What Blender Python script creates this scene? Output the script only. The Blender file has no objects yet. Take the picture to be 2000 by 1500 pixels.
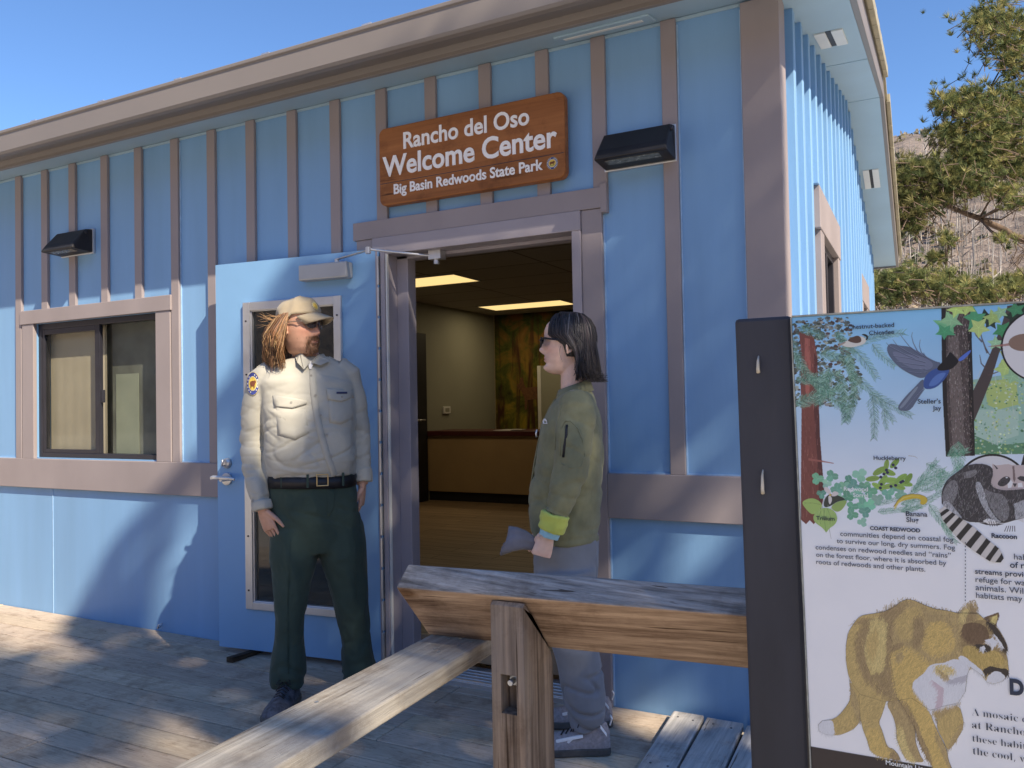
import bpy, bmesh, math, random
import numpy as np
from mathutils import Vector, Matrix
from mathutils.bvhtree import BVHTree

random.seed(7)
RNG = np.random.default_rng(11)
PI = math.pi
scene = bpy.context.scene
COL = scene.collection

# ---------------------------------------------------------------- camera, sky, sun, exposure
cd = bpy.data.cameras.new("camera")
cam = bpy.data.objects.new("camera", cd)
COL.objects.link(cam)
CR, CU, CW = Vector((.8888, .4579, -.0191)), Vector((.0267, -.0117, .9996)), Vector((-.4573, .8889, .0230))
cam.matrix_world = Matrix(((CR.x, CU.x, -CW.x, .4816), (CR.y, CU.y, -CW.y, -3.2664), (CR.z, CU.z, -CW.z, 1.3141), (0, 0, 0, 1)))
cd.sensor_width = 36.0
cd.sensor_fit = 'HORIZONTAL'
cd.lens = 28.009
cd.clip_start = .02
cd.clip_end = 3000
scene.camera = cam

SUN = Vector((.674, -.314, .669)).normalized()          # towards the sun
world = bpy.data.worlds.new("World")
scene.world = world
world.use_nodes = True
wn = world.node_tree.nodes
sky = wn.new('ShaderNodeTexSky')
sky.sky_type = 'NISHITA'
sky.sun_disc = False
sky.sun_elevation = math.asin(SUN.z)
sky.sun_rotation = math.atan2(SUN.x, SUN.y)
sky.air_density = 1.0
sky.dust_density = 0.05
sky.ozone_density = 8.0
sky.altitude = 600
world.node_tree.links.new(sky.outputs[0], wn['Background'].inputs[0])
wn['Background'].inputs[1].default_value = .12
sd = bpy.data.lights.new("sun", 'SUN')
sd.energy = 5.0
sd.angle = math.radians(.53)
sd.color = (1, .86, .66)
so = bpy.data.objects.new("sun", sd)
COL.objects.link(so)
so.rotation_euler = SUN.to_track_quat('Z', 'Y').to_euler()
so.location = SUN * 30
scene.view_settings.view_transform = 'Standard'
scene.view_settings.look = 'None'
scene.view_settings.exposure = .85
scene.view_settings.gamma = 1
scene.cycles.use_denoising = True
scene.cycles.max_bounces = 8
scene.cycles.transparent_max_bounces = 16

# ---------------------------------------------------------------- helpers
def srgb(r, g, b):
    f = lambda c: c / 12.92 if c <= .04045 else ((c + .055) / 1.055) ** 2.4
    return (f(r / 255), f(g / 255), f(b / 255), 1)


class MB:
    """collects shapes, links them as one mesh object"""
    def __init__(s):
        s.v, s.f, s.m, s.c, s.cur, s.col = [], [], [], [], 0, (1, 1, 1)

    def add(s, vs, fs):
        o = len(s.v)
        s.v += [tuple(v) for v in vs]
        for f in fs:
            s.f.append([o + i for i in f])
            s.m.append(s.cur)
            s.c.append(s.col)
        return s

    def box(s, x0, x1, y0, y1, z0, z1):
        vs = [(x, y, z) for z in (z0, z1) for y in (y0, y1) for x in (x0, x1)]
        return s.add(vs, [(0, 2, 3, 1), (4, 5, 7, 6), (0, 1, 5, 4), (2, 6, 7, 3), (0, 4, 6, 2), (1, 3, 7, 5)])

    def hexa(s, b, t):
        """bottom ring and top ring of n points"""
        n = len(b)
        vs = list(b) + list(t)
        fs = [tuple(reversed(range(n))), tuple(range(n, 2 * n))]
        fs += [(i, (i + 1) % n, n + (i + 1) % n, n + i) for i in range(n)]
        return s.add(vs, fs)

    def prism(s, poly, fn, h0, h1):
        """poly of (a,b); fn(a,b,h)->xyz"""
        return s.hexa([fn(a, b, h0) for a, b in poly], [fn(a, b, h1) for a, b in poly])

    def tube(s, pts, rad, n=8, cap=True, flat=1.0, ref=None):
        pts = [Vector(p) for p in pts]
        k = len(pts)
        if not hasattr(rad, '__len__'):
            rad = [rad] * k
        vs, prev = [], None
        for i, p in enumerate(pts):
            t = (pts[min(i + 1, k - 1)] - pts[max(i - 1, 0)]).normalized()
            if prev is None:
                a = Vector(ref) if ref else (Vector((0, 0, 1)) if abs(t.z) < .9 else Vector((1, 0, 0)))
            else:
                a = prev
            a = (a - t * a.dot(t))
            a = a.normalized() if a.length > 1e-6 else t.orthogonal().normalized()
            prev = a
            b = t.cross(a)
            r = rad[i]
            ra, rb = (r if isinstance(r, (tuple, list)) else (r, r * flat))
            for j in range(n):
                q = 2 * PI * j / n
                vs.append(p + a * (ra * math.cos(q)) + b * (rb * math.sin(q)))
        fs = [(i * n + j, i * n + (j + 1) % n, (i + 1) * n + (j + 1) % n, (i + 1) * n + j) for i in range(k - 1) for j in range(n)]
        if cap:
            fs += [tuple(reversed(range(n))), tuple(range((k - 1) * n, k * n))]
        return s.add(vs, fs)

    def ell(s, c, r, rot=None, nu=16, nv=10):
        c = Vector(c)
        vs = []
        for i in range(nv + 1):
            th = PI * i / nv
            for j in range(nu):
                ph = 2 * PI * j / nu
                p = Vector((r[0] * math.sin(th) * math.cos(ph), r[1] * math.sin(th) * math.sin(ph), r[2] * math.cos(th)))
                vs.append(c + (rot @ p if rot else p))
        fs = [(i * nu + j, (i + 1) * nu + j, (i + 1) * nu + (j + 1) % nu, i * nu + (j + 1) % nu) for i in range(nv) for j in range(nu)]
        return s.add(vs, fs)

    def loft(s, rings, n=32, e=2.0):
        """rings: (cx,cy,cz,rx,ry[,tilt_about_x,tilt_about_y])"""
        vs = []
        for r in rings:
            cx, cy, cz, rx, ry = r[:5]
            tx, ty = (r[5], r[6]) if len(r) > 6 else (0, 0)
            for j in range(n):
                q = 2 * PI * j / n
                c, si = math.cos(q), math.sin(q)
                x = rx * math.copysign(abs(c) ** (2 / e), c)
                y = ry * math.copysign(abs(si) ** (2 / e), si)
                vs.append((cx + x, cy + y, cz + y * tx + x * ty))
        k = len(rings)
        fs = [(i * n + j, i * n + (j + 1) % n, (i + 1) * n + (j + 1) % n, (i + 1) * n + j) for i in range(k - 1) for j in range(n)]
        fs += [tuple(reversed(range(n))), tuple(range((k - 1) * n, k * n))]
        return s.add(vs, fs)

    def mesh(s, name, mats=(), smooth=False, colattr=False):
        me = bpy.data.meshes.new(name)
        me.from_pydata(s.v, [], s.f)
        for m in (mats if isinstance(mats, (list, tuple)) else [mats]):
            me.materials.append(m)
        if len(me.materials) > 1:
            me.polygons.foreach_set('material_index', s.m)
        if smooth:
            me.polygons.foreach_set('use_smooth', [True] * len(s.f))
        if colattr:
            at = me.color_attributes.new('tint', 'FLOAT_COLOR', 'CORNER')
            arr = []
            for f, c in zip(s.f, s.c):
                arr += [c[0], c[1], c[2], 1.0] * len(f)
            at.data.foreach_set('color', arr)
        me.update()
        return me

    def build(s, name, mats, parent=None, smooth=False, bevel=0, colattr=False, fix=True, seg=2):
        me = s.mesh(name, mats, smooth, colattr)
        if fix:
            bm = bmesh.new()
            bm.from_mesh(me)
            bmesh.ops.recalc_face_normals(bm, faces=bm.faces)
            bm.to_mesh(me)
            bm.free()
        o = link(name, me, parent)
        if bevel:
            md = o.modifiers.new('bevel', 'BEVEL')
            md.width = bevel
            md.segments = seg
            md.limit_method = 'ANGLE'
            md.angle_limit = math.radians(40)
        return o


def link(name, me, parent=None):
    o = bpy.data.objects.new(name, me)
    COL.objects.link(o)
    if parent:
        o.parent = parent
    return o


def tag(o, label, cat, group=None, kind=None):
    if label:
        o['label'] = label
    if cat:
        o['category'] = cat
    if group:
        o['group'] = group
    if kind:
        o['kind'] = kind
    return o


def thing(name, label, cat, loc=(0, 0, 0), rz=0, group=None):
    o = bpy.data.objects.new(name, None)
    o.empty_display_size = .1
    COL.objects.link(o)
    o.location = loc
    o.rotation_euler = (0, 0, rz)
    return tag(o, label, cat, group)


def copy_tree(o, parent=None):
    c = o.copy()
    COL.objects.link(c)
    if parent:
        c.parent = parent
    for ch in list(o.children):
        copy_tree(ch, c)
    return c


# vectorised gradient noise
_P = RNG.permutation(512)
_P = np.concatenate([_P, _P, _P])
_G = RNG.normal(size=(512, 3))
_G /= np.linalg.norm(_G, axis=1)[:, None]


def pnoise(p):
    p = np.asarray(p, float)
    i = np.floor(p).astype(int)
    f = p - i
    i &= 255
    u = f * f * f * (f * (f * 6 - 15) + 10)
    out = 0
    for dx in (0, 1):
        for dy in (0, 1):
            for dz in (0, 1):
                h = _P[_P[_P[(i[:, 0] + dx) & 511] + ((i[:, 1] + dy) & 511) & 1023] + ((i[:, 2] + dz) & 511) & 1023] & 511
                g = _G[h]
                d = f - np.array([dx, dy, dz])
                w = (u[:, 0] if dx else 1 - u[:, 0]) * (u[:, 1] if dy else 1 - u[:, 1]) * (u[:, 2] if dz else 1 - u[:, 2])
                out = out + w * (g * d).sum(1)
    return out * 1.6


def getv(me):
    a = np.empty(len(me.vertices) * 3)
    me.vertices.foreach_get('co', a)
    return a.reshape(-1, 3)


def getn(me):
    a = np.empty(len(me.vertices) * 3)
    me.vertices.foreach_get('normal', a)
    return a.reshape(-1, 3)


def remesh(mb, voxel, smooth=4, disp=None, name='shape'):
    """union of closed shapes as one continuous surface"""
    o = mb.build('tmp', [])
    md = o.modifiers.new('r', 'REMESH')
    md.mode = 'VOXEL'
    md.voxel_size = voxel
    md.use_smooth_shade = True
    dg = bpy.context.evaluated_depsgraph_get()
    me = bpy.data.meshes.new_from_object(o.evaluated_get(dg))
    bpy.data.objects.remove(o)
    me.name = name
    e = np.empty(len(me.edges) * 2, dtype=np.int64)
    me.edges.foreach_get('vertices', e)
    e = e.reshape(-1, 2)
    v = getv(me)
    deg = np.bincount(e.ravel(), minlength=len(v))[:, None]

    def lap(v, k):
        for _ in range(k):
            a = np.stack([np.bincount(e[:, 0], v[e[:, 1], c], len(v)) + np.bincount(e[:, 1], v[e[:, 0], c], len(v)) for c in range(3)], 1)
            v = v * .4 + .6 * a / np.maximum(deg, 1)
        return v
    v = lap(v, smooth)
    me.vertices.foreach_set('co', v.ravel())
    me.update()
    if disp:
        v = v + getn(me) * disp(v, getn(me))[:, None]
        v = lap(v, 1)
        me.vertices.foreach_set('co', v.ravel())
        me.update()
    me.polygons.foreach_set('use_smooth', [True] * len(me.polygons))
    return me


# ---------------------------------------------------------------- materials
def mat(name, color=(.5, .5, .5, 1), rough=.6, metal=0, spec=.5):
    m = bpy.data.materials.new(name)
    m.use_nodes = True
    b = m.node_tree.nodes['Principled BSDF']
    b.inputs['Base Color'].default_value = color
    b.inputs['Roughness'].default_value = rough
    b.inputs['Metallic'].default_value = metal
    b.inputs['Specular IOR Level'].default_value = spec
    return m, m.node_tree.nodes, m.node_tree.links, b


def coords(n, l, scale, rot=(0, 0, 0), src='Object'):
    t = n.new('ShaderNodeTexCoord')
    mp = n.new('ShaderNodeMapping')
    mp.inputs['Scale'].default_value = scale
    mp.inputs['Rotation'].default_value = rot
    l.new(t.outputs[src], mp.inputs[0])
    return mp.outputs[0]


def noise(n, l, vec, scale=1, detail=4, rough=.55, dist=0):
    t = n.new('ShaderNodeTexNoise')
    t.inputs['Scale'].default_value = scale
    t.inputs['Detail'].default_value = detail
    t.inputs['Roughness'].default_value = rough
    t.inputs['Distortion'].default_value = dist
    l.new(vec, t.inputs['Vector'])
    return t.outputs[0]


def ramp(n, l, fac, stops):
    r = n.new('ShaderNodeValToRGB')
    e = r.color_ramp.elements
    while len(e) < len(stops):
        e.new(.5)
    for i, (p, c) in enumerate(stops):
        e[i].position = p
        e[i].color = c if len(c) == 4 else (*c, 1)
    l.new(fac, r.inputs[0])
    return r.outputs[0]


def mix(n, l, a, b, fac, mode='MIX'):
    x = n.new('ShaderNodeMix')
    x.data_type = 'RGBA'
    x.blend_type = mode
    for s, val in ((6, a), (7, b)):
        if hasattr(val, 'is_linked'):
            l.new(val, x.inputs[s])
        else:
            x.inputs[s].default_value = val if len(val) == 4 else (*val, 1)
    if hasattr(fac, 'is_linked'):
        l.new(fac, x.inputs[0])
    else:
        x.inputs[0].default_value = fac
    return x.outputs[2]


def bump(n, l, b, h, strength=.3, dist=.01):
    x = n.new('ShaderNodeBump')
    x.inputs['Strength'].default_value = strength
    x.inputs['Distance'].default_value = dist
    l.new(h, x.inputs['Height'])
    l.new(x.outputs[0], b.inputs['Normal'])


def paint(name, c, rough=.5, var=.12, scale=3, bmp=.12, metal=0, streak=(1, 1, 1), spec=.4, bscale=90):
    m, n, l, b = mat(name, c, rough, metal, spec)
    v = coords(n, l, streak)
    f = noise(n, l, v, scale, 5)
    d = tuple(x * (1 - var * 1.6) for x in c[:3]) + (1,)
    u = tuple(min(1, x * (1 + var)) for x in c[:3]) + (1,)
    l.new(ramp(n, l, f, [(.3, d), (.7, u)]), b.inputs['Base Color'])
    r = n.new('ShaderNodeMapRange')
    r.inputs[3].default_value = max(0.02, rough - .12)
    r.inputs[4].default_value = min(1, rough + .12)
    l.new(f, r.inputs[0])
    l.new(r.outputs[0], b.inputs['Roughness'])
    if bmp:
        hh = noise(n, l, coords(n, l, streak), bscale, 4)
        bump(n, l, b, hh, bmp, .002)
    return m


def wood(name, c_dark, c_light, axis='X', rough=.8, grain=38, contrast=(.3, .68), tintattr=False, knots=True, grey=None, bmp=.5, stretch=.045, cracks=True):
    m, n, l, b = mat(name, c_light, rough, 0, .25)
    sc = {'X': (stretch, 1, 1), 'Y': (1, stretch, 1), 'Z': (1, 1, stretch)}[axis]
    v = coords(n, l, sc)
    w = noise(n, l, v, 3.2, 2)
    add = n.new('ShaderNodeVectorMath')
    add.operation = 'MULTIPLY_ADD'
    l.new(w, add.inputs[0])
    add.inputs[1].default_value = (.12, .12, .12)
    l.new(v, add.inputs[2])
    g = noise(n, l, add.outputs[0], grain, 8, .7)
    col = ramp(n, l, g, [(contrast[0], c_dark), (contrast[1], c_light)])
    big = noise(n, l, v, 4.5, 3)
    col = mix(n, l, col, mix(n, l, col, (.45, .42, .4, 1), 1, 'MULTIPLY'), ramp(n, l, big, [(.5, (0, 0, 0, 1)), (.8, (.75, .75, .75, 1))]))
    if grey:
        gm = noise(n, l, coords(n, l, {'X': (.25, 1, 1), 'Y': (1, .25, 1), 'Z': (1, 1, .25)}[axis]), 6, 4)
        col = mix(n, l, col, mix(n, l, grey, col, .25), ramp(n, l, gm, [(.42, (0, 0, 0, 1)), (.62, (1, 1, 1, 1))]))
    if knots:
        vo = n.new('ShaderNodeTexVoronoi')
        vo.inputs['Scale'].default_value = 3.1
        l.new(coords(n, l, {'X': (.55, 1, 1), 'Y': (1, .55, 1), 'Z': (1, 1, .55)}[axis]), vo.inputs['Vector'])
        k = ramp(n, l, vo.outputs['Distance'], [(.035, (1, 1, 1, 1)), (.075, (0, 0, 0, 1))])
        col = mix(n, l, col, mix(n, l, col, (.35, .27, .2, 1), 1, 'MULTIPLY'), k)
    if cracks:
        cv = noise(n, l, v, grain * 1.7, 2, .5, .6)
        ck = ramp(n, l, cv, [(.27, (1, 1, 1, 1)), (.33, (0, 0, 0, 1))])
        col = mix(n, l, col, mix(n, l, col, (.28, .24, .21, 1), 1, 'MULTIPLY'), ck)
        st = noise(n, l, coords(n, l, (1, 1, 1)), 7, 6, .7)
        col = mix(n, l, col, mix(n, l, col, (.62, .58, .55, 1), 1, 'MULTIPLY'), ramp(n, l, st, [(.50, (0, 0, 0, 1)), (.66, (.8, .8, .8, 1))]))
    if tintattr:
        a = n.new('ShaderNodeVertexColor')
        a.layer_name = 'tint'
        col = mix(n, l, col, a.outputs[0], 1, 'MULTIPLY')
    l.new(col, b.inputs['Base Color'])
    bump(n, l, b, g, bmp, .004)
    return m


def tinted(name, rough=.8, trans=0, var=.25, scale=30, spec=.2):
    """colour comes from the mesh's own 'tint' attribute"""
    m, n, l, b = mat(name, (.5, .5, .5, 1), rough, 0, spec)
    a = n.new('ShaderNodeVertexColor')
    a.layer_name = 'tint'
    f = noise(n, l, coords(n, l, (1, 1, 1)), scale, 4)
    col = mix(n, l, a.outputs[0], ramp(n, l, f, [(.25, (1 - var,) * 3), (.75, (1 + var,) * 3)]), 1, 'MULTIPLY')
    l.new(col, b.inputs['Base Color'])
    if trans:
        t = n.new('ShaderNodeBsdfTranslucent')
        l.new(col, t.inputs[0])
        mx = n.new('ShaderNodeMixShader')
        mx.inputs[0].default_value = trans
        l.new(b.outputs[0], mx.inputs[1])
        l.new(t.outputs[0], mx.inputs[2])
        l.new(mx.outputs[0], n['Material Output'].inputs[0])
    return m


def fabric(name, c, rough=.85, var=.1, weave=700, bmp=.15, sheen=.2):
    m, n, l, b = mat(name, c, rough, 0, .15)
    v = coords(n, l, (1, 1, 1))
    f = noise(n, l, v, 14, 5)
    l.new(ramp(n, l, f, [(.3, tuple(x * (1 - var) for x in c[:3])), (.7, tuple(min(1, x * (1 + var)) for x in c[:3]))]), b.inputs['Base Color'])
    b.inputs['Sheen Weight'].default_value = sheen
    bump(n, l, b, noise(n, l, v, weave, 2), bmp, .001)
    return m


def glass(name, tint=(.02, .025, .025, 1), alpha=.55, rough=.02):
    """dark window glass: a reflecting sheet that lets part of the room behind show"""
    m, n, l, b = mat(name, tint, rough, 0, .9)
    t = n.new('ShaderNodeBsdfTransparent')
    t.inputs[0].default_value = (.95, .95, .93, 1)
    mx = n.new('ShaderNodeMixShader')
    mx.inputs[0].default_value = alpha
    l.new(t.outputs[0], mx.inputs[1])
    l.new(b.outputs[0], mx.inputs[2])
    l.new(mx.outputs[0], n['Material Output'].inputs[0])
    return m


BLUE = (.205, .385, .635, 1)
M = {}
M['blue'] = paint('blue_paint', BLUE, .5, .075, 3.5, .35, streak=(1, 1, .12), bscale=70)
M['bluedoor'] = paint('blue_door_paint', (.20, .39, .65, 1), .38, .04, 2.0, .04)
M['trim'] = paint('taupe_trim_paint', (.30, .262, .268, 1), .55, .06, 3, .12, streak=(1, 1, .6))
M['soffit'] = paint('soffit_paint', (.36, .50, .60, 1), .6, .05, 2, .06)
M['fascia'] = paint('fascia_paint', (.21, .19, .18, 1), .42, .05, 1.5, .03)
M['frame'] = paint('door_frame_paint', (.34, .31, .34, 1), .45, .05, 3, .06)
M['alu'] = paint('brushed_aluminium', (.62, .63, .65, 1), .35, .06, 8, .04, metal=.75)
M['closer'] = paint('closer_grey', (.45, .46, .47, 1), .4, .05, 6, .04, metal=.25)
M['bronze'] = paint('dark_bronze', (.025, .025, .035, 1), .35, .1, 8, .04)
M['black'] = paint('black_coating', (.018, .018, .022, 1), .5, .2, 8, .1)
M['white'] = paint('white_plastic', (.72, .72, .69, 1), .4, .03, 8, .03)
M['glass'] = glass('window_glass', alpha=.22)
M['doorglass'] = glass('door_glass', alpha=.86)
M['roof'] = paint('roof_metal', (.36, .33, .24, 1), .5, .15, 6, .05)
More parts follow.
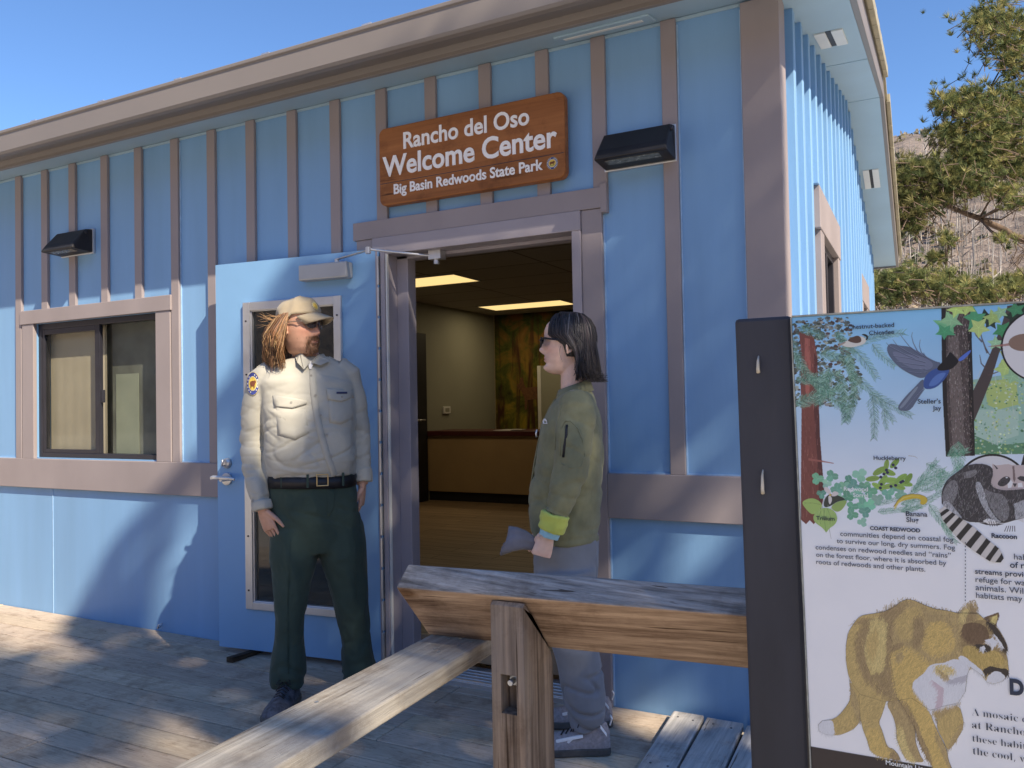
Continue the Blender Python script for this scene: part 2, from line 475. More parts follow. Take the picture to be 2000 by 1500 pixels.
ART = {'lion': [((0.5,0.37,0.13),[(3642,8544),(3664,8350),(3642,8188),(3497,7968),(3383,7860),(3212,7812),(3149,7732),(3160,7633),(3282,7594),(3469,7616),(3676,7741),(3780,7876),(3793,8035),(3783,8328)]),((0.72,0.74,0.78),[(3383,7860),(3212,7812),(3149,7732),(3160,7633),(3282,7594),(3404,7607),(3389,7732)]),((0.34,0.25,0.12),[(3642,8544),(3664,8350),(3651,8210),(3738,8006),(3752,7871),(3790,7917),(3793,8035),(3783,8328)]),((0.34,0.25,0.12),[(4158,8268),(4276,8054),(4315,7868),(4311,7713),(4384,7515),(4450,7393),(4707,7404),(4642,7505),(4579,7703),(4584,7875),(4520,8055),(4406,8344)]),((0.66,0.55,0.22),[(4343,7930),(4429,7887),(4457,7662),(4539,7486),(4588,7419),(4468,7416),(4402,7557),(4337,7737)]),((0.5,0.37,0.13),[(3642,8544),(3780,8229),(3791,7956),(3823,7785),(3890,7601),(3922,7451),(4028,7392),(4240,7383),(4363,7377),(4330,7467),(4262,7541),(4174,7554),(4110,7795),(4060,7922),(4117,8067),(4156,8190),(4195,8332),(3811,8725)]),((0.62,0.44,0.12),[(3895,7797),(4040,7841),(4090,7714),(4156,7532),(4260,7454),(4135,7393),(3993,7425),(3926,7588)]),((0.17,0.11,0.065),[(4262,7541),(4330,7467),(4363,7377),(4258,7381),(4207,7444)]),((0.5,0.37,0.13),[(4816,8255),(4895,8098),(4883,7964),(4971,7791),(5016,7640),(5102,7758),(5233,8004),(5248,8156),(5187,8416)]),((0.34,0.25,0.12),[(4816,8255),(4895,8098),(4965,8203),(5186,8379),(5179,8424)]),((0.34,0.25,0.12),[(5016,7640),(5102,7758),(5233,8004),(5248,8156),(5175,8013),(5054,7787)]),((0.5,0.37,0.13),[(5216,9776),(5060,9801),(4909,9811),(4792,9847),(4639,9908),(4536,9927),(4431,9878),(4323,9771),(4161,9681),(3944,9625),(3825,9583),(3740,9465),(3644,9296),(3610,9094),(3603,8816),(3642,8544),(3801,8331),(4158,8268),(4336,8314),(4546,8385),(4798,8233),(4952,8314),(5186,8407),(5282,8589),(5314,8854),(5366,8973),(5508,8872),(5570,8779),(5649,8757),(5777,8818),(5830,8904),(5863,8976),(5849,9147),(5829,9254),(5862,9313),(5826,9437),(5722,9645),(5549,9737),(5486,9804)]),((0.62,0.44,0.12),[(4337,8353),(4470,8143),(4585,7914),(4631,7712),(4711,7537),(4808,7366),(4839,7278),(5090,7326),(5029,7502),(5001,7684),(4875,7963),(4781,8231),(4550,8519),(4359,8510)]),((0.17,0.11,0.065),[(4337,8353),(4470,8143),(4585,7914),(4631,7712),(4711,7537),(4808,7366),(4796,7533),(4684,7797),(4622,8015),(4475,8316)]),((0.34,0.25,0.12),[(5001,7684),(4875,7963),(4854,7827),(4949,7599),(5043,7392),(5090,7326),(5029,7502)]),((0.34,0.25,0.12),[(4143,9665),(4412,9848),(4518,9896),(4690,9875),(4909,9801),(5216,9767),(5253,9612),(5261,9332),(5173,9115),(4767,8969),(4583,9097),(4428,9155),(4289,9177),(4223,9363),(4086,9542)]),((0.5,0.37,0.13),[(4515,9781),(4689,9836),(4719,9687),(4612,9541),(4589,9328),(4433,9310),(4333,9511),(4373,9689)]),((0.62,0.44,0.12),[(4818,9583),(5055,9646),(5166,9433),(5143,9205),(4940,9105),(4773,9159),(4744,9365)]),((0.17,0.11,0.065),[(4143,9665),(4412,9848),(4518,9900),(4461,9717),(4335,9588),(4313,9412),(4241,9365),(4157,9550),(3943,9586),(3834,9554),(3758,9448),(3977,9511),(4087,9581)]),((0.66,0.55,0.22),[(4014,9534),(4159,9589),(4227,9480),(4219,9207),(4176,8930),(4135,8730),(4063,8681),(3941,8821),(3875,9048),(3880,9245),(3940,9448)]),((0.5,0.37,0.13),[(4010,9377),(4083,9425),(4094,9192),(4034,8950),(3962,8941),(3912,9092),(3935,9271)]),((0.17,0.11,0.065),[(3887,9521),(3995,9513),(3898,9247),(3874,9008),(3922,8779),(4023,8520),(3915,8543),(3778,8839),(3732,9148)]),((0.17,0.11,0.065),[(4227,9480),(4313,9412),(4288,9138),(4247,8939),(4293,8674),(4336,8334),(4161,8385),(4023,8520),(3956,8706),(4134,8691),(4213,8973)]),((0.62,0.44,0.12),[(4286,9060),(4429,9174),(4635,9104),(4801,8954),(4763,8816),(4571,8656),(4530,8440),(4424,8366),(4325,8563)]),((0.17,0.11,0.065),[(4307,9179),(4431,9242),(4456,9197),(4393,9151),(4304,9101)]),((0.34,0.25,0.12),[(4356,9069),(4427,9116),(4460,9024),(4387,8919),(4345,8971)]),((0.17,0.11,0.065),[(4598,9636),(4702,9704),(4750,9556),(4727,9344),(4654,9183),(4587,9251),(4609,9426)]),((0.72,0.74,0.78),[(4553,8634),(4711,8771),(4818,8956),(4987,8979),(5173,9097),(5350,8999),(5304,8816),(5282,8608),(5187,8426),(4968,8317),(4798,8237),(4716,8353),(4584,8505)]),((0.66,0.55,0.22),[(4868,8944),(5004,8981),(5135,8942),(5166,8871),(5032,8815),(4899,8835)]),((0.34,0.25,0.12),[(4917,8894),(5049,8818),(5113,8733),(4998,8773)]),((0.5,0.5,0.55),[(5046,8723),(5314,8854),(5295,8758),(5079,8690)]),((0.6,0.5,0.55),[(4828,8711),(4993,8603),(4969,8336),(4884,8285),(4925,8555)]),((0.34,0.25,0.12),[(5216,9776),(5260,9865),(5377,9970),(5435,9998),(5477,9942),(5494,9786),(5418,9667),(5254,9649)]),((0.17,0.11,0.065),[(5306,9748),(5409,9945),(5464,9876),(5427,9705),(5337,9677)]),((0.66,0.55,0.22),[(5232,9759),(5343,9901),(5358,9847),(5287,9671),(5246,9667)]),((0.17,0.11,0.065),[(5565,9748),(5751,9841),(5758,9795),(5713,9635)]),((0.66,0.55,0.22),[(5677,9769),(5742,9812),(5714,9662),(5675,9695)]),((0.34,0.25,0.12),[(5269,9613),(5401,9665),(5548,9727),(5721,9635),(5826,9427),(5857,9312),(5820,9235),(5849,9147),(5657,9049),(5527,8976),(5383,9012),(5241,9180)]),((0.17,0.11,0.065),[(5269,9613),(5401,9665),(5562,9645),(5638,9488),(5571,9388),(5441,9335),(5264,9407)]),((0.5,0.37,0.13),[(5260,9295),(5472,9302),(5567,9249),(5695,9274),(5788,9212),(5817,9106),(5657,9049),(5511,8974),(5400,9052),(5273,9147)]),((0.05,0.04,0.035),[(5564,9720),(5721,9635),(5826,9427),(5857,9312),(5821,9253),(5747,9409),(5641,9617)]),((0.72,0.74,0.78),[(5555,9404),(5669,9455),(5722,9388),(5664,9307),(5635,9377)]),((0.72,0.74,0.78),[(5671,9529),(5778,9394),(5807,9306),(5761,9355)]),((0.05,0.04,0.035),[(5408,9331),(5505,9334),(5586,9353),(5648,9305),(5631,9257),(5535,9245),(5488,9295)]),((0.72,0.74,0.78),[(5496,9301),(5553,9321),(5568,9277),(5535,9258)]),((0.72,0.74,0.78),[(5173,9097),(5273,9147),(5400,9033),(5511,8955),(5556,8851),(5461,8912),(5350,8989)]),((0.05,0.04,0.035),[(5511,8955),(5625,9035),(5751,9006),(5830,9017),(5863,8976),(5826,8894),(5749,8951),(5654,8956),(5557,8888)]),((0.72,0.74,0.78),[(5589,8883),(5687,8970),(5765,8949),(5823,8888),(5769,8826),(5649,8768),(5570,8788)])],'lionbody': [(5216,9776),(5060,9801),(4909,9811),(4792,9847),(4639,9908),(4536,9927),(4431,9878),(4323,9771),(4161,9681),(3944,9625),(3825,9583),(3740,9465),(3644,9296),(3610,9094),(3603,8816),(3642,8544),(3801,8331),(4158,8268),(4336,8314),(4546,8385),(4798,8233),(4952,8314),(5186,8407),(5282,8589),(5314,8854),(5366,8973),(5508,8872),(5570,8779),(5649,8757),(5777,8818),(5830,8904),(5863,8976),(5849,9147),(5829,9254),(5862,9313),(5826,9437),(5722,9645),(5549,9737),(5486,9804)],'lionlines': [[(5216,9776),(5060,9801),(4909,9811),(4792,9847),(4639,9908),(4536,9927),(4431,9878),(4323,9771),(4161,9681),(3944,9625),(3825,9583),(3740,9465),(3644,9296),(3610,9094),(3603,8816),(3642,8544),(3801,8331),(4158,8268),(4336,8314),(4546,8385),(4798,8233),(4952,8314),(5186,8407),(5282,8589),(5314,8854),(5366,8973),(5508,8872),(5570,8779),(5649,8757),(5777,8818),(5830,8904),(5863,8976),(5849,9147),(5829,9254),(5862,9313),(5826,9437),(5722,9645),(5549,9737),(5486,9804),(5216,9776)],[(3642,8544),(3664,8350),(3642,8188),(3497,7968),(3383,7860),(3212,7812),(3149,7732),(3160,7633),(3282,7594),(3469,7616),(3676,7741),(3780,7876),(3793,8035)],[(3783,8328),(3791,7956),(3823,7785),(3890,7601),(3922,7451),(4028,7392),(4240,7383),(4363,7377)],[(4363,7377),(4330,7467),(4262,7541),(4174,7554),(4110,7795),(4060,7922),(4117,8067),(4156,8190)],[(4276,8054),(4315,7868),(4311,7713),(4384,7515),(4450,7393)],[(4707,7404),(4642,7505),(4579,7703),(4584,7875)],[(4337,8353),(4470,8143),(4585,7914),(4631,7712),(4711,7537),(4808,7366)],[(5090,7326),(5029,7502),(5001,7684),(4875,7963),(4781,8231)],[(4895,8098),(4883,7964),(4971,7791),(5016,7640),(5102,7758),(5233,8004),(5248,8156),(5187,8416)],[(3922,8779),(4023,8520),(4161,8385),(4336,8324)],[(4258,9328),(4307,9179),(4247,8939),(4293,8674),(4336,8334)],[(5216,9776),(5260,9865),(5377,9970),(5435,9998),(5477,9942),(5494,9786)],[(5565,9748),(5751,9841),(5758,9795),(5713,9635)]],'raccoon': [((0.02,0.02,0.022),[(5217,11663),(5225,11722),(5238,11781),(5256,11839),(5278,11894),(5306,11946),(5338,11996),(5373,12041),(5412,12082),(5455,12119),(5500,12150),(5547,12177),(5595,12197),(5645,12212),(5696,12221),(5747,12224),(5797,12221),(5846,12212),(5894,12198),(5940,12177),(5984,12152),(6025,12121),(6062,12086),(6097,12046),(6139,12217),(6841,12226),(6837,12072),(6103,12058),(5725,11643)]),((0.66,0.68,0.72),[(5246,11662),(5253,11718),(5265,11773),(5282,11828),(5304,11880),(5329,11929),(5359,11976),(5393,12019),(5430,12058),(5470,12092),(5512,12122),(5557,12147),(5603,12166),(5650,12181),(5698,12189),(5745,12192),(5793,12189),(5840,12181),(5885,12167),(5928,12148),(5970,12124),(6008,12095),(6044,12062),(6076,12024),(6134,12046),(6110,11207),(5718,11396),(5270,11627)]),((0.055,0.052,0.06),[(5268,11941),(5392,12044),(5566,12079),(5694,12050),(5745,11989),(5742,11890),(5708,11791),(5811,11695),(5969,11700),(6186,11708),(6174,11295),(5997,11237),(5934,11210),(5849,11181),(5691,11210),(5541,11177),(5367,11181),(5196,11310),(5043,11404),(5042,11594),(5074,11722),(5144,11837)]),((0.2,0.2,0.215),[(5119,11748),(5210,11827),(5275,11778),(5259,11602),(5199,11449),(5110,11420),(5056,11468),(5053,11595)]),((0.4,0.42,0.46),[(5067,11494),(5156,11472),(5241,11350),(5325,11229),(5260,11250),(5152,11333),(5054,11405)]),((0.2,0.2,0.215),[(5345,11931),(5499,11984),(5551,11935),(5452,11858),(5364,11843)]),((0.4,0.42,0.46),[(5493,11772),(5558,11811),(5599,11713),(5637,11566),(5675,11394),(5777,11239),(5839,11193),(5723,11211),(5631,11343),(5550,11513)]),((0.2,0.2,0.215),[(5599,11713),(5704,11642),(5862,11623),(5931,11479),(5925,11258),(5839,11205),(5747,11299),(5667,11468)]),((0.4,0.42,0.46),[(5994,11481),(6120,11547),(6180,11489),(6174,11295),(6008,11250)]),((0.52,0.45,0.45),[(5727,12088),(5768,12052),(5832,12055),(5927,12077),(6000,12056),(6196,12066),(6186,11714),(5916,11680),(5811,11689),(5717,11729),(5708,11815),(5743,11915)]),((0.72,0.74,0.78),[(5919,11797),(5962,11847),(5992,11799),(5969,11725),(5927,11711)]),((0.72,0.74,0.78),[(6054,11789),(6106,11802),(6115,11730),(6053,11728)]),((0.055,0.052,0.06),[(5787,11781),(5853,11869),(5922,11897),(5968,11859),(5945,11798),(5875,11734),(5812,11738)]),((0.72,0.74,0.78),[(5900,11880),(5927,11880),(5926,11863),(5905,11860)]),((0.055,0.052,0.06),[(6044,11868),(6088,11899),(6171,11889),(6168,11804),(6076,11836)]),((0.2,0.15,0.15),[(5991,12044),(6015,12044),(6027,11849),(6008,11799),(5994,11848)]),((0.055,0.052,0.06),[(5987,11787),(6044,11788),(6022,11739),(6006,11736)]),((0.055,0.052,0.06),[(5747,12063),(5768,12052),(5809,12003),(5788,11990)]),((0.055,0.052,0.06),[(5530,11177),(5648,11189),(5859,11175),(5774,11146),(5636,11145)]),((0.72,0.74,0.78),[(5584,11204),(5650,11251),(5745,11225),(5775,11165),(5669,11159)]),((0.055,0.052,0.06),[(5659,11208),(5668,11206),(5687,11129),(5676,11129)]),((0.055,0.052,0.06),[(5689,11210),(5698,11208),(5717,11131),(5706,11130)]),((0.055,0.052,0.06),[(5719,11211),(5727,11209),(5746,11133),(5736,11132)]),((0.055,0.052,0.06),[(5749,11213),(5757,11211),(5776,11134),(5766,11134)]),((0.055,0.052,0.06),[(5890,11146),(5901,11149),(5867,11059),(5856,11059)]),((0.055,0.052,0.06),[(5915,11148),(5926,11151),(5900,11061),(5890,11061)]),((0.055,0.052,0.06),[(5940,11149),(5951,11152),(5934,11063),(5923,11063)]),((0.055,0.052,0.06),[(5965,11150),(5976,11153),(5967,11065),(5957,11065)]),((0.055,0.052,0.06),[(5990,11152),(6001,11155),(6000,11067),(5990,11066)]),((0.62,0.6,0.58),[(5080,11409),(5116,11376),(5080,11353),(5016,11298),(5004,11349),(5028,11363)]),((0.03,0.03,0.032),[(5116,11376),(5150,11347),(5076,11280),(5030,11245),(5016,11298),(5080,11353)]),((0.62,0.6,0.58),[(5150,11347),(5183,11319),(5133,11269),(5055,11187),(5030,11245),(5076,11280)]),((0.03,0.03,0.032),[(5183,11319),(5227,11286),(5146,11192),(5092,11130),(5055,11187),(5133,11269)]),((0.62,0.6,0.58),[(5227,11286),(5272,11251),(5213,11178),(5127,11074),(5092,11130),(5146,11192)]),((0.03,0.03,0.032),[(5272,11251),(5326,11211),(5237,11096),(5175,11012),(5127,11074),(5213,11178)]),((0.62,0.6,0.58),[(5326,11211),(5387,11167),(5320,11074),(5226,10950),(5175,11012),(5237,11096)]),((0.03,0.03,0.032),[(5387,11167),(5448,11123),(5349,10990),(5277,10887),(5226,10950),(5320,11074)]),((0.62,0.6,0.58),[(5448,11123),(5507,11064),(5440,10964),(5344,10833),(5277,10887),(5349,10990)]),((0.03,0.03,0.032),[(5507,11064),(5567,11004),(5476,10876),(5411,10779),(5344,10833),(5440,10964)]),((0.62,0.6,0.58),[(5567,11004),(5624,10949),(5565,10854),(5478,10728),(5411,10779),(5476,10876)]),((0.03,0.03,0.032),[(5624,10949),(5679,10899),(5597,10776),(5541,10683),(5478,10728),(5565,10854)]),((0.62,0.6,0.58),[(5679,10899),(5734,10849),(5682,10760),(5603,10640),(5541,10683),(5597,10776)]),((0.03,0.03,0.032),[(5734,10849),(5783,10805),(5709,10688),(5660,10602),(5603,10640),(5682,10760)]),((0.62,0.6,0.58),[(5783,10805),(5817,10740),(5786,10681),(5728,10591),(5660,10602),(5709,10688)]),((0.03,0.03,0.032),[(5817,10740),(5842,10659),(5810,10612),(5804,10596),(5728,10591),(5786,10681)])],'raccoonbody': [(5268,11941),(5392,12044),(5566,12079),(5694,12050),(5742,11890),(5708,11791),(5811,11695),(6124,11705),(6112,11292),(5849,11193),(5541,11190),(5368,11193),(5196,11310),(5054,11405),(5048,11594),(5144,11837)],'jay': [((0.115,0.145,0.22),[(4857,13243),(4749,13066),(4664,12913),(4582,12875),(4443,12916),(4565,13095),(4732,13272),(4850,13410)]),((0.22,0.27,0.35),[(4777,13258),(4657,13093),(4537,12927),(4479,12928),(4611,13094),(4743,13272)]),((0.115,0.145,0.22),[(5104,13631),(5015,13648),(4882,13743),(4770,13825),(4645,13909),(4541,13914),(4378,13974),(4328,13872),(4394,13712),(4531,13550),(4702,13441),(4815,13386),(4907,13434),(5022,13507)]),((0.17,0.2,0.3),[(4992,13636),(4825,13745),(4607,13781),(4398,13856),(4465,13709),(4647,13572),(4818,13514),(4967,13535)]),((0.045,0.1,0.33),[(5103,13568),(5213,13526),(5177,13426),(5072,13289),(4981,13228),(4867,13218),(4835,13282),(4862,13423),(4966,13522)]),((0.1,0.2,0.52),[(5123,13478),(5167,13464),(5062,13315),(4982,13266),(4903,13268),(4962,13381),(5043,13455)]),((0.012,0.012,0.016),[(5093,13619),(5173,13705),(5221,13804),(5274,13732),(5338,13654),(5315,13604),(5235,13519),(5101,13498),(5034,13519),(5047,13570)]),((0.09,0.18,0.62),[(5322,13667),(5384,13727),(5507,13822),(5494,13766),(5404,13664),(5343,13635)])],'jaylines': [[(4881,13717),(4770,13825),(4716,13957),(4696,14062),(4709,14125)],[(4836,13745),(4735,13827),(4657,13908),(4567,14043),(4523,14123)],[(4904,13716),(4826,13797),(4800,13901),(4815,14003)],[(4790,13721),(4642,13805),(4494,13916),(4426,14024)],[(4743,13697),(4561,13796),(4388,13908),(4330,13977)],[(4948,13676),(4881,13730),(4855,13796)],[(4879,13640),(4651,13714),(4419,13763)],[(4877,13589),(4672,13623),(4464,13670)],[(4876,13538),(4704,13544),(4532,13589)],[(4897,13486),(4760,13478),(4623,13508)],[(4845,13244),(4691,13067),(4571,12914)],[(4856,13231),(4773,13104),(4676,12938)]],'chickadee': [((0.62,0.62,0.6),[(3720,14031),(3931,14114),(4016,14082),(4050,14027),(4000,13964),(3803,13920),(3656,13968)]),((0.1,0.06,0.05),[(3751,14046),(3833,14092),(3919,14121),(3967,14078),(3971,14005),(3891,13989),(3818,14010)]),((0.35,0.3,0.27),[(3594,13964),(3720,14031),(3744,14010),(3631,13949)]),((0.02,0.02,0.02),[(3968,14131),(4017,14142),(4074,14106),(4065,14037),(4026,14035),(4052,14080),(4004,14109)])],'redwood': [((0.035,0.04,0.04),[(2923,14407),(3335,14432),(3766,14437),(3861,14247),(3789,13834),(3948,13495),(3962,13163),(3826,12917),(3612,12987),(3297,12966),(2909,12946)]),((0.12,0.15,0.14),[(3331,14279),(3726,14381),(3830,14208),(3753,13919),(3478,13848),(3365,14065)]),((0.2,0.07,0.06),[(3016,14229),(3248,14139),(3294,13772),(3291,13051),(3300,12501),(3325,11944),(3346,11532),(3257,11150),(3166,11027),(3104,11091),(3046,11021),(2967,11093),(2979,11562),(3022,12884),(3020,13440),(3047,13868)]),((0.38,0.13,0.11),[(3102,14122),(3182,14100),(3186,13606),(3138,13011),(3088,13268)]),((0.11,0.04,0.04),[(3240,13859),(3294,13772),(3300,12501),(3339,11574),(3266,11192),(3249,12078),(3216,12925)])],'redwoodarea': [(3031,14168),(3231,14115),(3286,13772),(3284,12501),(3331,11574),(3249,11149),(2991,11094),(3022,12884)],'foli': [(2917,13873),(3331,14279),(3718,14088),(3933,13496),(3954,13164),(3803,12917),(3456,13006),(2918,12971)],'forest': [((0.3,0.5,0.42),[(5510,13349),(6431,13488),(6395,12243),(5498,12208)]),((0.42,0.55,0.2),[(5678,13321),(6075,13363),(6096,12964),(5832,12891),(5688,12971)]),((0.4,0.58,0.5),[(5531,12895),(6093,12888),(6083,12506),(5684,12350),(5520,12505)]),((0.12,0.28,0.16),[(5506,12505),(5816,12351),(6400,12431),(6395,12235),(5498,12208)])],'forestarea': [(5530,13325),(6365,13414),(6331,12242),(5505,12216)],'maple': [((0.075,0.06,0.06),[(5121,14475),(5514,14478),(5510,13835),(5508,13286),(5515,12817),(5511,12193),(5120,12172),(5103,13059),(5106,13695)]),((0.075,0.06,0.06),[(5454,13053),(5613,13401),(5756,13745),(5900,14125),(5995,14451),(6151,14455),(6009,14042),(5869,13740),(5759,13357),(5614,12972),(5476,12622)]),((0.15,0.125,0.12),[(5199,14008),(5338,14040),(5370,13212),(5377,12270),(5218,12228),(5200,13057)]),((0.02,0.018,0.02),[(5121,14475),(5177,14471),(5158,13058),(5176,12188),(5120,12172),(5103,13059)]),((0.02,0.018,0.02),[(5464,14151),(5519,14148),(5511,12193),(5450,12192)])],'maplearea': [(5183,14447),(5486,14449),(5488,13287),(5492,12232),(5190,12204),(5158,13058)],'twigs': [[(5716,13747),(5649,13984),(5616,14220)],[(5654,13921),(5576,14027),(5551,14107)],[(5692,13826),(5755,13706)],[(5859,13857),(5993,13927),(6092,13960)],[(5714,13413),(5814,13448),(5915,13491)],[(5696,13514),(5632,13595),(5615,13728)]],'leaves': [((5190,14207),199.20000000000002),((5248,14283),166.0),((5153,14106),149.4),((5570,14286),182.60000000000002),((5613,14142),166.0),((5322,14445),132.8),((5805,14286),132.8),((5932,14085),149.4),((6018,13656),199.20000000000002),((5948,13505),182.60000000000002),((5827,13897),116.20000000000002),((6128,14112),149.4),((6104,14382),132.8),((5906,14357),116.20000000000002),((5473,14465),132.8),((6030,13387),132.8)],'dleaves': [((5705,14277),149.4),((5770,14211),116.20000000000002),((6131,14188),166.0),((6029,14041),116.20000000000002),((6081,14283),149.4),((6176,14415),132.8)],'circ': ((6453,13827),),'branches': [((3796,13517),(4398,12722),116.20000000000002),((4061,13178),(4655,12810),132.8),((4104,13119),(4109,12453),124.50000000000001),((4271,12928),(4307,12601),83.0),((3636,13891),(4583,14123),132.8),((4127,13967),(4444,13601),116.20000000000002),((3852,13898),(4172,13422),132.8),((3750,13836),(3835,13249),116.20000000000002),((3320,13855),(3710,13754),132.8),((2946,13426),(3626,13523),149.4),((2911,13014),(3619,13255),149.4),((3229,13434),(3687,12919),149.4),((3623,13422),(3682,12710),132.8),((3471,13595),(3298,13008),132.8),((3850,13249),(3721,12735),116.20000000000002),((2901,13874),(3304,13262),116.20000000000002),((3565,14181),(3850,13831),99.60000000000001),((3010,14298),(3366,14107),99.60000000000001),((2907,14132),(2992,13613),83.0),((3710,13754),(3964,13246),116.20000000000002)],'ferns': [((4469,11289),(5049,11632),116.20000000000002),((4544,11373),(4992,12107),99.60000000000001),((4766,11623),(5337,12034),116.20000000000002),((5134,12188),(5412,12270),99.60000000000001),((5292,12410),(5293,11954),116.20000000000002),((5222,12347),(5253,11993),99.60000000000001),((4850,12064),(5125,11872),116.20000000000002),((4698,11741),(5093,11950),132.8),((4623,11618),(5021,11869),99.60000000000001),((4965,11629),(5056,11870),116.20000000000002),((4868,11427),(5171,11007),116.20000000000002),((5036,11157),(5235,10854),83.0),((4028,11392),(4476,11532),83.0),((4137,11274),(4760,11383),83.0),((4472,11411),(4763,11503),83.0)],'clover': [((3242,11782),107.9),((3464,11830),107.9),((3382,11701),83.0),((3889,11857),124.50000000000001),((3733,11753),107.9),((3654,11668),99.60000000000001),((3537,11622),107.9),((3299,11530),83.0),((3793,11689),99.60000000000001),((3960,11677),99.60000000000001),((4033,11598),116.20000000000002),((3843,11550),124.50000000000001),((3688,11503),107.9),((3914,11388),107.9),((3761,11340),99.60000000000001),((4028,11392),99.60000000000001),((3949,11266),99.60000000000001),((3757,11215),99.60000000000001),((3907,11099),83.0),((4185,11685),99.60000000000001),((4293,11566),99.60000000000001),((4142,11479),99.60000000000001),((4369,11650),83.0),((4477,11572),99.60000000000001),((3572,11482),83.0)],'hleaf': [((4177,11929),116.20000000000002,35),((4303,11916),116.20000000000002,-20),((4402,12056),99.60000000000001,50),((4076,11804),107.9,10),((4225,11767),116.20000000000002,60),((4336,11787),116.20000000000002,0),((4483,11815),116.20000000000002,40),((4554,11736),99.60000000000001,-10),((4297,11688),99.60000000000001,20),((4148,11683),99.60000000000001,-30),((4444,11693),107.9,-20),((4592,11818),99.60000000000001,60),((4284,12030),91.30000000000001,80)],'berries': [(4379,12031),(4415,11983),(4281,11948),(4295,11908),(4243,11882),(4197,11832),(4201,11718),(4185,11660),(4341,11689),(4482,11758),(4407,11708),(4511,11775)],'slug': [(4366,11363),(4427,11469),(4511,11549),(4628,11579),(4742,11577),(4821,11548),(4854,11498),(4829,11433),(4772,11412),(4739,11443),(4763,11495),(4683,11517),(4567,11487),(4474,11458),(4401,11377)],'trillium': [((0.36,0.52,0.16),[(2979,11378),(3071,11443),(3174,11460),(3275,11410),(3311,11331),(3245,11247),(3154,11175),(3066,11252)]),((0.34,0.52,0.17),[(3167,11176),(3259,11288),(3386,11314),(3497,11258),(3538,11153),(3504,11045),(3402,10972),(3356,10889),(3314,10968),(3202,11042),(3159,11108)]),((0.3,0.44,0.14),[(3424,11322),(3539,11420),(3701,11453),(3649,11345),(3585,11262),(3509,11245)]),((0.05,0.06,0.05),[(3325,11398),(3378,11508),(3442,11537),(3542,11527),(3689,11453),(3539,11420),(3437,11336),(3335,11305)]),((0.66,0.62,0.62),[(3332,11655),(3407,11643),(3455,11551),(3417,11523),(3355,11575)]),((0.66,0.62,0.62),[(3455,11538),(3494,11593),(3580,11556),(3516,11500),(3454,11497)]),((0.68,0.66,0.64),[(3404,11509),(3441,11510),(3465,11444),(3425,11349),(3401,11415)]),((0.55,0.42,0.1),[(3417,11536),(3449,11544),(3454,11504),(3422,11496)])],'trillines': [[(3335,11305),(3332,11197),(3341,11036),(3356,10889)],[(3402,10972),(3429,10800)],[(3031,11373),(3159,11378),(3286,11357)],[(3385,11294),(3432,11162),(3416,11040)],[(3283,11249),(3242,11125),(3278,11033)],[(3310,11304),(3325,11412),(3366,11494)]],'text': [('Chestnut-backed',3776,14223,678,0),('Chicadee',4086,14112,365,0),("Steller's",4754,12998,319,0),('Jay',4958,12893,119,0),('Huckleberry',4100,12108,464,0),('Trillium',3208,11104,284,0),('Banana',4540,11235,301,0),('Slug',4545,11140,172,0),('communities depend on coastal fog',3571,10862,1616,0),('to survive our long, dry summers. Fog',3513,10743,1692,0),('condenses on redwood needles and “rains”',3187,10618,1959,0),('on the forest floor, where it is absorbed by',3192,10497,1888,0),('roots of redwoods and other plants.',3189,10379,1600,0),('COAST REDWOOD',4017,10986,718,1),('Raccoon',5691,10962,328,1),('habitats along the banks',5971,10657,1175,0),('of rivers and',5916,10531,636,0),('streams provide',5461,10403,734,0),('refuge for water',5464,10279,783,0),('animals. Wildlife',5461,10155,832,0),('habitats may vary',5464,10039,832,0),('Redwood',3645,11601,358,2),('Sorrel',3781,11506,220,2),('D',5862,8654,181,3),('A mosaic of',5360,8255,775,4),('at Rancho',5355,8061,685,4),('these habitats',5356,7860,876,4),('the cool, wet',5357,7668,825,4),('Mountain Lion',4148,7286,584,2)],'dots': [(5345,10861),(5343,10806),(5342,10752),(5340,10697),(5339,10642),(5337,10588),(5336,10533),(5334,10478),(5333,10423),(5331,10369),(5330,10314),(5328,10259),(5327,10205),(5325,10150),(5323,10096),(5322,10041),(5320,9986)],'band': 7360}
# ================================================================ SETTING
def soff(y):
    """height of the sloping side soffit"""
    return 2.91 + .2 * y if y < 3.42 else 3.594 - .222 * (y - 3.42)


# ground, deck, hillside ------------------------------------------------
m, n, l, b = mat('ground_soil', (.2, .16, .12, 1), .95)
v = coords(n, l, (1, 1, 1))
l.new(ramp(n, l, noise(n, l, v, 1.3, 8), [(.3, (.36, .33, .28)), (.5, (.46, .42, .36)), (.7, (.54, .50, .44))]), b.inputs['Base Color'])
bump(n, l, b, noise(n, l, v, 30, 6), .5, .03)
M['soil'] = m
g = MB()
N = 40
g.add([(.5 + 900 * math.cos(2 * PI * i / N), -3 + 900 * math.sin(2 * PI * i / N), -.42) for i in range(N)], [tuple(range(N))])
tag(g.build('ground', M['soil']), None, None, kind='structure')

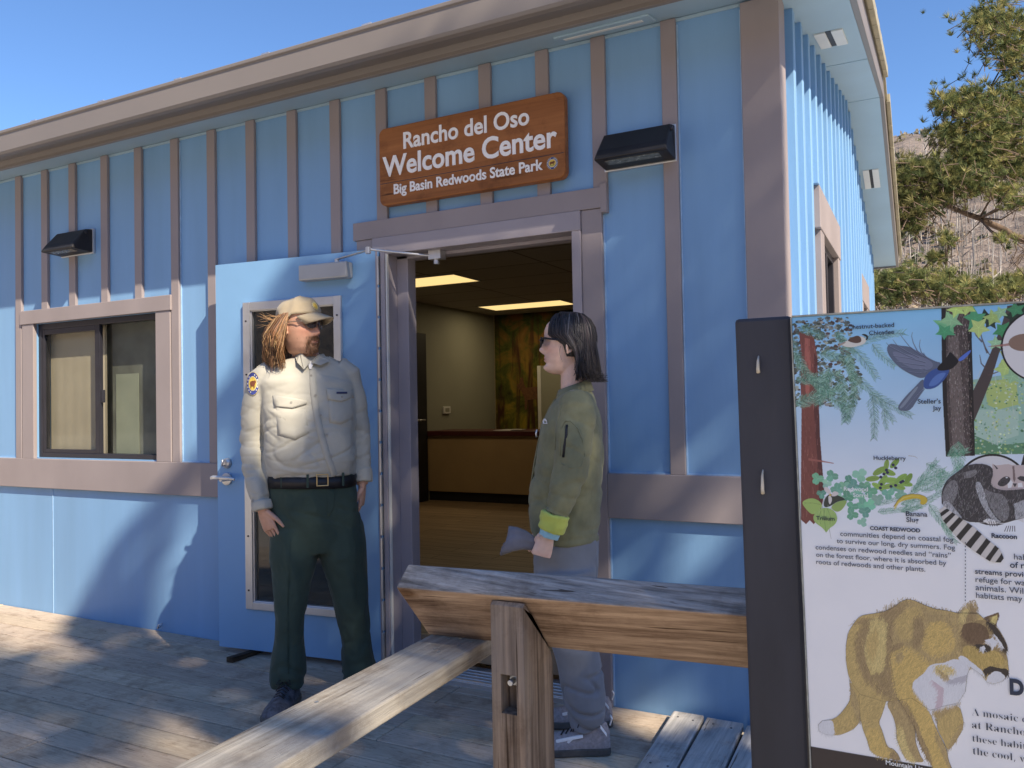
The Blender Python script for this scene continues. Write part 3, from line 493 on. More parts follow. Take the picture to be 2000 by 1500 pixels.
M['deckwood'] = wood('weathered_deck_board', (.37, .305, .24, 1), (.62, .53, .425, 1), 'X', .85, 110, (.27, .74), True, False, bmp=.3, stretch=.09)
d = MB()
y = -.004
k = 0
while y > -3.0:
    x0 = -10.0
    while x0 < -.36:
        x1 = min(x0 + random.choice((3.66, 4.88, 2.44)), -.36)
        if -.36 - x1 < .9:
            x1 = -.36
        t = random.uniform(.86, 1.1)
        d.col = (t, t * random.uniform(.97, 1.0), t * random.uniform(.94, 1.01))
        d.box(x0 + .002, x1 - .002, y - .1355, y, -.036, random.uniform(-.0015, .001))
        x0 = x1
    y -= .1435
    k += 1
d.col = (.05, .045, .04)
d.box(-10, -.36, -3.0, -.01, -.3, -.045)
tag(d.build('deck', M['deckwood'], bevel=.003, colattr=True, seg=1), None, None, kind='structure')

# hillside all round: brown burned slope
m, n, l, b = mat('burned_hillside', (.25, .2, .16, 1), .95)
v = coords(n, l, (1, 1, 1))
f1 = noise(n, l, coords(n, l, (.05, .05, .03)), 1, 9, .72)
f2 = noise(n, l, coords(n, l, (.3, .3, .3)), 1, 6, .75)
c1 = ramp(n, l, f1, [(.28, (.10, .09, .075)), (.44, (.19, .155, .135)), (.57, (.31, .25, .21)), (.72, (.16, .15, .105))])
l.new(mix(n, l, c1, ramp(n, l, f2, [(.3, (.55, .55, .55)), (.7, (1.25, 1.25, 1.25))]), 1, 'MULTIPLY'), b.inputs['Base Color'])
bump(n, l, b, f2, .9, 2.0)
M['hill'] = m
CX, CY = .48, -3.27


def hill_h(az, r):
    a = np.array([[math.cos(az) * 2.2, math.sin(az) * 2.2, 3.3]])
    top = .285 + .05 * float(pnoise(a)[0]) + .02 * float(pnoise(a * 3.1)[0])
    t = min(max((r - 60) / 190, 0), 1)
    return -.45 + t * t * (3 - 2 * t) * 250 * top


h = MB()
rs = [45, 60, 75, 90, 105, 120, 135, 150, 165, 180, 195, 210, 225, 240, 255, 300]
NA = 180
hv = []
for i in range(NA):
    az = 2 * PI * i / NA
    for r in rs:
        p = (CX + r * math.cos(az), CY + r * math.sin(az))
        z = hill_h(az, r) if r < 290 else hill_h(az, 255) - 14
        jit = float(pnoise(np.array([[p[0] * .06, p[1] * .06, .5]]))[0]) * 3.5 if r > 80 else 0
        hv.append((p[0], p[1], z + jit * min(1, (r - 60) / 60) if r > 60 else z))
nr = len(rs)
h.add(hv, [(i * nr + j, i * nr + j + 1, ((i + 1) % NA) * nr + j + 1, ((i + 1) % NA) * nr + j) for i in range(NA) for j in range(nr - 1)])
tag(h.build('hillside', M['hill'], smooth=True), None, None, kind='structure')

# standing dead trunks and scrub on the slope: uncountable
M['plant'] = tinted('foliage', .7, .25, .25, 6)
M['dead'] = tinted('dead_wood', .9, 0, .2, 3)
dm = MB()
for i in range(1300):
    az = math.radians(random.uniform(52, 96))
    r = random.uniform(95, 180)
    x, y = CX + r * math.cos(az), CY + r * math.sin(az)
    z = hill_h(az, r) - 1
    hh = random.uniform(4, 10)
    t = random.uniform(.26, .5) * random.choice((1, 1, .6))
    dm.col = (t, t * .93, t * .86)
    w = random.uniform(.05, .11)
    lx, ly = random.uniform(-.6, .6), random.uniform(-.6, .6)
    dm.tube([(x, y, z), (x + lx, y + ly, z + hh * .6), (x + lx * 1.5, y + ly * 1.5, z + hh)], [w, w * .6, .03], 4, False)
    if random.random() < .5:
        for q in range(random.randint(2, 6)):
            a2 = random.uniform(0, 2 * PI)
            zz = z + hh * random.uniform(.35, .9)
            ll = random.uniform(.8, 2.4)
            dm.tube([(x + lx * .8, y + ly * .8, zz), (x + lx + ll * math.cos(a2), y + ly + ll * math.sin(a2), zz + ll * .5)], [.04, .015], 3, False)
tag(dm.build('dead_trunks', M['dead'], colattr=True, fix=False), 'pale dead tree trunks standing on the burned brown hillside', 'dead trees', kind='stuff')
sm = MB()
for i in range(1100):
    az = math.radians(random.uniform(52, 96))
    r = random.uniform(80, 245)
    x, y = CX + r * math.cos(az), CY + r * math.sin(az)
    z = hill_h(az, r)
    s = random.uniform(.6, 1.9)
    c = random.choice(((.10, .11, .05), (.16, .14, .07), (.19, .16, .11), (.07, .08, .045), (.24, .2, .15)))
    for q in range(22):
        a = Vector((random.gauss(0, 1), random.gauss(0, 1), random.gauss(0, .7)))
        a = a.normalized() * s * random.uniform(.5, 1)
        c0 = Vector((x, y, z + s * .4)) + a
        u = Vector((random.gauss(0, 1), random.gauss(0, 1), random.gauss(0, 1))).normalized() * s * .38
        w = u.orthogonal().normalized() * s * .22
        t = random.uniform(.6, 1.5)
        sm.col = (c[0] * t, c[1] * t, c[2] * t)
        sm.add([c0 - u, c0 + w, c0 + u, c0 - w], [(0, 1, 2, 3)])
tag(sm.build('hillside_scrub', M['plant'], colattr=True, fix=False), 'low dry scrub spread over the burned hillside', 'scrub', kind='stuff')

# ================================================================ BUILDING
bld = thing('building', 'blue board and batten building with taupe trim, brown eave and open door', 'building', (0, 0, 0))
w = MB()
T = .12
for (x0, x1, z0, z1) in ((-10, -4.75, -.02, 2.93), (-4.75, -3.566, -.02, 1.008), (-4.75, -3.566, 1.892, 2.93), (-3.566, -1.96, -.02, 2.93),
                         (-1.96, -.83, 2.15, 2.93), (-.83, 0, -.02, 2.93)):
    w.box(x0, x1, 0, T, z0, z1)
w.build('wall', M['blue'], bld)
w = MB()
poly = [(T, -.02), (1.34, -.02), (1.34, soff(1.34)), (T, soff(T))]
fx = lambda a, b_, h_: (h_, a, b_)
w.prism(poly, fx, -T, 0)
w.prism([(1.34, -.02), (2.15, -.02), (2.15, 1.0), (1.34, 1.0)], fx, -T, 0)
w.prism([(1.34, 2.19), (2.15, 2.19), (2.15, soff(2.15)), (1.34, soff(1.34))], fx, -T, 0)
w.prism([(2.15, -.02), (4.61, -.02), (4.61, soff(4.61)), (3.42, soff(3.42)), (2.15, soff(2.15))], fx, -T, 0)
w.prism([(4.61, -.02), (5.2, -.02), (5.2, 1.0), (4.61, 1.0)], fx, -T, 0)
w.prism([(4.61, 2.16), (5.2, 2.16), (5.2, soff(5.2)), (4.61, soff(4.61))], fx, -T, 0)
w.prism([(5.2, -.02), (6.75, -.02), (6.75, soff(6.75)), (5.2, soff(5.2))], fx, -T, 0)
w.build('wall', M['blue'], bld)
w = MB()
w.box(-10, -T, 6.65, 6.75, -.02, 2.85)
w.box(-10, -9.9, T, 6.65, -.02, 2.85)
w.build('wall', M['blue'], bld)

# battens
bx = [-6.12, -5.82, -5.52, -5.22, -4.92, -4.636, -4.349, -4.033, -3.72, -3.402, -3.1, -2.797, -2.495, -2.2, -1.904, -1.6085, -1.305, -1.009, -.739, -.424]
for x in bx:
    z0 = 1.0
    if -4.8 < x < -3.5:
        z0 = 1.984
    if -2.0 < x < -.7:
        z0 = 2.24
    q = MB().box(x - .032, x + .032, -.019, .001, z0, 2.905)
    q.build('batten', M['trim'], bld, bevel=.002, seg=1)
yy = .29
while yy < 6.7:
    z0 = 0
    if 1.1 < yy < 2.3:
        z0 = 2.41
    if 4.42 < yy < 5.5:
        z0 = 2.40
    q = MB().box(-.001, .038, yy - .03, yy + .03, z0, soff(yy) - .005)
    q.build('batten', M['blue'], bld, bevel=.002, seg=1)
    yy += .272
# bead along the panel edges under the soffit
q = MB().box(-10, -.13, -.006, .002, 2.893, 2.906)
q.build('soffit_bead', M['soffit'], bld)
# caulk lines and sheet joints
M['caulk'] = paint('pale_caulk', (.34, .52, .74, 1), .5, .1, 20, .1)
for x0, x1 in ((-.73, -.457), (-.391, -.129), (-3.37, -3.132), (-5.19, -4.952)):
    MB().box(x0, x1, -.006, .0015, 1.0, 1.006).build('caulk_line', M['caulk'], bld)
for x, z0, z1 in ((-.7295, .0, .805), (-.7295, 1.006, 2.12), (-.1305, 1.006, 2.88), (-.388, 1.006, 2.88), (-3.366, 1.006, 2.88)):
    MB().box(x - .003, x + .003, -.006, .0015, z0, z1).build('caulk_line', M['caulk'], bld)
for x in (-4.585, -1.0, -.19):
    if x < -3:
        MB().box(x - .002, x + .002, -.003, .0015, -.01, .80).build('panel_joint', M['caulk'], bld)
# trims
q = MB().box(-10, -2.05, -.026, .001, .809, 1.0)
q.build('belt_trim', M['trim'], bld, bevel=.003)
q = MB().box(-.732, -.127, -.026, .001, .809, 1.0)
q.build('belt_trim', M['trim'], bld, bevel=.003)
q = MB().box(-.127, .022, -.022, -.001, -.02, 2.90)
q.box(.0, .022, -.001, .13, -.02, soff(.06))
q.build('corner_trim', M['trim'], bld, bevel=.003)
q = MB().box(-2.077, -.713, -.032, .001, 2.15, 2.24)
q.box(-.735, -.706, -.034, .001, 2.128, 2.255)
q.build('door_head_trim', M['trim'], bld, bevel=.002)
q = MB().box(-.828, -.733, -.026, .001, -.01, 2.149)
q.build('door_jamb_trim', M['trim'], bld, bevel=.003)
q = MB().box(-2.06, -1.962, -.026, .001, -.01, 2.149)
q.build('door_jamb_trim', M['trim'], bld, bevel=.003)

# left window: trim boards, bronze frame, two panes
win = MB().box(-4.89, -3.428, -.03, .001, 1.893, 1.984).build('window', M['trim'], bld, bevel=.003)
MB().box(-4.872, -4.75, -.024, .001, 1.0, 1.893).build('window_trim', M['trim'], win, bevel=.003)
MB().box(-3.566, -3.44, -.024, .001, 1.0, 1.893).build('window_trim', M['trim'], win, bevel=.003)
q = MB()
for (x0, x1, z0, z1) in ((-4.75, -4.715, 1.008, 1.892), (-3.601, -3.566, 1.008, 1.892), (-4.715, -3.601, 1.008, 1.038), (-4.715, -3.601, 1.855, 1.892)):
    q.box(x0, x1, .012, .07, z0, z1)
q.build('window_frame', M['bronze'], win, bevel=.003)
q = MB()
for (x0, x1, z0, z1) in ((-4.178, -4.128, 1.038, 1.855), (-4.715, -4.69, 1.038, 1.855), (-4.69, -4.178, 1.038, 1.062), (-4.69, -4.178, 1.82, 1.855)):
    q.box(x0, x1, .016, .038, z0, z1)
q.box(-4.131, -4.124, .010, .03, 1.038, 1.855)
q.box(-4.118, -4.098, .014, .03, 1.36, 1.44)
q.build('sash', M['bronze'], win, bevel=.002)
MB().box(-4.69, -4.178, .026, .030, 1.06, 1.825).build('pane', M['glass'], win)
MB().box(-4.128, -3.6, .050, .054, 1.036, 1.857).build('pane', M['glass'], win)
bm_ = MB()
nn_ = 40
vs = []
for z in (1.02, 1.885):
    for i in range(nn_ + 1):
        vs.append((-4.72 + .575 * i / nn_, .078 + .0006 * math.sin(i * .9), z))
bm_.add(vs, [(i, i + 1, nn_ + 2 + i, nn_ + 1 + i) for i in range(nn_)])
M['blind'] = paint('beige_shade', (.80, .73, .58, 1), .8, .05, 4, .1)
bm_.build('window_shade', M['blind'], win, smooth=True)
M['gauze'] = paint('grey_green_gauze', (.30, .33, .30, 1), .8, .2, 5, .1)  # flat colours that imitate the reflection seen in the right pane
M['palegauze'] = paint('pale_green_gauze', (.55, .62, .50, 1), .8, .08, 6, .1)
MB().box(-4.14, -3.57, .112, .114, 1.02, 1.885).build('window_shade', M['gauze'], win)  # added sheet, painted reflection behind the glass, no blind here
MB().box(-4.10, -3.885, .106, .108, 1.03, 1.54).build('window_shade', M['palegauze'], win)  # added sheet, paler rectangle of the same painted reflection

# side windows
for (y0, y1, o0, o1, zt, zo, sill) in ((1.12, 2.29, 1.34, 2.15, 2.41, 2.19, 1.0), (4.44, 5.47, 4.61, 5.2, 2.40, 2.16, 1.0)):
    sw = MB().box(-.001, .04, y0, y1, zo, zt).build('window', M['trim'], bld, bevel=.003)
    for a, c in ((y0 + .06, o0), (o1, y1 - .01)):
        MB().box(-.001, .035, a, c, sill - .1, zo).build('window_trim', M['trim'], sw, bevel=.003)
    MB().box(-.001, .035, y0, y1, sill - .2, sill - .1).build('window_trim', M['trim'], sw, bevel=.003)
    q = MB()
    mid = (o0 + o1) / 2
    for (a, c, z0, z1) in ((o0, o0 + .04, sill, zo), (o1 - .04, o1, sill, zo), (mid - .03, mid + .03, sill, zo - .04), (o0 + .04, o1 - .04, zo - .04, zo), (o0 + .04, o1 - .04, sill, sill + .04)):
        q.box(-.05, .006, a, c, z0, z1)
    q.build('window_frame', M['bronze'], sw, bevel=.003)
    MB().box(-.04, -.036, o0 + .04, o1 - .04, sill + .04, zo - .04).build('pane', M['doorglass'], sw)

# eave: soffit, fascia, gutter, roof, rake
q = MB()
fe = lambda a, b_, h_: (h_, a, b_)
q.prism([(.0, 2.91), (.0, 2.925), (-.24, 2.875), (-.24, 2.86)], fe, -10, .0)
q.build('soffit', M['soffit'], bld)
q = MB()
ys = [-.24, 1.75, 3.42, 6.95]
for a, c in zip(ys[:-1], ys[1:]):
    q.prism([(a + .003, soff(a)), (c - .003, soff(c)), (c - .003, soff(c) + .015), (a + .003, soff(a) + .015)], fx, .001, .255)
for yj in (1.75, 3.42):
    q.box(.01, .25, yj - .012, yj + .012, soff(yj) - .006, soff(yj) + .004)
q.build('soffit', M['soffit'], bld)
q = MB().box(-10, .256, -.262, -.24, 2.855, 3.02)
q.build('fascia', M['fascia'], bld, bevel=.002)
q = MB()
gp = [(-.262, 2.872), (-.27, 2.900), (-.372, 2.874), (-.398, 2.876), (-.406, 2.89), (-.402, 2.995), (-.41, 3.0), (-.41, 3.018), (-.395, 3.022), (-.262, 3.022)]
q.prism(gp, fe, -10, -5.145)
q.prism(gp, fe, -5.141, .27)
q.build('gutter', M['fascia'], bld, bevel=.003)
for x in np.arange(-6.6, .2, .61):
    MB().box(x, x + .05, -.40, -.27, 3.022, 3.03).build('gutter_strap', M['alu'], bld)
q = MB()
for a, c, d_ in ((-.41, 3.42, 0), (3.42, 7.0, 0)):
    q.prism([(a, soff(a) + .0), (c, soff(c) + .0), (c, soff(c) + .15), (a, soff(a) + .15)], fx, .255, .283)
q.build('rake_board', M['fascia'], bld, bevel=.002)
q = MB()
for a, c in ((-.34, 3.42), (3.42, 7.06)):
    q.prism([(a, soff(a) + .152), (c, soff(c) + .152), (c, soff(c) + .20), (a, soff(a) + .20)], fx, -10, .30)
q.build('roof', M['roof'], bld)
q = MB()
a = -.34
while a < 6.9:
    if not (a < 3.42 < a + .36):
        MB().prism([(a, soff(a) + .135), (a + .36, soff(a + .36) + .135), (a + .37, soff(a + .37) + .215), (a, soff(a) + .205)], fx, .29, .32).build('roof_edge', M['roof'], bld, bevel=.004)
    a += .372
q = MB().box(-.0, .255, 6.95, 6.98, soff(6.95) - .02, soff(6.95) + .15)
q.build('fascia', M['fascia'], bld)
# vents in the soffits
for y0 in (.83, 4.55):
    q = MB()
    for (x0, x1) in ((.06, .112), (.138, .19)):
        q.prism([(y0, soff(y0) - .008), (y0 + .36, soff(y0 + .36) - .008), (y0 + .36, soff(y0 + .36)), (y0, soff(y0))], fx, x0, x1)
    q.prism([(y0 + .2, soff(y0 + .2) - .008), (y0 + .36, soff(y0 + .36) - .008), (y0 + .36, soff(y0 + .36)), (y0 + .2, soff(y0 + .2))], fx, .113, .137) if y0 > 40 else None
    vt = q.build('soffit_vent', M['white'], bld, bevel=.001)
    MB().prism([(y0, soff(y0) - .003), (y0 + .36, soff(y0 + .36) - .003), (y0 + .36, soff(y0 + .36) - .001), (y0, soff(y0) - .001)], fx, .112, .138).build('vent_slot', M['black'], vt)
q = MB()
sl = lambda y_: 2.91 + .2083 * y_
q.prism([(-.06, sl(-.06) - .010), (-.17, sl(-.17) - .010), (-.17, sl(-.17)), (-.06, sl(-.06))], fe, -.88, -.46)
vt = q.build('soffit_vent', M['soffit'], bld, bevel=.002)
MB().prism([(-.105, sl(-.105) - .013), (-.13, sl(-.13) - .013), (-.13, sl(-.13) - .005), (-.105, sl(-.105) - .005)], fe, -.85, -.5).build('vent_slot', M['white'], vt)

# door frame
q = MB()
q.box(-.872, -.829, -.035, .13, -.01, 2.062)
q.box(-1.955, -.829, -.037, .13, 2.062, 2.149)
q.box(-1.925, -1.868, -.035, .13, -.01, 2.062)
q.box(-1.868, -1.80, .05, .12, -.01, 2.062)
q.box(-1.868, -.872, .05, .12, 2.045, 2.062)
q.build('door_frame', M['frame'], bld, bevel=.003)
q = MB().box(-1.868, -.872, -.07, .14, -.01, .022)
for i in range(5):
    q.box(-1.868, -.872, -.06 + i * .035, -.045 + i * .035, .021, .026)
q.build('threshold', M['alu'], bld, bevel=.002)

# the open leaf, swung back against the wall
H0 = Vector((-1.905, -.05, 0))
DV = Vector((-.9947, -.1029, 0))
NV = Vector((.1029, -.9947, 0))
lp = lambda s, z, o: tuple(H0 + DV * s + NV * o + Vector((0, 0, z)))


def lbox(mb, s0, s1, z0, z1, o0, o1):
    mb.hexa([lp(s0, z0, o0), lp(s1, z0, o0), lp(s1, z0, o1), lp(s0, z0, o1)], [lp(s0, z1, o0), lp(s1, z1, o0), lp(s1, z1, o1), lp(s0, z1, o1)])


q = MB()
for (s0, s1, z0, z1) in ((0, .25, .03, 2.09), (.79, 1.02, .03, 2.09), (.25, .79, .03, .285), (.25, .79, 1.835, 2.09)):
    lbox(q, s0, s1, z0, z1, -.045, 0)
door = q.build('door', M['bluedoor'], bld)
q = MB()
a, c, e, f_ = .214, .827, .248, 1.871
for (s0, s1, z0, z1) in ((a, a + .045, e, f_), (c - .045, c, e, f_), (a + .045, c - .045, e, e + .04), (a + .045, c - .045, f_ - .045, f_)):
    lbox(q, s0, s1, z0, z1, .001, .018)
for (s0, s1, z0, z1) in ((a + .04, a + .052, e + .03, f_ - .03), (c - .052, c - .04, e + .03, f_ - .03), (a + .05, c - .05, e + .03, e + .045), (a + .05, c - .05, f_ - .05, f_ - .035)):
    lbox(q, s0, s1, z0, z1, -.014, .008)
fr = q.build('window_frame', M['alu'], door, bevel=.003)
for z in np.linspace(e + .1, f_ - .1, 6):
    for s in (a + .022, c - .022):
        p = Vector(lp(s, z, .018))
        MB().tube([p, p + NV * .003], .005, 8).build('screw', M['bronze'], door)
q = MB()
lbox(q, .25, .79, .28, 1.84, -.016, -.010)
q.build('pane', M['doorglass'], door)
# lever handle, lock
q = MB()
p = Vector(lp(.952, .93, 0))
q.tube([p, p + NV * .012], .033, 20)
q.tube([p, p + NV * .055], .011, 12)
q.tube([Vector(lp(.958, .94, .055)), Vector(lp(1.0, .942, .056)), Vector(lp(1.022, .938, .05))], [(.0125, .006), (.0115, .006), (.010, .005)], 10)
q.tube([Vector(lp(.958, .94, .055)), Vector(lp(.90, .938, .055)), Vector(lp(.862, .934, .052))], [(.0125, .006), (.0115, .006), (.008, .005)], 10)
q.build('handle', M['alu'], door, smooth=True, bevel=.001)
q = MB()
p = Vector(lp(.952, 1.015, 0))
q.tube([p, p + NV * .012, p + NV * .02], [.029, .027, .018], 20)
q.tube([p + NV * .02 + Vector((0, 0, -.012)), p + NV * .04 + Vector((0, 0, -.012)), p + NV * .04 + Vector((0, 0, .018)), p + NV * .02 + Vector((0, 0, .018))], .005, 8)
q.build('lock', M['alu'], door, smooth=True)
# closer body with arm
q = MB()
lbox(q, .148, .436, 1.952, 2.034, .001, .062)
clo = q.build('closer', M['closer'], door, bevel=.008)
q = MB()
k0 = Vector((-1.885, -.16, 2.062))
q.tube([lp(.22, 2.034, .035), lp(.22, 2.052, .035)], .012, 10)
q.tube([lp(.22, 2.050, .035), k0], [(.004, .011)] * 2, 8)
q.tube([k0 - Vector((0, 0, .016)), k0 + Vector((0, 0, .016))], .014, 12)
q.tube([k0 + Vector((0, 0, .006)), (-1.62, .02, 2.035)], .0065, 8)
q.box(-1.645, -1.575, .0, .05, 2.018, 2.062)
q.tube([(-1.61, .02, 1.995), (-1.61, .02, 2.06)], .014, 10)
q.build('closer_arm', M['alu'], door, bevel=.001)
# continuous gear hinge
q = MB()
q.box(-1.932, -1.912, -.052, -.034, .03, 2.088)
q.box(-1.893, -1.868, -.055, -.034, .03, 2.088)
q.build('hinge', M['frame'], door, bevel=.002)
q = MB()
z = .05
while z < 2.05:
    MB().box(-1.909, -1.898, -.064, -.046, z, min(z + .142, 2.07)).build('hinge_knuckle', M['alu'], door, bevel=.002)
    z += .155
q = MB().box(-1.866, -1.858, -.048, -.034, 0, 2.06)
q.build('weatherstrip', M['white'], door)

# room behind the door
m, n, l, b = mat('plank_floor', (.2, .13, .07, 1), .45)
br = n.new('ShaderNodeTexBrick')
br.offset = .37
br.inputs['Scale'].default_value = 1
br.inputs['Brick Width'].default_value = 1.2
br.inputs['Row Height'].default_value = .15
br.inputs['Mortar Size'].default_value = .004
br.inputs['Color1'].default_value = (.36, .25, .15, 1)
br.inputs['Color2'].default_value = (.27, .185, .11, 1)
br.inputs['Mortar'].default_value = (.05, .035, .02, 1)
l.new(coords(n, l, (1, 1, 1)), br.inputs['Vector'])
gr = noise(n, l, coords(n, l, (1.2, 22, 1)), 2, 5)
l.new(mix(n, l, br.outputs[0], ramp(n, l, gr, [(.3, (.6, .6, .6)), (.7, (1.2, 1.2, 1.2))]), 1, 'MULTIPLY'), b.inputs['Base Color'])
M['plankfloor'] = m
M['olive'] = paint('olive_wall_paint', (.30, .30, .235, 1), .7, .03, 2, .05)
M['tan'] = paint('tan_wall_paint', (.42, .35, .22, 1), .7, .03, 2, .05)
m, n, l, b = mat('ceiling_tile', (.42, .40, .36, 1), .9)
br = n.new('ShaderNodeTexBrick')
br.offset = 0
br.inputs['Scale'].default_value = 1
br.inputs['Brick Width'].default_value = 1.22
br.inputs['Row Height'].default_value = .61
br.inputs['Mortar Size'].default_value = .012
br.inputs['Color1'].default_value = (.45, .42, .37, 1)
br.inputs['Color2'].default_value = (.41, .385, .34, 1)
br.inputs['Mortar'].default_value = (.2, .18, .15, 1)
l.new(coords(n, l, (1, 1, 1)), br.inputs['Vector'])
l.new(br.outputs[0], b.inputs['Base Color'])
M['ceiling'] = m
FZ = .15
MB().box(-4.97, -T, T, 6.6, FZ - .1, FZ).build('floor', M['plankfloor'], bld)
MB().box(-4.97, -T, T, 6.6, 2.535, 2.56).build('ceiling', M['ceiling'], bld)
MB().box(-4.97, -4.85, T, 6.6, FZ, 2.535).build('inner_wall', M['olive'], bld)
MB().box(-4.85, -T, 6.57, 6.6, FZ, 2.535).build('inner_wall', M['tan'], bld)
MB().box(-T - .02, -T, T, 6.57, FZ, 2.535).build('inner_wall', M['tan'], bld)
q = MB()
q.box(-4.85, -4.82, 4.42, 4.80, FZ, 2.16)
q.box(-4.85, -4.825, 4.38, 4.42, FZ, 2.2)
idr = q.build('inner_door', M['black'], bld, bevel=.002)
q = MB()
q.tube([(-4.82, 4.60, 1.12), (-4.765, 4.60, 1.12)], .012, 10)
q.tube([(-4.77, 4.52, 1.125), (-4.768, 4.68, 1.12)], .010, 8)
q.build('handle', M['alu'], idr, smooth=True)
# painted forest mural on the back wall
m, n, l, b = mat('forest_mural', (.1, .08, .04, 1), .75, 0, .1)
v = coords(n, l, (1, 1, 1))
f1 = noise(n, l, v, 3.0, 8, .65, .6)
f2 = noise(n, l, coords(n, l, (9, 1, .7)), 1.0, 5, .6, .4)
sp = n.new('ShaderNodeSeparateXYZ')
l.new(v, sp.inputs[0])
zr = n.new('ShaderNodeMapRange')
zr.inputs[1].default_value = .9
zr.inputs[2].default_value = 2.5
l.new(sp.outputs[2], zr.inputs[0])
low = ramp(n, l, f1, [(.3, (.02, .02, .008)), (.46, (.13, .13, .02)), (.58, (.34, .25, .03)), (.72, (.09, .14, .03))])
hi = ramp(n, l, f1, [(.32, (.014, .014, .008)), (.48, (.055, .075, .02)), (.6, (.20, .085, .03)), (.72, (.30, .22, .05))])
base_ = mix(n, l, low, hi, zr.outputs[0])
tr = ramp(n, l, f2, [(.5, (0, 0, 0)), (.62, (1, 1, 1))])
l.new(mix(n, l, base_, (.065, .028, .016, 1), tr), b.inputs['Base Color'])
M['mural'] = m
mu = MB().box(-4.82, -3.3, 6.545, 6.568, .9, 2.53).build('mural', M['mural'], bld)
dq = MB()      # the deer standing in the painting, a flat painted figure
dz = lambda pts: [(-4.48 + x_ * .01, z_ * .01 + 1.45) for x_, z_ in pts]
M['deer'] = paint('painted_deer', (.15, .065, .025, 1), .8, .25, 30, 0)
dq.prism(dz([(0, 10), (4, 13), (5, 20), (9, 20), (10, 12), (13, 6), (30, 7), (35, 3), (33, -12), (35, -24), (32, -24), (29, -10), (16, -11), (14, -24), (11, -24), (11, -8), (6, 2), (1, 5)]), lambda a, b_, h_: (a, h_, b_), 6.540, 6.544)
dq.build('painted_deer', M['deer'], mu)
q = MB().box(-4.15, -4.10, 6.50, 6.544, FZ, 1.80)
q.build('corner_guard', M['white'], bld)
MB().box(-4.10, -3.3, 6.51, 6.544, .9, 1.8).build('inner_panel', M['olive'], bld)
# counter
cn = thing('counter', 'tan reception counter with dark red top, inside the open doorway', 'counter', (-3.6, 4.9, FZ))
M['redtop'] = paint('dark_red_laminate', (.085, .018, .018, 1), .35, .1, 8, .03)
M['tanfront'] = paint('tan_counter_front', (.40, .27, .135, 1), .6, .05, 4, .05)
sft = Vector((3.6, -4.9, -FZ))


def cbox(name, mt, *a, bevel=.004):
    o = MB().box(*a).build(name, mt, cn, bevel=bevel)
    o.location = sft
    return o


cbox('countertop', M['redtop'], -4.85, -1.9, 4.80, 5.45, .93, .985)
cbox('front_panel', M['tanfront'], -4.85, -1.95, 4.84, 5.40, .262, .93)
cbox('toe_kick', M['black'], -4.85, -1.98, 4.87, 5.38, FZ, .262)
q = MB().box(-3.95, -3.72, 4.86, 5.05, .985, .992)
q.box(-3.86, -3.60, 4.90, 5.02, .9925, 1.0)
tag(q.build('papers', M['white'], None, bevel=.001), 'thin stack of pale papers on the dark red counter', 'papers')
q = MB().box(-4.85, -4.825, 5.19, 5.35, 1.185, 1.275).build('thermostat', M['white'], None, bevel=.006)
tag(q, 'small white thermostat on the olive wall beside the dark door', 'thermostat')
MB().box(-4.826, -4.822, 5.225, 5.315, 1.21, 1.255).build('screen', M['olive'], q)
# ceiling lights: lit
m, n, l, b = mat('lit_diffuser', (.9, .85, .7, 1), .5)
b.inputs['Emission Color'].default_value = (1, .70, .28, 1)
b.inputs['Emission Strength'].default_value = .62
M['lit'] = m
for (x0, y0, lab) in ((-4.55, 3.12, 'lit ceiling panel nearest the doorway, partly cut by the left jamb'), (-4.49, 5.46, 'lit ceiling panel deeper in the room, above the woman and counter')):
    t = thing('ceiling_light', lab, 'ceiling light', (x0, y0, 2.535), 0, 'lit ceiling panels')
    f = MB()
    for a in ((0, 1.16, 0, .015), (0, 1.16, .5, .515), (0, .015, .015, .5), (1.145, 1.16, .015, .5)):
        f.box(a[0], a[1], a[2], a[3], -.012, -.001)
    f.build('frame', M['white'], t)
    MB().box(.015, 1.145, .015, .5, -.008, -.002).build('diffuser', M['lit'], t)
    la = bpy.data.lights.new('panel_light', 'AREA')
    la.shape, la.size, la.size_y, la.energy, la.color = 'RECTANGLE', 1.1, .46, 3.0, (1, .82, .55)
    lo = bpy.data.objects.new('panel_light', la)
    COL.objects.link(lo)
    lo.parent = t
    lo.location = (.58, .257, -.02)
q = MB()
q.ell((-2.2, 2.0, 2.53), (.07, .07, .02))
tag(q.build('smoke_detector', M['white'], None, smooth=True), 'round smoke detector on the dim ceiling inside the doorway', 'smoke detector')

# ================================================================ lettering
def font(names):
    for nm in names:
        try:
            return bpy.data.fonts.load(bpy.utils.system_resource('DATAFILES', path='fonts') + '/' + nm)
        except Exception:
            pass
    return None


SANS = font(['Inter.woff2'])
SERIF = font(['NotoSansMath-Regular.woff2'])


def serif(s):
    out = ''
    for ch in s:
        if 'A' <= ch <= 'Z':
            out += chr(0x1D400 + ord(ch) - 65)
        elif 'a' <= ch <= 'z':
            out += chr(0x1D41A + ord(ch) - 97)
        else:
            out += ch
    return out


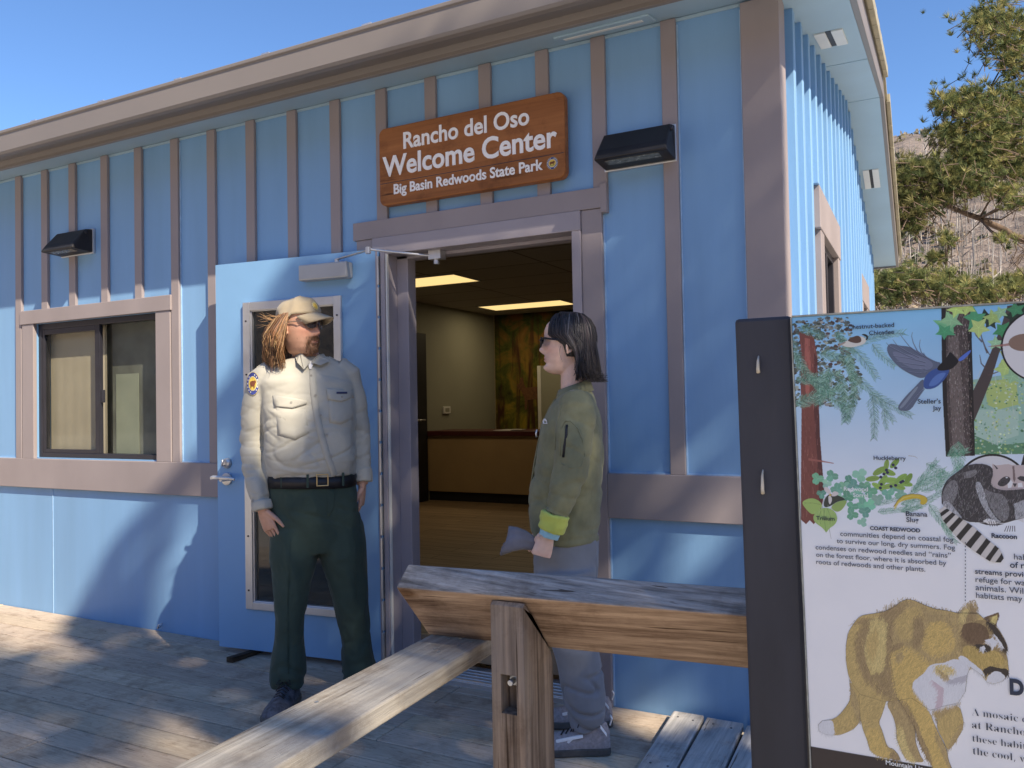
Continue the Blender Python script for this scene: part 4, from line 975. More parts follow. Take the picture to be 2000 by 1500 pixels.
def text(mb, s, x, z, width, yp, depth=0.0, fnt=None, off=0.0, zs=1.0, right=None, rot=0):
    """upright lettering in the plane y=yp, baseline-left at x,z, fitted to a width"""
    cu = bpy.data.curves.new('t', 'FONT')
    cu.body = s
    if fnt:
        cu.font = fnt
    cu.offset = off
    cu.resolution_u = 4
    cu.extrude = .5 if depth else 0
    o = bpy.data.objects.new('t', cu)
    COL.objects.link(o)
    dg = bpy.context.evaluated_depsgraph_get()
    me = bpy.data.meshes.new_from_object(o.evaluated_get(dg))
    bpy.data.objects.remove(o)
    v = getv(me)
    x0, x1 = v[:, 0].min(), v[:, 0].max()
    k = width / (x1 - x0)
    cr, sr = math.cos(rot), math.sin(rot)
    vs = []
    for p in v:
        a, c = (p[0] - x0) * k, p[1] * k * zs
        vs.append((x + a * cr - c * sr, yp - (p[2] + .5) * depth if depth else yp, z + c * cr + a * sr))
    mb.add(vs, [tuple(p.vertices) for p in me.polygons])
    bpy.data.meshes.remove(me)


# ================================================================ wooden sign over the door
def rrect(x0, x1, z0, z1, r, n=6):
    out = []
    for cx, cz, a0 in ((x1 - r, z1 - r, 0), (x0 + r, z1 - r, 90), (x0 + r, z0 + r, 180), (x1 - r, z0 + r, 270)):
        for i in range(n + 1):
            a = math.radians(a0 + 90 * i / n)
            out.append((cx + r * math.cos(a), cz + r * math.sin(a)))
    return out


M['signwood'] = wood('varnished_redwood', (.20, .07, .02, 1), (.42, .17, .055, 1), 'X', .5, 26, (.25, .75), False, False, bmp=.12, stretch=.03)
M['letter'] = paint('white_lettering', (.88, .87, .86, 1), .5, .02, 5, .02)
sg = thing('wooden_sign', 'varnished brown wooden sign with white lettering above the doorway', 'sign', (-1.38, -.02, 2.49))
off_ = Vector((1.38, .02, -2.49))
fz = lambda a, b_, h_: (a, h_, b_)


def child(o, par, sh):
    o.parent = par
    o.location = sh
    return o


q = MB()
q.prism(rrect(-1.882, -.88, 2.295, 2.68, .035), fz, -.066, -.021)
child(q.build('board', M['signwood'], None, bevel=.007), sg, off_)
q = MB()
q.box(-1.875, -.887, -.0665, -.066, 2.4035, 2.4065)
child(q.build('board_seam', M['bronze'], None), sg, off_)
q = MB()
text(q, 'Rancho del Oso', -1.732, 2.560, .682, -.0665, .004, None, .020, 1.06)
text(q, 'Welcome Center', -1.858, 2.438, .942, -.0665, .004, None, .022, 1.06)
text(q, 'Big Basin Redwoods State Park', -1.793, 2.345, .805, -.0665, .004, None, .022, 1.06)
child(q.build('lettering', M['letter'], None), sg, off_)
q = MB()


def disc(mb, cx, cz, r, yp, col, n=28, r0=0):
    mb.col = col
    if r0:
        vs = [(cx + r * math.cos(2 * PI * i / n), yp, cz + r * math.sin(2 * PI * i / n)) for i in range(n)] + [(cx + r0 * math.cos(2 * PI * i / n), yp, cz + r0 * math.sin(2 * PI * i / n)) for i in range(n)]
        mb.add(vs, [(i, (i + 1) % n, n + (i + 1) % n, n + i) for i in range(n)])
    else:
        mb.add([(cx + r * math.cos(2 * PI * i / n), yp, cz + r * math.sin(2 * PI * i / n)) for i in range(n)], [tuple(range(n))])


M['print'] = tinted('printed_ink', .55, 0, .16, 160)
BEAR = [(-9, 1), (-7, 4), (-3, 5), (1, 4.5), (4, 6), (7, 5.5), (10, 2.5), (9, 1), (6, 0), (5, -5), (2.5, -5), (2.5, -2), (-3, -2), (-4, -5), (-7, -5), (-7.5, -1)]


def emblem(mb, cx, cz, r, yp, st, ring=(.06, .07, .22), gold=(.72, .5, .1), white=(.75, .75, .7)):
    disc(mb, cx, cz, r, yp, (.55, .42, .12))
    disc(mb, cx, cz, r * .95, yp - st, ring)
    mb.col = white
    for i in range(22):
        a = 2 * PI * i / 22
        c, s_ = math.cos(a), math.sin(a)
        p = [(cx + r * (.80 * c - .06 * s_ * k_ + dd * c), yp - 2 * st, cz + r * (.80 * s_ + .06 * c * k_ + dd * s_)) for k_, dd in ((-1, -.07), (1, -.07), (1, .07), (-1, .07))]
        if i not in (5, 6, 16, 17):
            mb.add(p, [(0, 1, 2, 3)])
    disc(mb, cx, cz, r * .64, yp - 2 * st, white)
    disc(mb, cx, cz, r * .60, yp - 3 * st, gold)
    mb.col = (.16, .06, .03)
    mb.add([(cx + r * .05 * a, yp - 4 * st, cz + r * .05 * b_) for a, b_ in BEAR], [tuple(range(len(BEAR)))])
    mb.col = (.2, .3, .08)
    mb.add([(cx - r * .45, yp - 4 * st, cz - r * .28), (cx + r * .45, yp - 4 * st, cz - r * .28), (cx + r * .38, yp - 4 * st, cz - r * .4), (cx - r * .38, yp - 4 * st, cz - r * .4)], [(0, 1, 2, 3)])


emblem(q, -.942, 2.366, .0285, -.0672, .0004)
child(q.build('emblem', M['print'], None, colattr=True, fix=False), sg, off_)

# ================================================================ wall lamps
def wall_lamp(x0, label):
    t = thing('wall_lamp', label, 'wall lamp', (x0 + .165, 0, 2.315), 0, 'black wedge wall lamps')
    q = MB()
    prof = [(-.02, .140), (-.058, .136), (-.132, .050), (-.158, .010), (-.153, .002), (-.02, -.006)]
    n_ = len(prof)
    e0 = [(-.155, y_, z_) for y_, z_ in prof]
    e1 = [(.155, y_, z_) for y_, z_ in prof]
    for i, (y_, z_) in enumerate(prof):
        if i in (1, 2):
            e0[i] = (-.145, y_, z_)
            e1[i] = (.145, y_, z_)
    q.hexa(e0, e1)
    o = q.build('housing', M['black'], t, bevel=.006)
    q = MB().box(-.160, .160, -.021, -.001, -.012, .145)
    q.build('back_plate', M['alu'], t, bevel=.003)
    q = MB()
    q.hexa([(-.115, -.135, -.001), (.115, -.135, -.001), (.115, -.085, -.004), (-.115, -.085, -.004)], [(-.115, -.135, .006), (.115, -.135, .006), (.115, -.085, .006), (-.115, -.085, .006)])
    q.build('lens', M['lens'], t)
    q = MB().tube([(.142, -.060, .115), (.157, -.060, .115)], .009, 10)
    q.build('screw', M['bronze'], t, smooth=True)
    return t


M['lens'] = paint('frosted_lens', (.16, .17, .16, 1), .25, .3, 40, .3)
wall_lamp(-.722, 'black wedge wall lamp between the wooden sign and the building corner')
wall_lamp(-4.462, 'black wedge wall lamp above the two-pane window')

# small hook at the wall foot, door wedge
q = MB().tube([(-3.56, -.004, .03), (-3.56, -.03, .02), (-3.545, -.035, .045), (-3.53, -.02, .05)], .004, 6)
tag(q.build('wall_hook', M['alu'], None, smooth=True), 'small metal hook low on the blue wall left of the door', 'hook')
q = MB()
q.hexa([(-2.745, -.27, .001), (-2.705, -.265, .001), (-2.69, -.05, .001), (-2.73, -.05, .001)], [(-2.745, -.27, .028), (-2.705, -.265, .028), (-2.69, -.05, .020), (-2.73, -.05, .020)])
M['oldwood'] = wood('old_wedge_wood', (.02, .015, .01, 1), (.10, .07, .045, 1), 'Y', .8, 40)
tag(q.build('door_wedge', M['oldwood'], None, bevel=.002), 'dark wooden wedge on the deck under the open blue door', 'door wedge')

# ================================================================ planks by the corner
M['plank'] = wood('grey_blue_plank', (.26, .26, .26, 1), (.58, .56, .54, 1), 'Y', .85, 55, (.3, .7), False, True, bmp=.5)
labs = ['raised grey plank by the corner, leftmost, beside the sole deck edge', 'raised grey plank, middle one between two dark gaps', 'raised grey plank mostly hidden behind the dark sign post']
for i, (x0, x1, sk) in enumerate(((-.462, -.337, .026), (-.322, -.178, .02), (-.162, -.02, .012))):
    q = MB()
    ya, yb = -.03 - .012 * i, -1.15
    zt = .034
    q.hexa([(x0, ya, .004), (x1, ya, .004), (x1 + sk * 2, yb, .004), (x0 + sk * 2, yb, .004)], [(x0, ya, zt), (x1, ya, zt), (x1 + sk * 2, yb, zt), (x0 + sk * 2, yb, zt)])
    o = tag(q.build('plank', M['plank'], None, bevel=.005), labs[i], 'plank', 'grey planks laid by the corner')
    for (a, c) in ((.25, .06), (.75, .07), (.25, .5), (.75, .5)):
        p = (x0 + (x1 - x0) * a + sk * c * 2, ya - c, zt)
        MB().tube([p, (p[0], p[1], zt + .0012)], .0045, 8).build('screw', M['bronze'], o)
# sub-floor that carries the planks
tag(MB().box(-.36, .6, -2.2, .0, -.3, -.03).build('deck_landing', M['deckdark'] if 'deckdark' in M else M['oldwood'], None), None, None, kind='structure')

# ================================================================ timber railing in the foreground
M['beam'] = wood('brown_beam', (.13, .075, .045, 1), (.60, .44, .31, 1), 'X', .75, 30, (.33, .62), False, True, bmp=.55, stretch=.03)
M['beamtop'] = wood('weathered_beam_top', (.16, .145, .13, 1), (.58, .54, .50, 1), 'X', .9, 70, (.35, .7), False, False, bmp=.9, stretch=.06)
M['railtop'] = wood('sunbleached_rail', (.25, .205, .15, 1), (.66, .60, .49, 1), 'Y', .85, 60, (.34, .64), False, True, grey=(.36, .345, .32, 1), bmp=.8)
M['post'] = wood('weathered_post', (.06, .042, .032, 1), (.37, .285, .215, 1), 'Z', .85, 46, (.34, .66), False, False, grey=(.30, .265, .235, 1), bmp=.9, stretch=.03)
M['galv'] = paint('galvanised_steel', (.5, .52, .53, 1), .4, .15, 40, .1, metal=.6)
rail = thing('timber_railing', 'weathered timber railing with a leaning brown beam, post and flat rail', 'railing', (-.29, -1.75, -.4))
ro = Vector((.29, 1.75, .4))
# beam: cross-section leans back 42 degrees; p0 is the near arris
bdir = Vector((.9967, .082, 0)).normalized()
P0 = Vector((-.557, -1.822, .912))
up_back = Vector((0, .74, .66)).normalized() * .064      # across the top face
dn_back = Vector((0, .68, -.733)).normalized() * .187    # down the front face


def bp(s, a, b_):
    return P0 + bdir * s + up_back * a + dn_back * b_


bs = MB()
L_ = 1.5
for s0, s1 in ((0, L_),):
    ring0 = [bp(s0 - .0, 0, 0), bp(s0 + .0, 1, 0), bp(s0, 1, 1), bp(s0, 0, 1)]
    ring1 = [bp(s1, 0, 0), bp(s1, 1, 0), bp(s1, 1, 1), bp(s1, 0, 1)]
    bs.v = [tuple(p) for p in ring0 + ring1]
    bs.f = [[0, 1, 2, 3], [7, 6, 5, 4], [0, 4, 5, 1], [1, 5, 6, 2], [2, 6, 7, 3], [3, 7, 4, 0]]
    bs.m = [0, 0, 1, 0, 0, 0]
    bs.c = [(1, 1, 1)] * 6
child(bs.build('leaning_beam', [M['beam'], M['beamtop']], None, bevel=.004), rail, ro)
# post with the slanted seat for the beam and a bolt pocket
q = MB()
px0, px1, py = -.331, -.255, -1.803
top = [(py, -.42), (py, .893), (py + .010, .902), (py + .125, .772), (py + .14, .74), (py + .14, -.42)]
zc0, zc1 = .672, .752
xc0, xc1 = px0 + .021, px0 + .058
dep_ = .04
# front laminate with the pocket cut out, back block behind it
for (x0, x1, z0, z1) in ((px0, xc0, -.42, .87), (xc1, px1, -.42, .87), (xc0, xc1, -.42, zc0), (xc0, xc1, zc1, .87)):
    q.box(x0, x1, py, py + dep_, z0, z1)
q.prism([(py + dep_, -.42), (py + dep_, .87), (py, .87), (py, .893), (py + .008, .9), (py + .128, .772), (py + .14, .74), (py + .14, -.42)], fx, px0, px1)
bmt = q.build('post', M['post'], None)
child(bmt, rail, ro)
dbm = bmesh.new()
dbm.from_mesh(bmt.data)
bmesh.ops.remove_doubles(dbm, verts=dbm.verts, dist=1e-5)
dbm.to_mesh(bmt.data)
dbm.free()
q = MB()
bx0 = (xc0 + xc1) / 2 + .001
q.tube([(bx0, py + dep_, .735), (bx0, py + dep_ - .004, .735)], .017, 18)
q.tube([(bx0, py + dep_ - .004, .735), (bx0, py + dep_ - .018, .735)], .0115, 6)
q.tube([(bx0, py + dep_ - .018, .735), (bx0, py + dep_ - .036, .734)], .0062, 12)
bo = q.build('bolt', M['galv'], bmt, bevel=.001)
# flat rail running towards the viewer
q = MB()
ry0, ry1 = -1.60, -3.0
x_a, x_b = -.560, -.414
q.hexa([(x_a, ry0, .735), (x_b, ry0, .735), (x_b + .035, ry1, .735), (x_a + .035, ry1, .735)], [(x_a, ry0, .7735), (x_b, ry0, .7735), (x_b + .035, ry1, .7735), (x_a + .035, ry1, .7735)])
fl = child(q.build('flat_rail', M['railtop'], None, bevel=.004), rail, ro)
q = MB()
for (x, y_) in ((-.50, -1.70), (-.475, -1.69), (-.455, -1.73), (-.44, -1.70), (-.488, -1.775), (-.47, -1.79), (-.515, -2.13)):
    MB().tube([(x, y_, .7738), (x, y_, .7748)], .0042, 8).build('screw', M['galv'], fl)
q = MB().box(-.50, -.44, -2.95, -2.86, -.42, .735)
child(q.build('post', M['post'], None, bevel=.004), rail, ro)
q = MB()
q.hexa([(.80, -1.69, -.42), (.876, -1.69, -.42), (.876, -1.55, -.42), (.80, -1.55, -.42)], [(.80, -1.69, .88), (.876, -1.69, .88), (.876, -1.55, .74), (.80, -1.55, .74)])
child(q.build('post', M['post'], None, bevel=.004), rail, ro)
# ================================================================ INTERPRETIVE SIGN (a flat printed panel)
YS = -1.862
isg = thing('interpretive_sign', 'printed nature panel of animals and plants on a dark post', 'information sign', (.3, -1.84, -.42))
io = Vector((-.3, 1.84, .42))
M['darkpost'] = paint('dark_painted_post', (.04, .042, .055, 1), .6, .3, 5, .2, streak=(1, 1, .25))


def post(x0, x1, lean):
    q = MB()
    sx = lambda z: lean * (1.452 - z)
    q.hexa([(x0 + sx(-.42), YS + .012, -.42), (x1 + sx(-.42), YS + .012, -.42), (x1 + sx(-.42), YS + .10, -.42), (x0 + sx(-.42), YS + .10, -.42)],
           [(x0, YS + .012, 1.452), (x1, YS + .012, 1.452), (x1, YS + .10, 1.452), (x0, YS + .10, 1.452)])
    return child(q.build('post', M['darkpost'], None, bevel=.006), isg, io)


po = post(.1935, .288, .0118)
post(1.10, 1.19, .0118)
M['drip'] = paint('pale_nail', (.6, .55, .46, 1), .5, .1, 60, .1)
for z0, z1 in ((1.386, 1.357), (1.190, 1.150)):
    q = MB()
    xx = .232 + .0118 * (1.452 - z0)
    q.tube([(xx, YS + .013, z0), (xx, YS + .005, z0 - .01), (xx, YS + .004, z1 + .006), (xx, YS + .007, z1)], [.0012, .0022, .0030, .0034], 8)
    q.build('nail', M['drip'], po, smooth=True)
# board
m, n, l, b = mat('printed_sky_ground', (.6, .7, .8, 1), .4, 0, .4)
sp = n.new('ShaderNodeSeparateXYZ')
l.new(coords(n, l, (1, 1, 1)), sp.inputs[0])
mr = n.new('ShaderNodeMapRange')
mr.inputs[1].default_value = .70
mr.inputs[2].default_value = 1.45
l.new(sp.outputs[2], mr.inputs[0])
nz = noise(n, l, coords(n, l, (1, 1, 1)), 9, 4)
col = ramp(n, l, mr.outputs[0], [(0, (.88, .89, .91)), (.45, (.86, .875, .905)), (.66, (.68, .78, .90)), (.82, (.42, .64, .87)), (1, (.22, .52, .84))])
l.new(mix(n, l, col, ramp(n, l, nz, [(.3, (.94, .95, .96)), (.7, (1, 1, 1))]), 1, 'MULTIPLY'), b.inputs['Base Color'])
M['board'] = m
xl = lambda z: .2905 + .0165 * (1.4477 - z)
q = MB()
q.hexa([(xl(.60), YS, .60), (1.10, YS, .60), (1.10, YS + .010, .60), (xl(.60), YS + .010, .60)], [(xl(1.4477), YS, 1.4477), (1.09, YS, 1.4477), (1.09, YS + .010, 1.4477), (xl(1.4477), YS + .010, 1.4477)])
panel = child(q.build('panel', M['board'], None, bevel=.0012), isg, io)
q = MB()
q.hexa([(xl(1.4477), YS - .002, 1.4478), (1.09, YS - .002, 1.4478), (1.09, YS + .013, 1.4478), (xl(1.4477), YS + .013, 1.4478)], [(xl(1.4477), YS - .002, 1.4505), (1.09, YS - .002, 1.4505), (1.09, YS + .013, 1.4505), (xl(1.4477), YS + .013, 1.4505)])
M['edge'] = paint('worn_panel_edge', (.36, .37, .33, 1), .6, .25, 60, .2)
q.hexa([(xl(.60) - .0022, YS - .0015, .60), (xl(.60), YS - .0015, .60), (xl(.60), YS + .012, .60), (xl(.60) - .0022, YS + .012, .60)], [(xl(1.447) - .0022, YS - .0015, 1.447), (xl(1.447), YS - .0015, 1.447), (xl(1.447), YS + .012, 1.447), (xl(1.447) - .0022, YS + .012, 1.447)])
child(q.build('panel_edge', M['edge'], None), isg, io)


# the printed picture is painted here, stroke by stroke, into one canvas that the panel carries
PPM, CX0, CZ0 = 3000, .285, .60
CW_, CH_ = int(.815 * PPM), int(.85 * PPM)
zz = np.linspace(CZ0, CZ0 + .85, CH_)
stops = [.70, 1.04, 1.195, 1.315, 1.45]
CAN = np.stack([np.interp(zz, stops, c) for c in ((.88, .86, .68, .42, .22), (.89, .875, .78, .64, .52), (.91, .905, .90, .87, .84))], 1)[:, None, :].repeat(CW_, 1).astype(np.float32)


def fill(pts, col, alpha=1.0):
    """even-odd fill of a polygon in canvas pixels"""
    P = np.array([((a * 1e-4 - CX0) * PPM, (c * 1e-4 - CZ0) * PPM) for a, c in pts])
    x0, y0 = np.floor(P.min(0)).astype(int)
    x1, y1 = np.ceil(P.max(0)).astype(int) + 1
    x0, y0, x1, y1 = max(x0, 0), max(y0, 0), min(x1, CW_), min(y1, CH_)
    if x1 <= x0 or y1 <= y0:
        return
    X = np.arange(x0, x1)[None, :] + .5
    Y = np.arange(y0, y1)[:, None] + .5
    m_ = np.zeros((y1 - y0, x1 - x0), bool)
    for (ax, ay), (bx_, by) in zip(P, np.roll(P, -1, 0)):
        if ay == by:
            continue
        rows = ((ay > Y) != (by > Y))
        xi = (bx_ - ax) * (Y - ay) / (by - ay) + ax
        m_ ^= rows & (X < xi)
    sub = CAN[y0:y1, x0:x1]
    sub[m_] = sub[m_] * (1 - alpha) + np.array(col[:3], np.float32) * alpha


LAYER = [0]


class Art:
    def __init__(s, base=0):
        s.y = 0

    def poly(s, pts, col, step=True, alpha=1.0):
        fill(pts, col, alpha)

    def stroke(s, pts, w0, w1, col, step=False, alpha=.85):
        k = len(pts)
        L, R_ = [], []
        for i, p in enumerate(pts):
            a, c = pts[max(i - 1, 0)], pts[min(i + 1, k - 1)]
            dx, dz_ = c[0] - a[0], c[1] - a[1]
            d_ = math.hypot(dx, dz_) or 1
            w = max(3.4, w0 + (w1 - w0) * i / (k - 1)) / 2
            L.append((p[0] - dz_ / d_ * w, p[1] + dx / d_ * w))
            R_.append((p[0] + dz_ / d_ * w, p[1] - dx / d_ * w))
        fill(L + R_[::-1], col, alpha)

    def done(s, name, sil=()):
        q = MB()
        for i, p in enumerate(sil):
            LAYER[0] += 1
            yy_ = YS - .0003 - .00003 * LAYER[0]
            q.add([(a * 1e-4, yy_, c * 1e-4) for a, c in p], [tuple(range(len(p)))])
        if sil:
            q.build(name, M['printed'], panel, fix=False)


M['printed'], pn, pl, pb = mat('printed_panel_picture', (.8, .8, .8, 1), .42, 0, .4)


def chaikin(p, k=2):
    for _ in range(k):
        q = []
        for i in range(len(p)):
            a_, b_ = p[i], p[(i + 1) % len(p)]
            q += [(a_[0] * .75 + b_[0] * .25, a_[1] * .75 + b_[1] * .25), (a_[0] * .25 + b_[0] * .75, a_[1] * .25 + b_[1] * .75)]
        p = q
    return p


def rough(p, k):
    """brush-edged outline"""
    out = []
    for i in range(len(p)):
        a_, b_ = p[i], p[(i + 1) % len(p)]
        n_ = max(1, int(math.hypot(b_[0] - a_[0], b_[1] - a_[1]) / 14))
        for j in range(n_):
            t = j / n_
            out.append((a_[0] + (b_[0] - a_[0]) * t + random.uniform(-k, k), a_[1] + (b_[1] - a_[1]) * t + random.uniform(-k, k)))
    return out


def inside(p, poly):
    x, y_ = p
    r = False
    j = len(poly) - 1
    for i in range(len(poly)):
        (xi, yi), (xj, yj) = poly[i], poly[j]
        if (yi > y_) != (yj > y_) and x < (xj - xi) * (y_ - yi) / (yj - yi + 1e-9) + xi:
            r = not r
        j = i
    return r


def scatter(poly, k):
    xs, zs = [p[0] for p in poly], [p[1] for p in poly]
    out = []
    while len(out) < k:
        p = (random.uniform(min(xs), max(xs)), random.uniform(min(zs), max(zs)))
        if inside(p, poly):
            out.append(p)
    return out


def jit(c, k=.25):
    t = random.uniform(1 - k, 1 + k)
    return tuple(min(.9, x * t * random.uniform(.93, 1.07)) for x in c)


def frond(a, p0, p1, ln, cols, stem, gap=9, w=5, bend=.6):
    d_ = math.hypot(p1[0] - p0[0], p1[1] - p0[1])
    ux, uz = (p1[0] - p0[0]) / d_, (p1[1] - p0[1]) / d_
    sag = random.uniform(-.06, .06) * d_
    at = lambda t: (p0[0] + ux * d_ * t - uz * sag * math.sin(PI * t), p0[1] + uz * d_ * t + ux * sag * math.sin(PI * t))
    a.stroke([at(0), at(.33), at(.66), at(1)], 7, 3, stem)
    k = max(4, int(d_ / gap))
    for i in range(k + 1):
        t = i / k
        q = at(t)
        l_ = ln * (1 - .45 * t) * random.uniform(.8, 1.15)
        for sd_ in (-1, 1):
            ang = math.atan2(uz, ux) + sd_ * random.uniform(.65, 1.0)
            e1 = (q[0] + math.cos(ang) * l_ * .55, q[1] + math.sin(ang) * l_ * .55)
            ang -= sd_ * bend * .5
            e2 = (e1[0] + math.cos(ang) * l_ * .5, e1[1] + math.sin(ang) * l_ * .5)
            a.stroke([q, e1, e2], w, 1.2, jit(random.choice(cols)))


# forest backdrop and trees
a = Art(YS - .0002)
for c, p in ART['forest']:
    a.poly(p, c)
a.y -= .00003
for p in scatter(ART['forestarea'], 420):
    c = random.choice(((.30, .50, .20), (.50, .62, .25), (.45, .62, .55), (.10, .25, .13), (.22, .42, .30), (.62, .70, .5)))
    r = random.uniform(8, 26)
    k = random.randint(5, 7)
    o = random.uniform(0, 6)
    a.poly([(p[0] + r * math.cos(o + 2 * PI * i / k) * random.uniform(.5, 1), p[1] + r * math.sin(o + 2 * PI * i / k) * random.uniform(.5, 1)) for i in range(k)], jit(c), step=random.random() < .1)
for i in range(9):
    p = scatter(ART['forestarea'], 1)[0]
    a.stroke([p, (p[0] + random.uniform(-15, 15), p[1] + 90), (p[0] + random.uniform(-50, 50), p[1] + 200)], 9, 3, (.55, .62, .58))
a.done('printed_forest', [ART['forest'][0][1]])
a = Art(YS - .0010)
for c, p in ART['maple']:
    a.poly(p, c)
a.y -= .00003
for p in scatter(ART['maplearea'], 900):
    h_ = random.uniform(14, 50)
    a.stroke([p, (p[0] + random.uniform(-3, 3), p[1] + h_ * .5), (p[0] + random.uniform(-5, 5), p[1] + h_)], random.uniform(3, 9), 1, jit(random.choice(((.30, .26, .25), (.02, .02, .02), (.16, .13, .12), (.45, .40, .38), (.2, .13, .12)))))
a.y -= .00003
for p in ART['twigs']:
    a.stroke(p, 26, 9, (.10, .07, .065))
a.y -= .00003


def mapleleaf(a, c, r, col):
    pts = []
    o = random.uniform(0, 6.28)
    for i in range(10):
        rr = r * (1 if i % 2 == 0 else .5) * random.uniform(.85, 1.1)
        pts.append((c[0] + rr * math.cos(o + .628 * i), c[1] + rr * math.sin(o + .628 * i)))
    a.poly(pts, col)
    for i in range(0, 10, 2):
        a.stroke([c, pts[i]], 3, 1, tuple(x * 1.5 for x in col))


for c, r in ART['dleaves']:
    mapleleaf(a, c, r, jit((.02, .04, .03)))
for c, r in ART['leaves']:
    mapleleaf(a, c, r, jit(random.choice(((.08, .34, .16), (.16, .46, .25), (.30, .55, .32), (.40, .52, .18)))))
a.done('printed_maple', [p for c, p in ART['maple'][:1]])
a = Art(YS - .0020)
cx_, cz_ = ART['circ'][0]
for r, col in ((560, (.015, .015, .018)), (535, (.68, .69, .72))):
    a.poly([(cx_ + r * math.cos(2 * PI * i / 60), cz_ + r * math.sin(2 * PI * i / 60)) for i in range(60)], col)
a.stroke([(cx_ - 720, cz_ + 20), (cx_ - 500, cz_ + 35), (cx_ - 250, cz_ + 70)], 10, 60, (.35, .16, .14), True)
a.poly([(cx_ - 260 + 200 * math.cos(t), cz_ + 60 + 130 * math.sin(t)) for t in np.linspace(0, 6.1, 24)], (.25, .17, .13))
a.done('printed_bird_roundel', [[(cx_ + 560 * math.cos(2 * PI * i / 60), cz_ + 560 * math.sin(2 * PI * i / 60)) for i in range(60)]])
# redwood with branches
a = Art(YS - .0008)
rw = ART['redwood']
for p in scatter(rw[0][1], 900):
    r = random.uniform(12, 55)
    k = random.randint(5, 7)
    a.poly([(p[0] + r * math.cos(2 * PI * i / k) * random.uniform(.5, 1.1), p[1] + r * .7 * math.sin(2 * PI * i / k) * random.uniform(.5, 1.1)) for i in range(k)], jit(random.choice(((.09, .06, .06), (.10, .125, .12), (.20, .235, .22), (.33, .37, .35), (.08, .10, .08), (.14, .18, .16)))), step=False)
for c, p in rw[2:]:
    a.poly(p, c)
a.y -= .00003
for p in scatter(ART['redwoodarea'], 300):
    h_ = random.uniform(30, 130)
    if not inside((p[0], p[1] + h_), ART['redwoodarea']):
        continue
    a.stroke([p, (p[0] + random.uniform(-4, 4), p[1] + h_ * .5), (p[0] + random.uniform(-6, 6), p[1] + h_)], random.uniform(2, 6), 1, jit(random.choice(((.34, .13, .11), (.10, .035, .03), (.22, .08, .07), (.42, .2, .17), (.07, .03, .03)))))
a.stroke([(3110, 12100), (3320, 12070), (3500, 12040)], 40, 14, (.35, .13, .11), True)
a.y -= .00003
for p0, p1, ln in ART['branches']:
    frond(a, p0, p1, ln, ((.09, .24, .19), (.17, .36, .29), (.34, .52, .45), (.05, .14, .11), (.24, .40, .30)), (.05, .06, .06))
    a.y -= .00001
for p0, p1, ln in ART['branches'][7:18]:
    o = random.uniform(-30, 30), random.uniform(-40, 40)
    frond(a, (p0[0] + o[0] + 20, p0[1] + o[1]), (p1[0] + o[0], p1[1] + o[1]), ln, ((.10, .28, .2), (.30, .50, .42), (.04, .12, .10)), (.04, .05, .05))
a.done('printed_redwood', [rw[2][1]])
a = Art(YS - .0028)
for c, p in ART['jay']:
    a.poly(chaikin(p), c)
a.y -= .00003
for p in ART['jaylines']:
    a.stroke(p, 16, 5, (.07, .085, .15))
    a.stroke([(x + 6, z + 6) for x, z in p], 5, 2, (.3, .36, .5))
a.stroke([(4600, 12180), (4690, 12170), (4730, 12140)], 10, 5, (.4, .36, .3), True)
a.done('printed_jay', [chaikin(p) for c, p in (ART['jay'][0], ART['jay'][2], ART['jay'][4], ART['jay'][6], ART['jay'][7])])
a = Art(YS - .0028)
for c, p in ART['chickadee']:
    a.poly(chaikin(p), c)
a.done('printed_chickadee', [chaikin(p) for c, p in ART['chickadee'][:3]])
# low plants
a = Art(YS - .0022)
for p0, p1, ln in ART['ferns']:
    frond(a, p0, p1, ln, ((.10, .32, .2), (.2, .45, .32), (.42, .58, .5), (.05, .2, .13)), (.08, .2, .12), 8, 4.5, .9)
a.y -= .00005
for (x, z), r in ART['clover']:
    o = random.uniform(0, 6.28)
    c = jit(random.choice(((.20, .46, .33), (.28, .55, .41), (.15, .37, .27))))
    for k in range(3):
        an = o + k * 2.094
        lx, lz = x + math.cos(an) * r * .5, z + math.sin(an) * r * .5
        pts = [(lx + r * .5 * math.cos(t + an) * (1 - .22 * (abs(t) < .3)), lz + r * .5 * math.sin(t + an) * (1 - .22 * (abs(t) < .3))) for t in np.linspace(-PI, PI, 15)[:-1]]
        a.poly(pts, jit(c, .12), step=False)
        a.y -= .000004
        a.stroke([(x, z), (lx + math.cos(an) * r * .3, lz + math.sin(an) * r * .3)], 3, 1, (.4, .62, .5))
    a.y -= .000006
for (x, z), r, an in ART['hleaf']:
    an = math.radians(an)
    pts = [(x + r * math.cos(t) * math.cos(an) - r * .42 * math.sin(t) * math.sin(an), z + r * math.cos(t) * math.sin(an) + r * .42 * math.sin(t) * math.cos(an)) for t in np.linspace(0, 2 * PI, 13)[:-1]]
    a.poly(pts, jit((.26, .42, .10)))
    a.stroke([(x - r * math.cos(an), z - r * math.sin(an)), (x + r * math.cos(an), z + r * math.sin(an))], 3, 1, (.12, .2, .05))
a.y -= .00003
for x, z in ART['berries']:
    a.poly([(x + 24 * math.cos(t), z + 24 * math.sin(t)) for t in np.linspace(0, 2 * PI, 13)[:-1]], (.03, .03, .09), False)
a.poly(chaikin(ART['slug']), (.62, .47, .06))
s_ = ART['slug']
a.stroke(s_[:7], 9, 4, (.25, .17, .02), True)
a.stroke([(x * .96 + s_[4][0] * .04, z - 30) for x, z in s_[:5]], 22, 10, (.72, .6, .18), True)
a.done('printed_slug', [chaikin(ART['slug'])])
a = Art(YS - .0034)
for c, p in ART['trillium']:
    a.poly(chaikin(p), c)
for p in ART['trillines']:
    a.stroke(p, 5, 3, (.06, .08, .04), True)
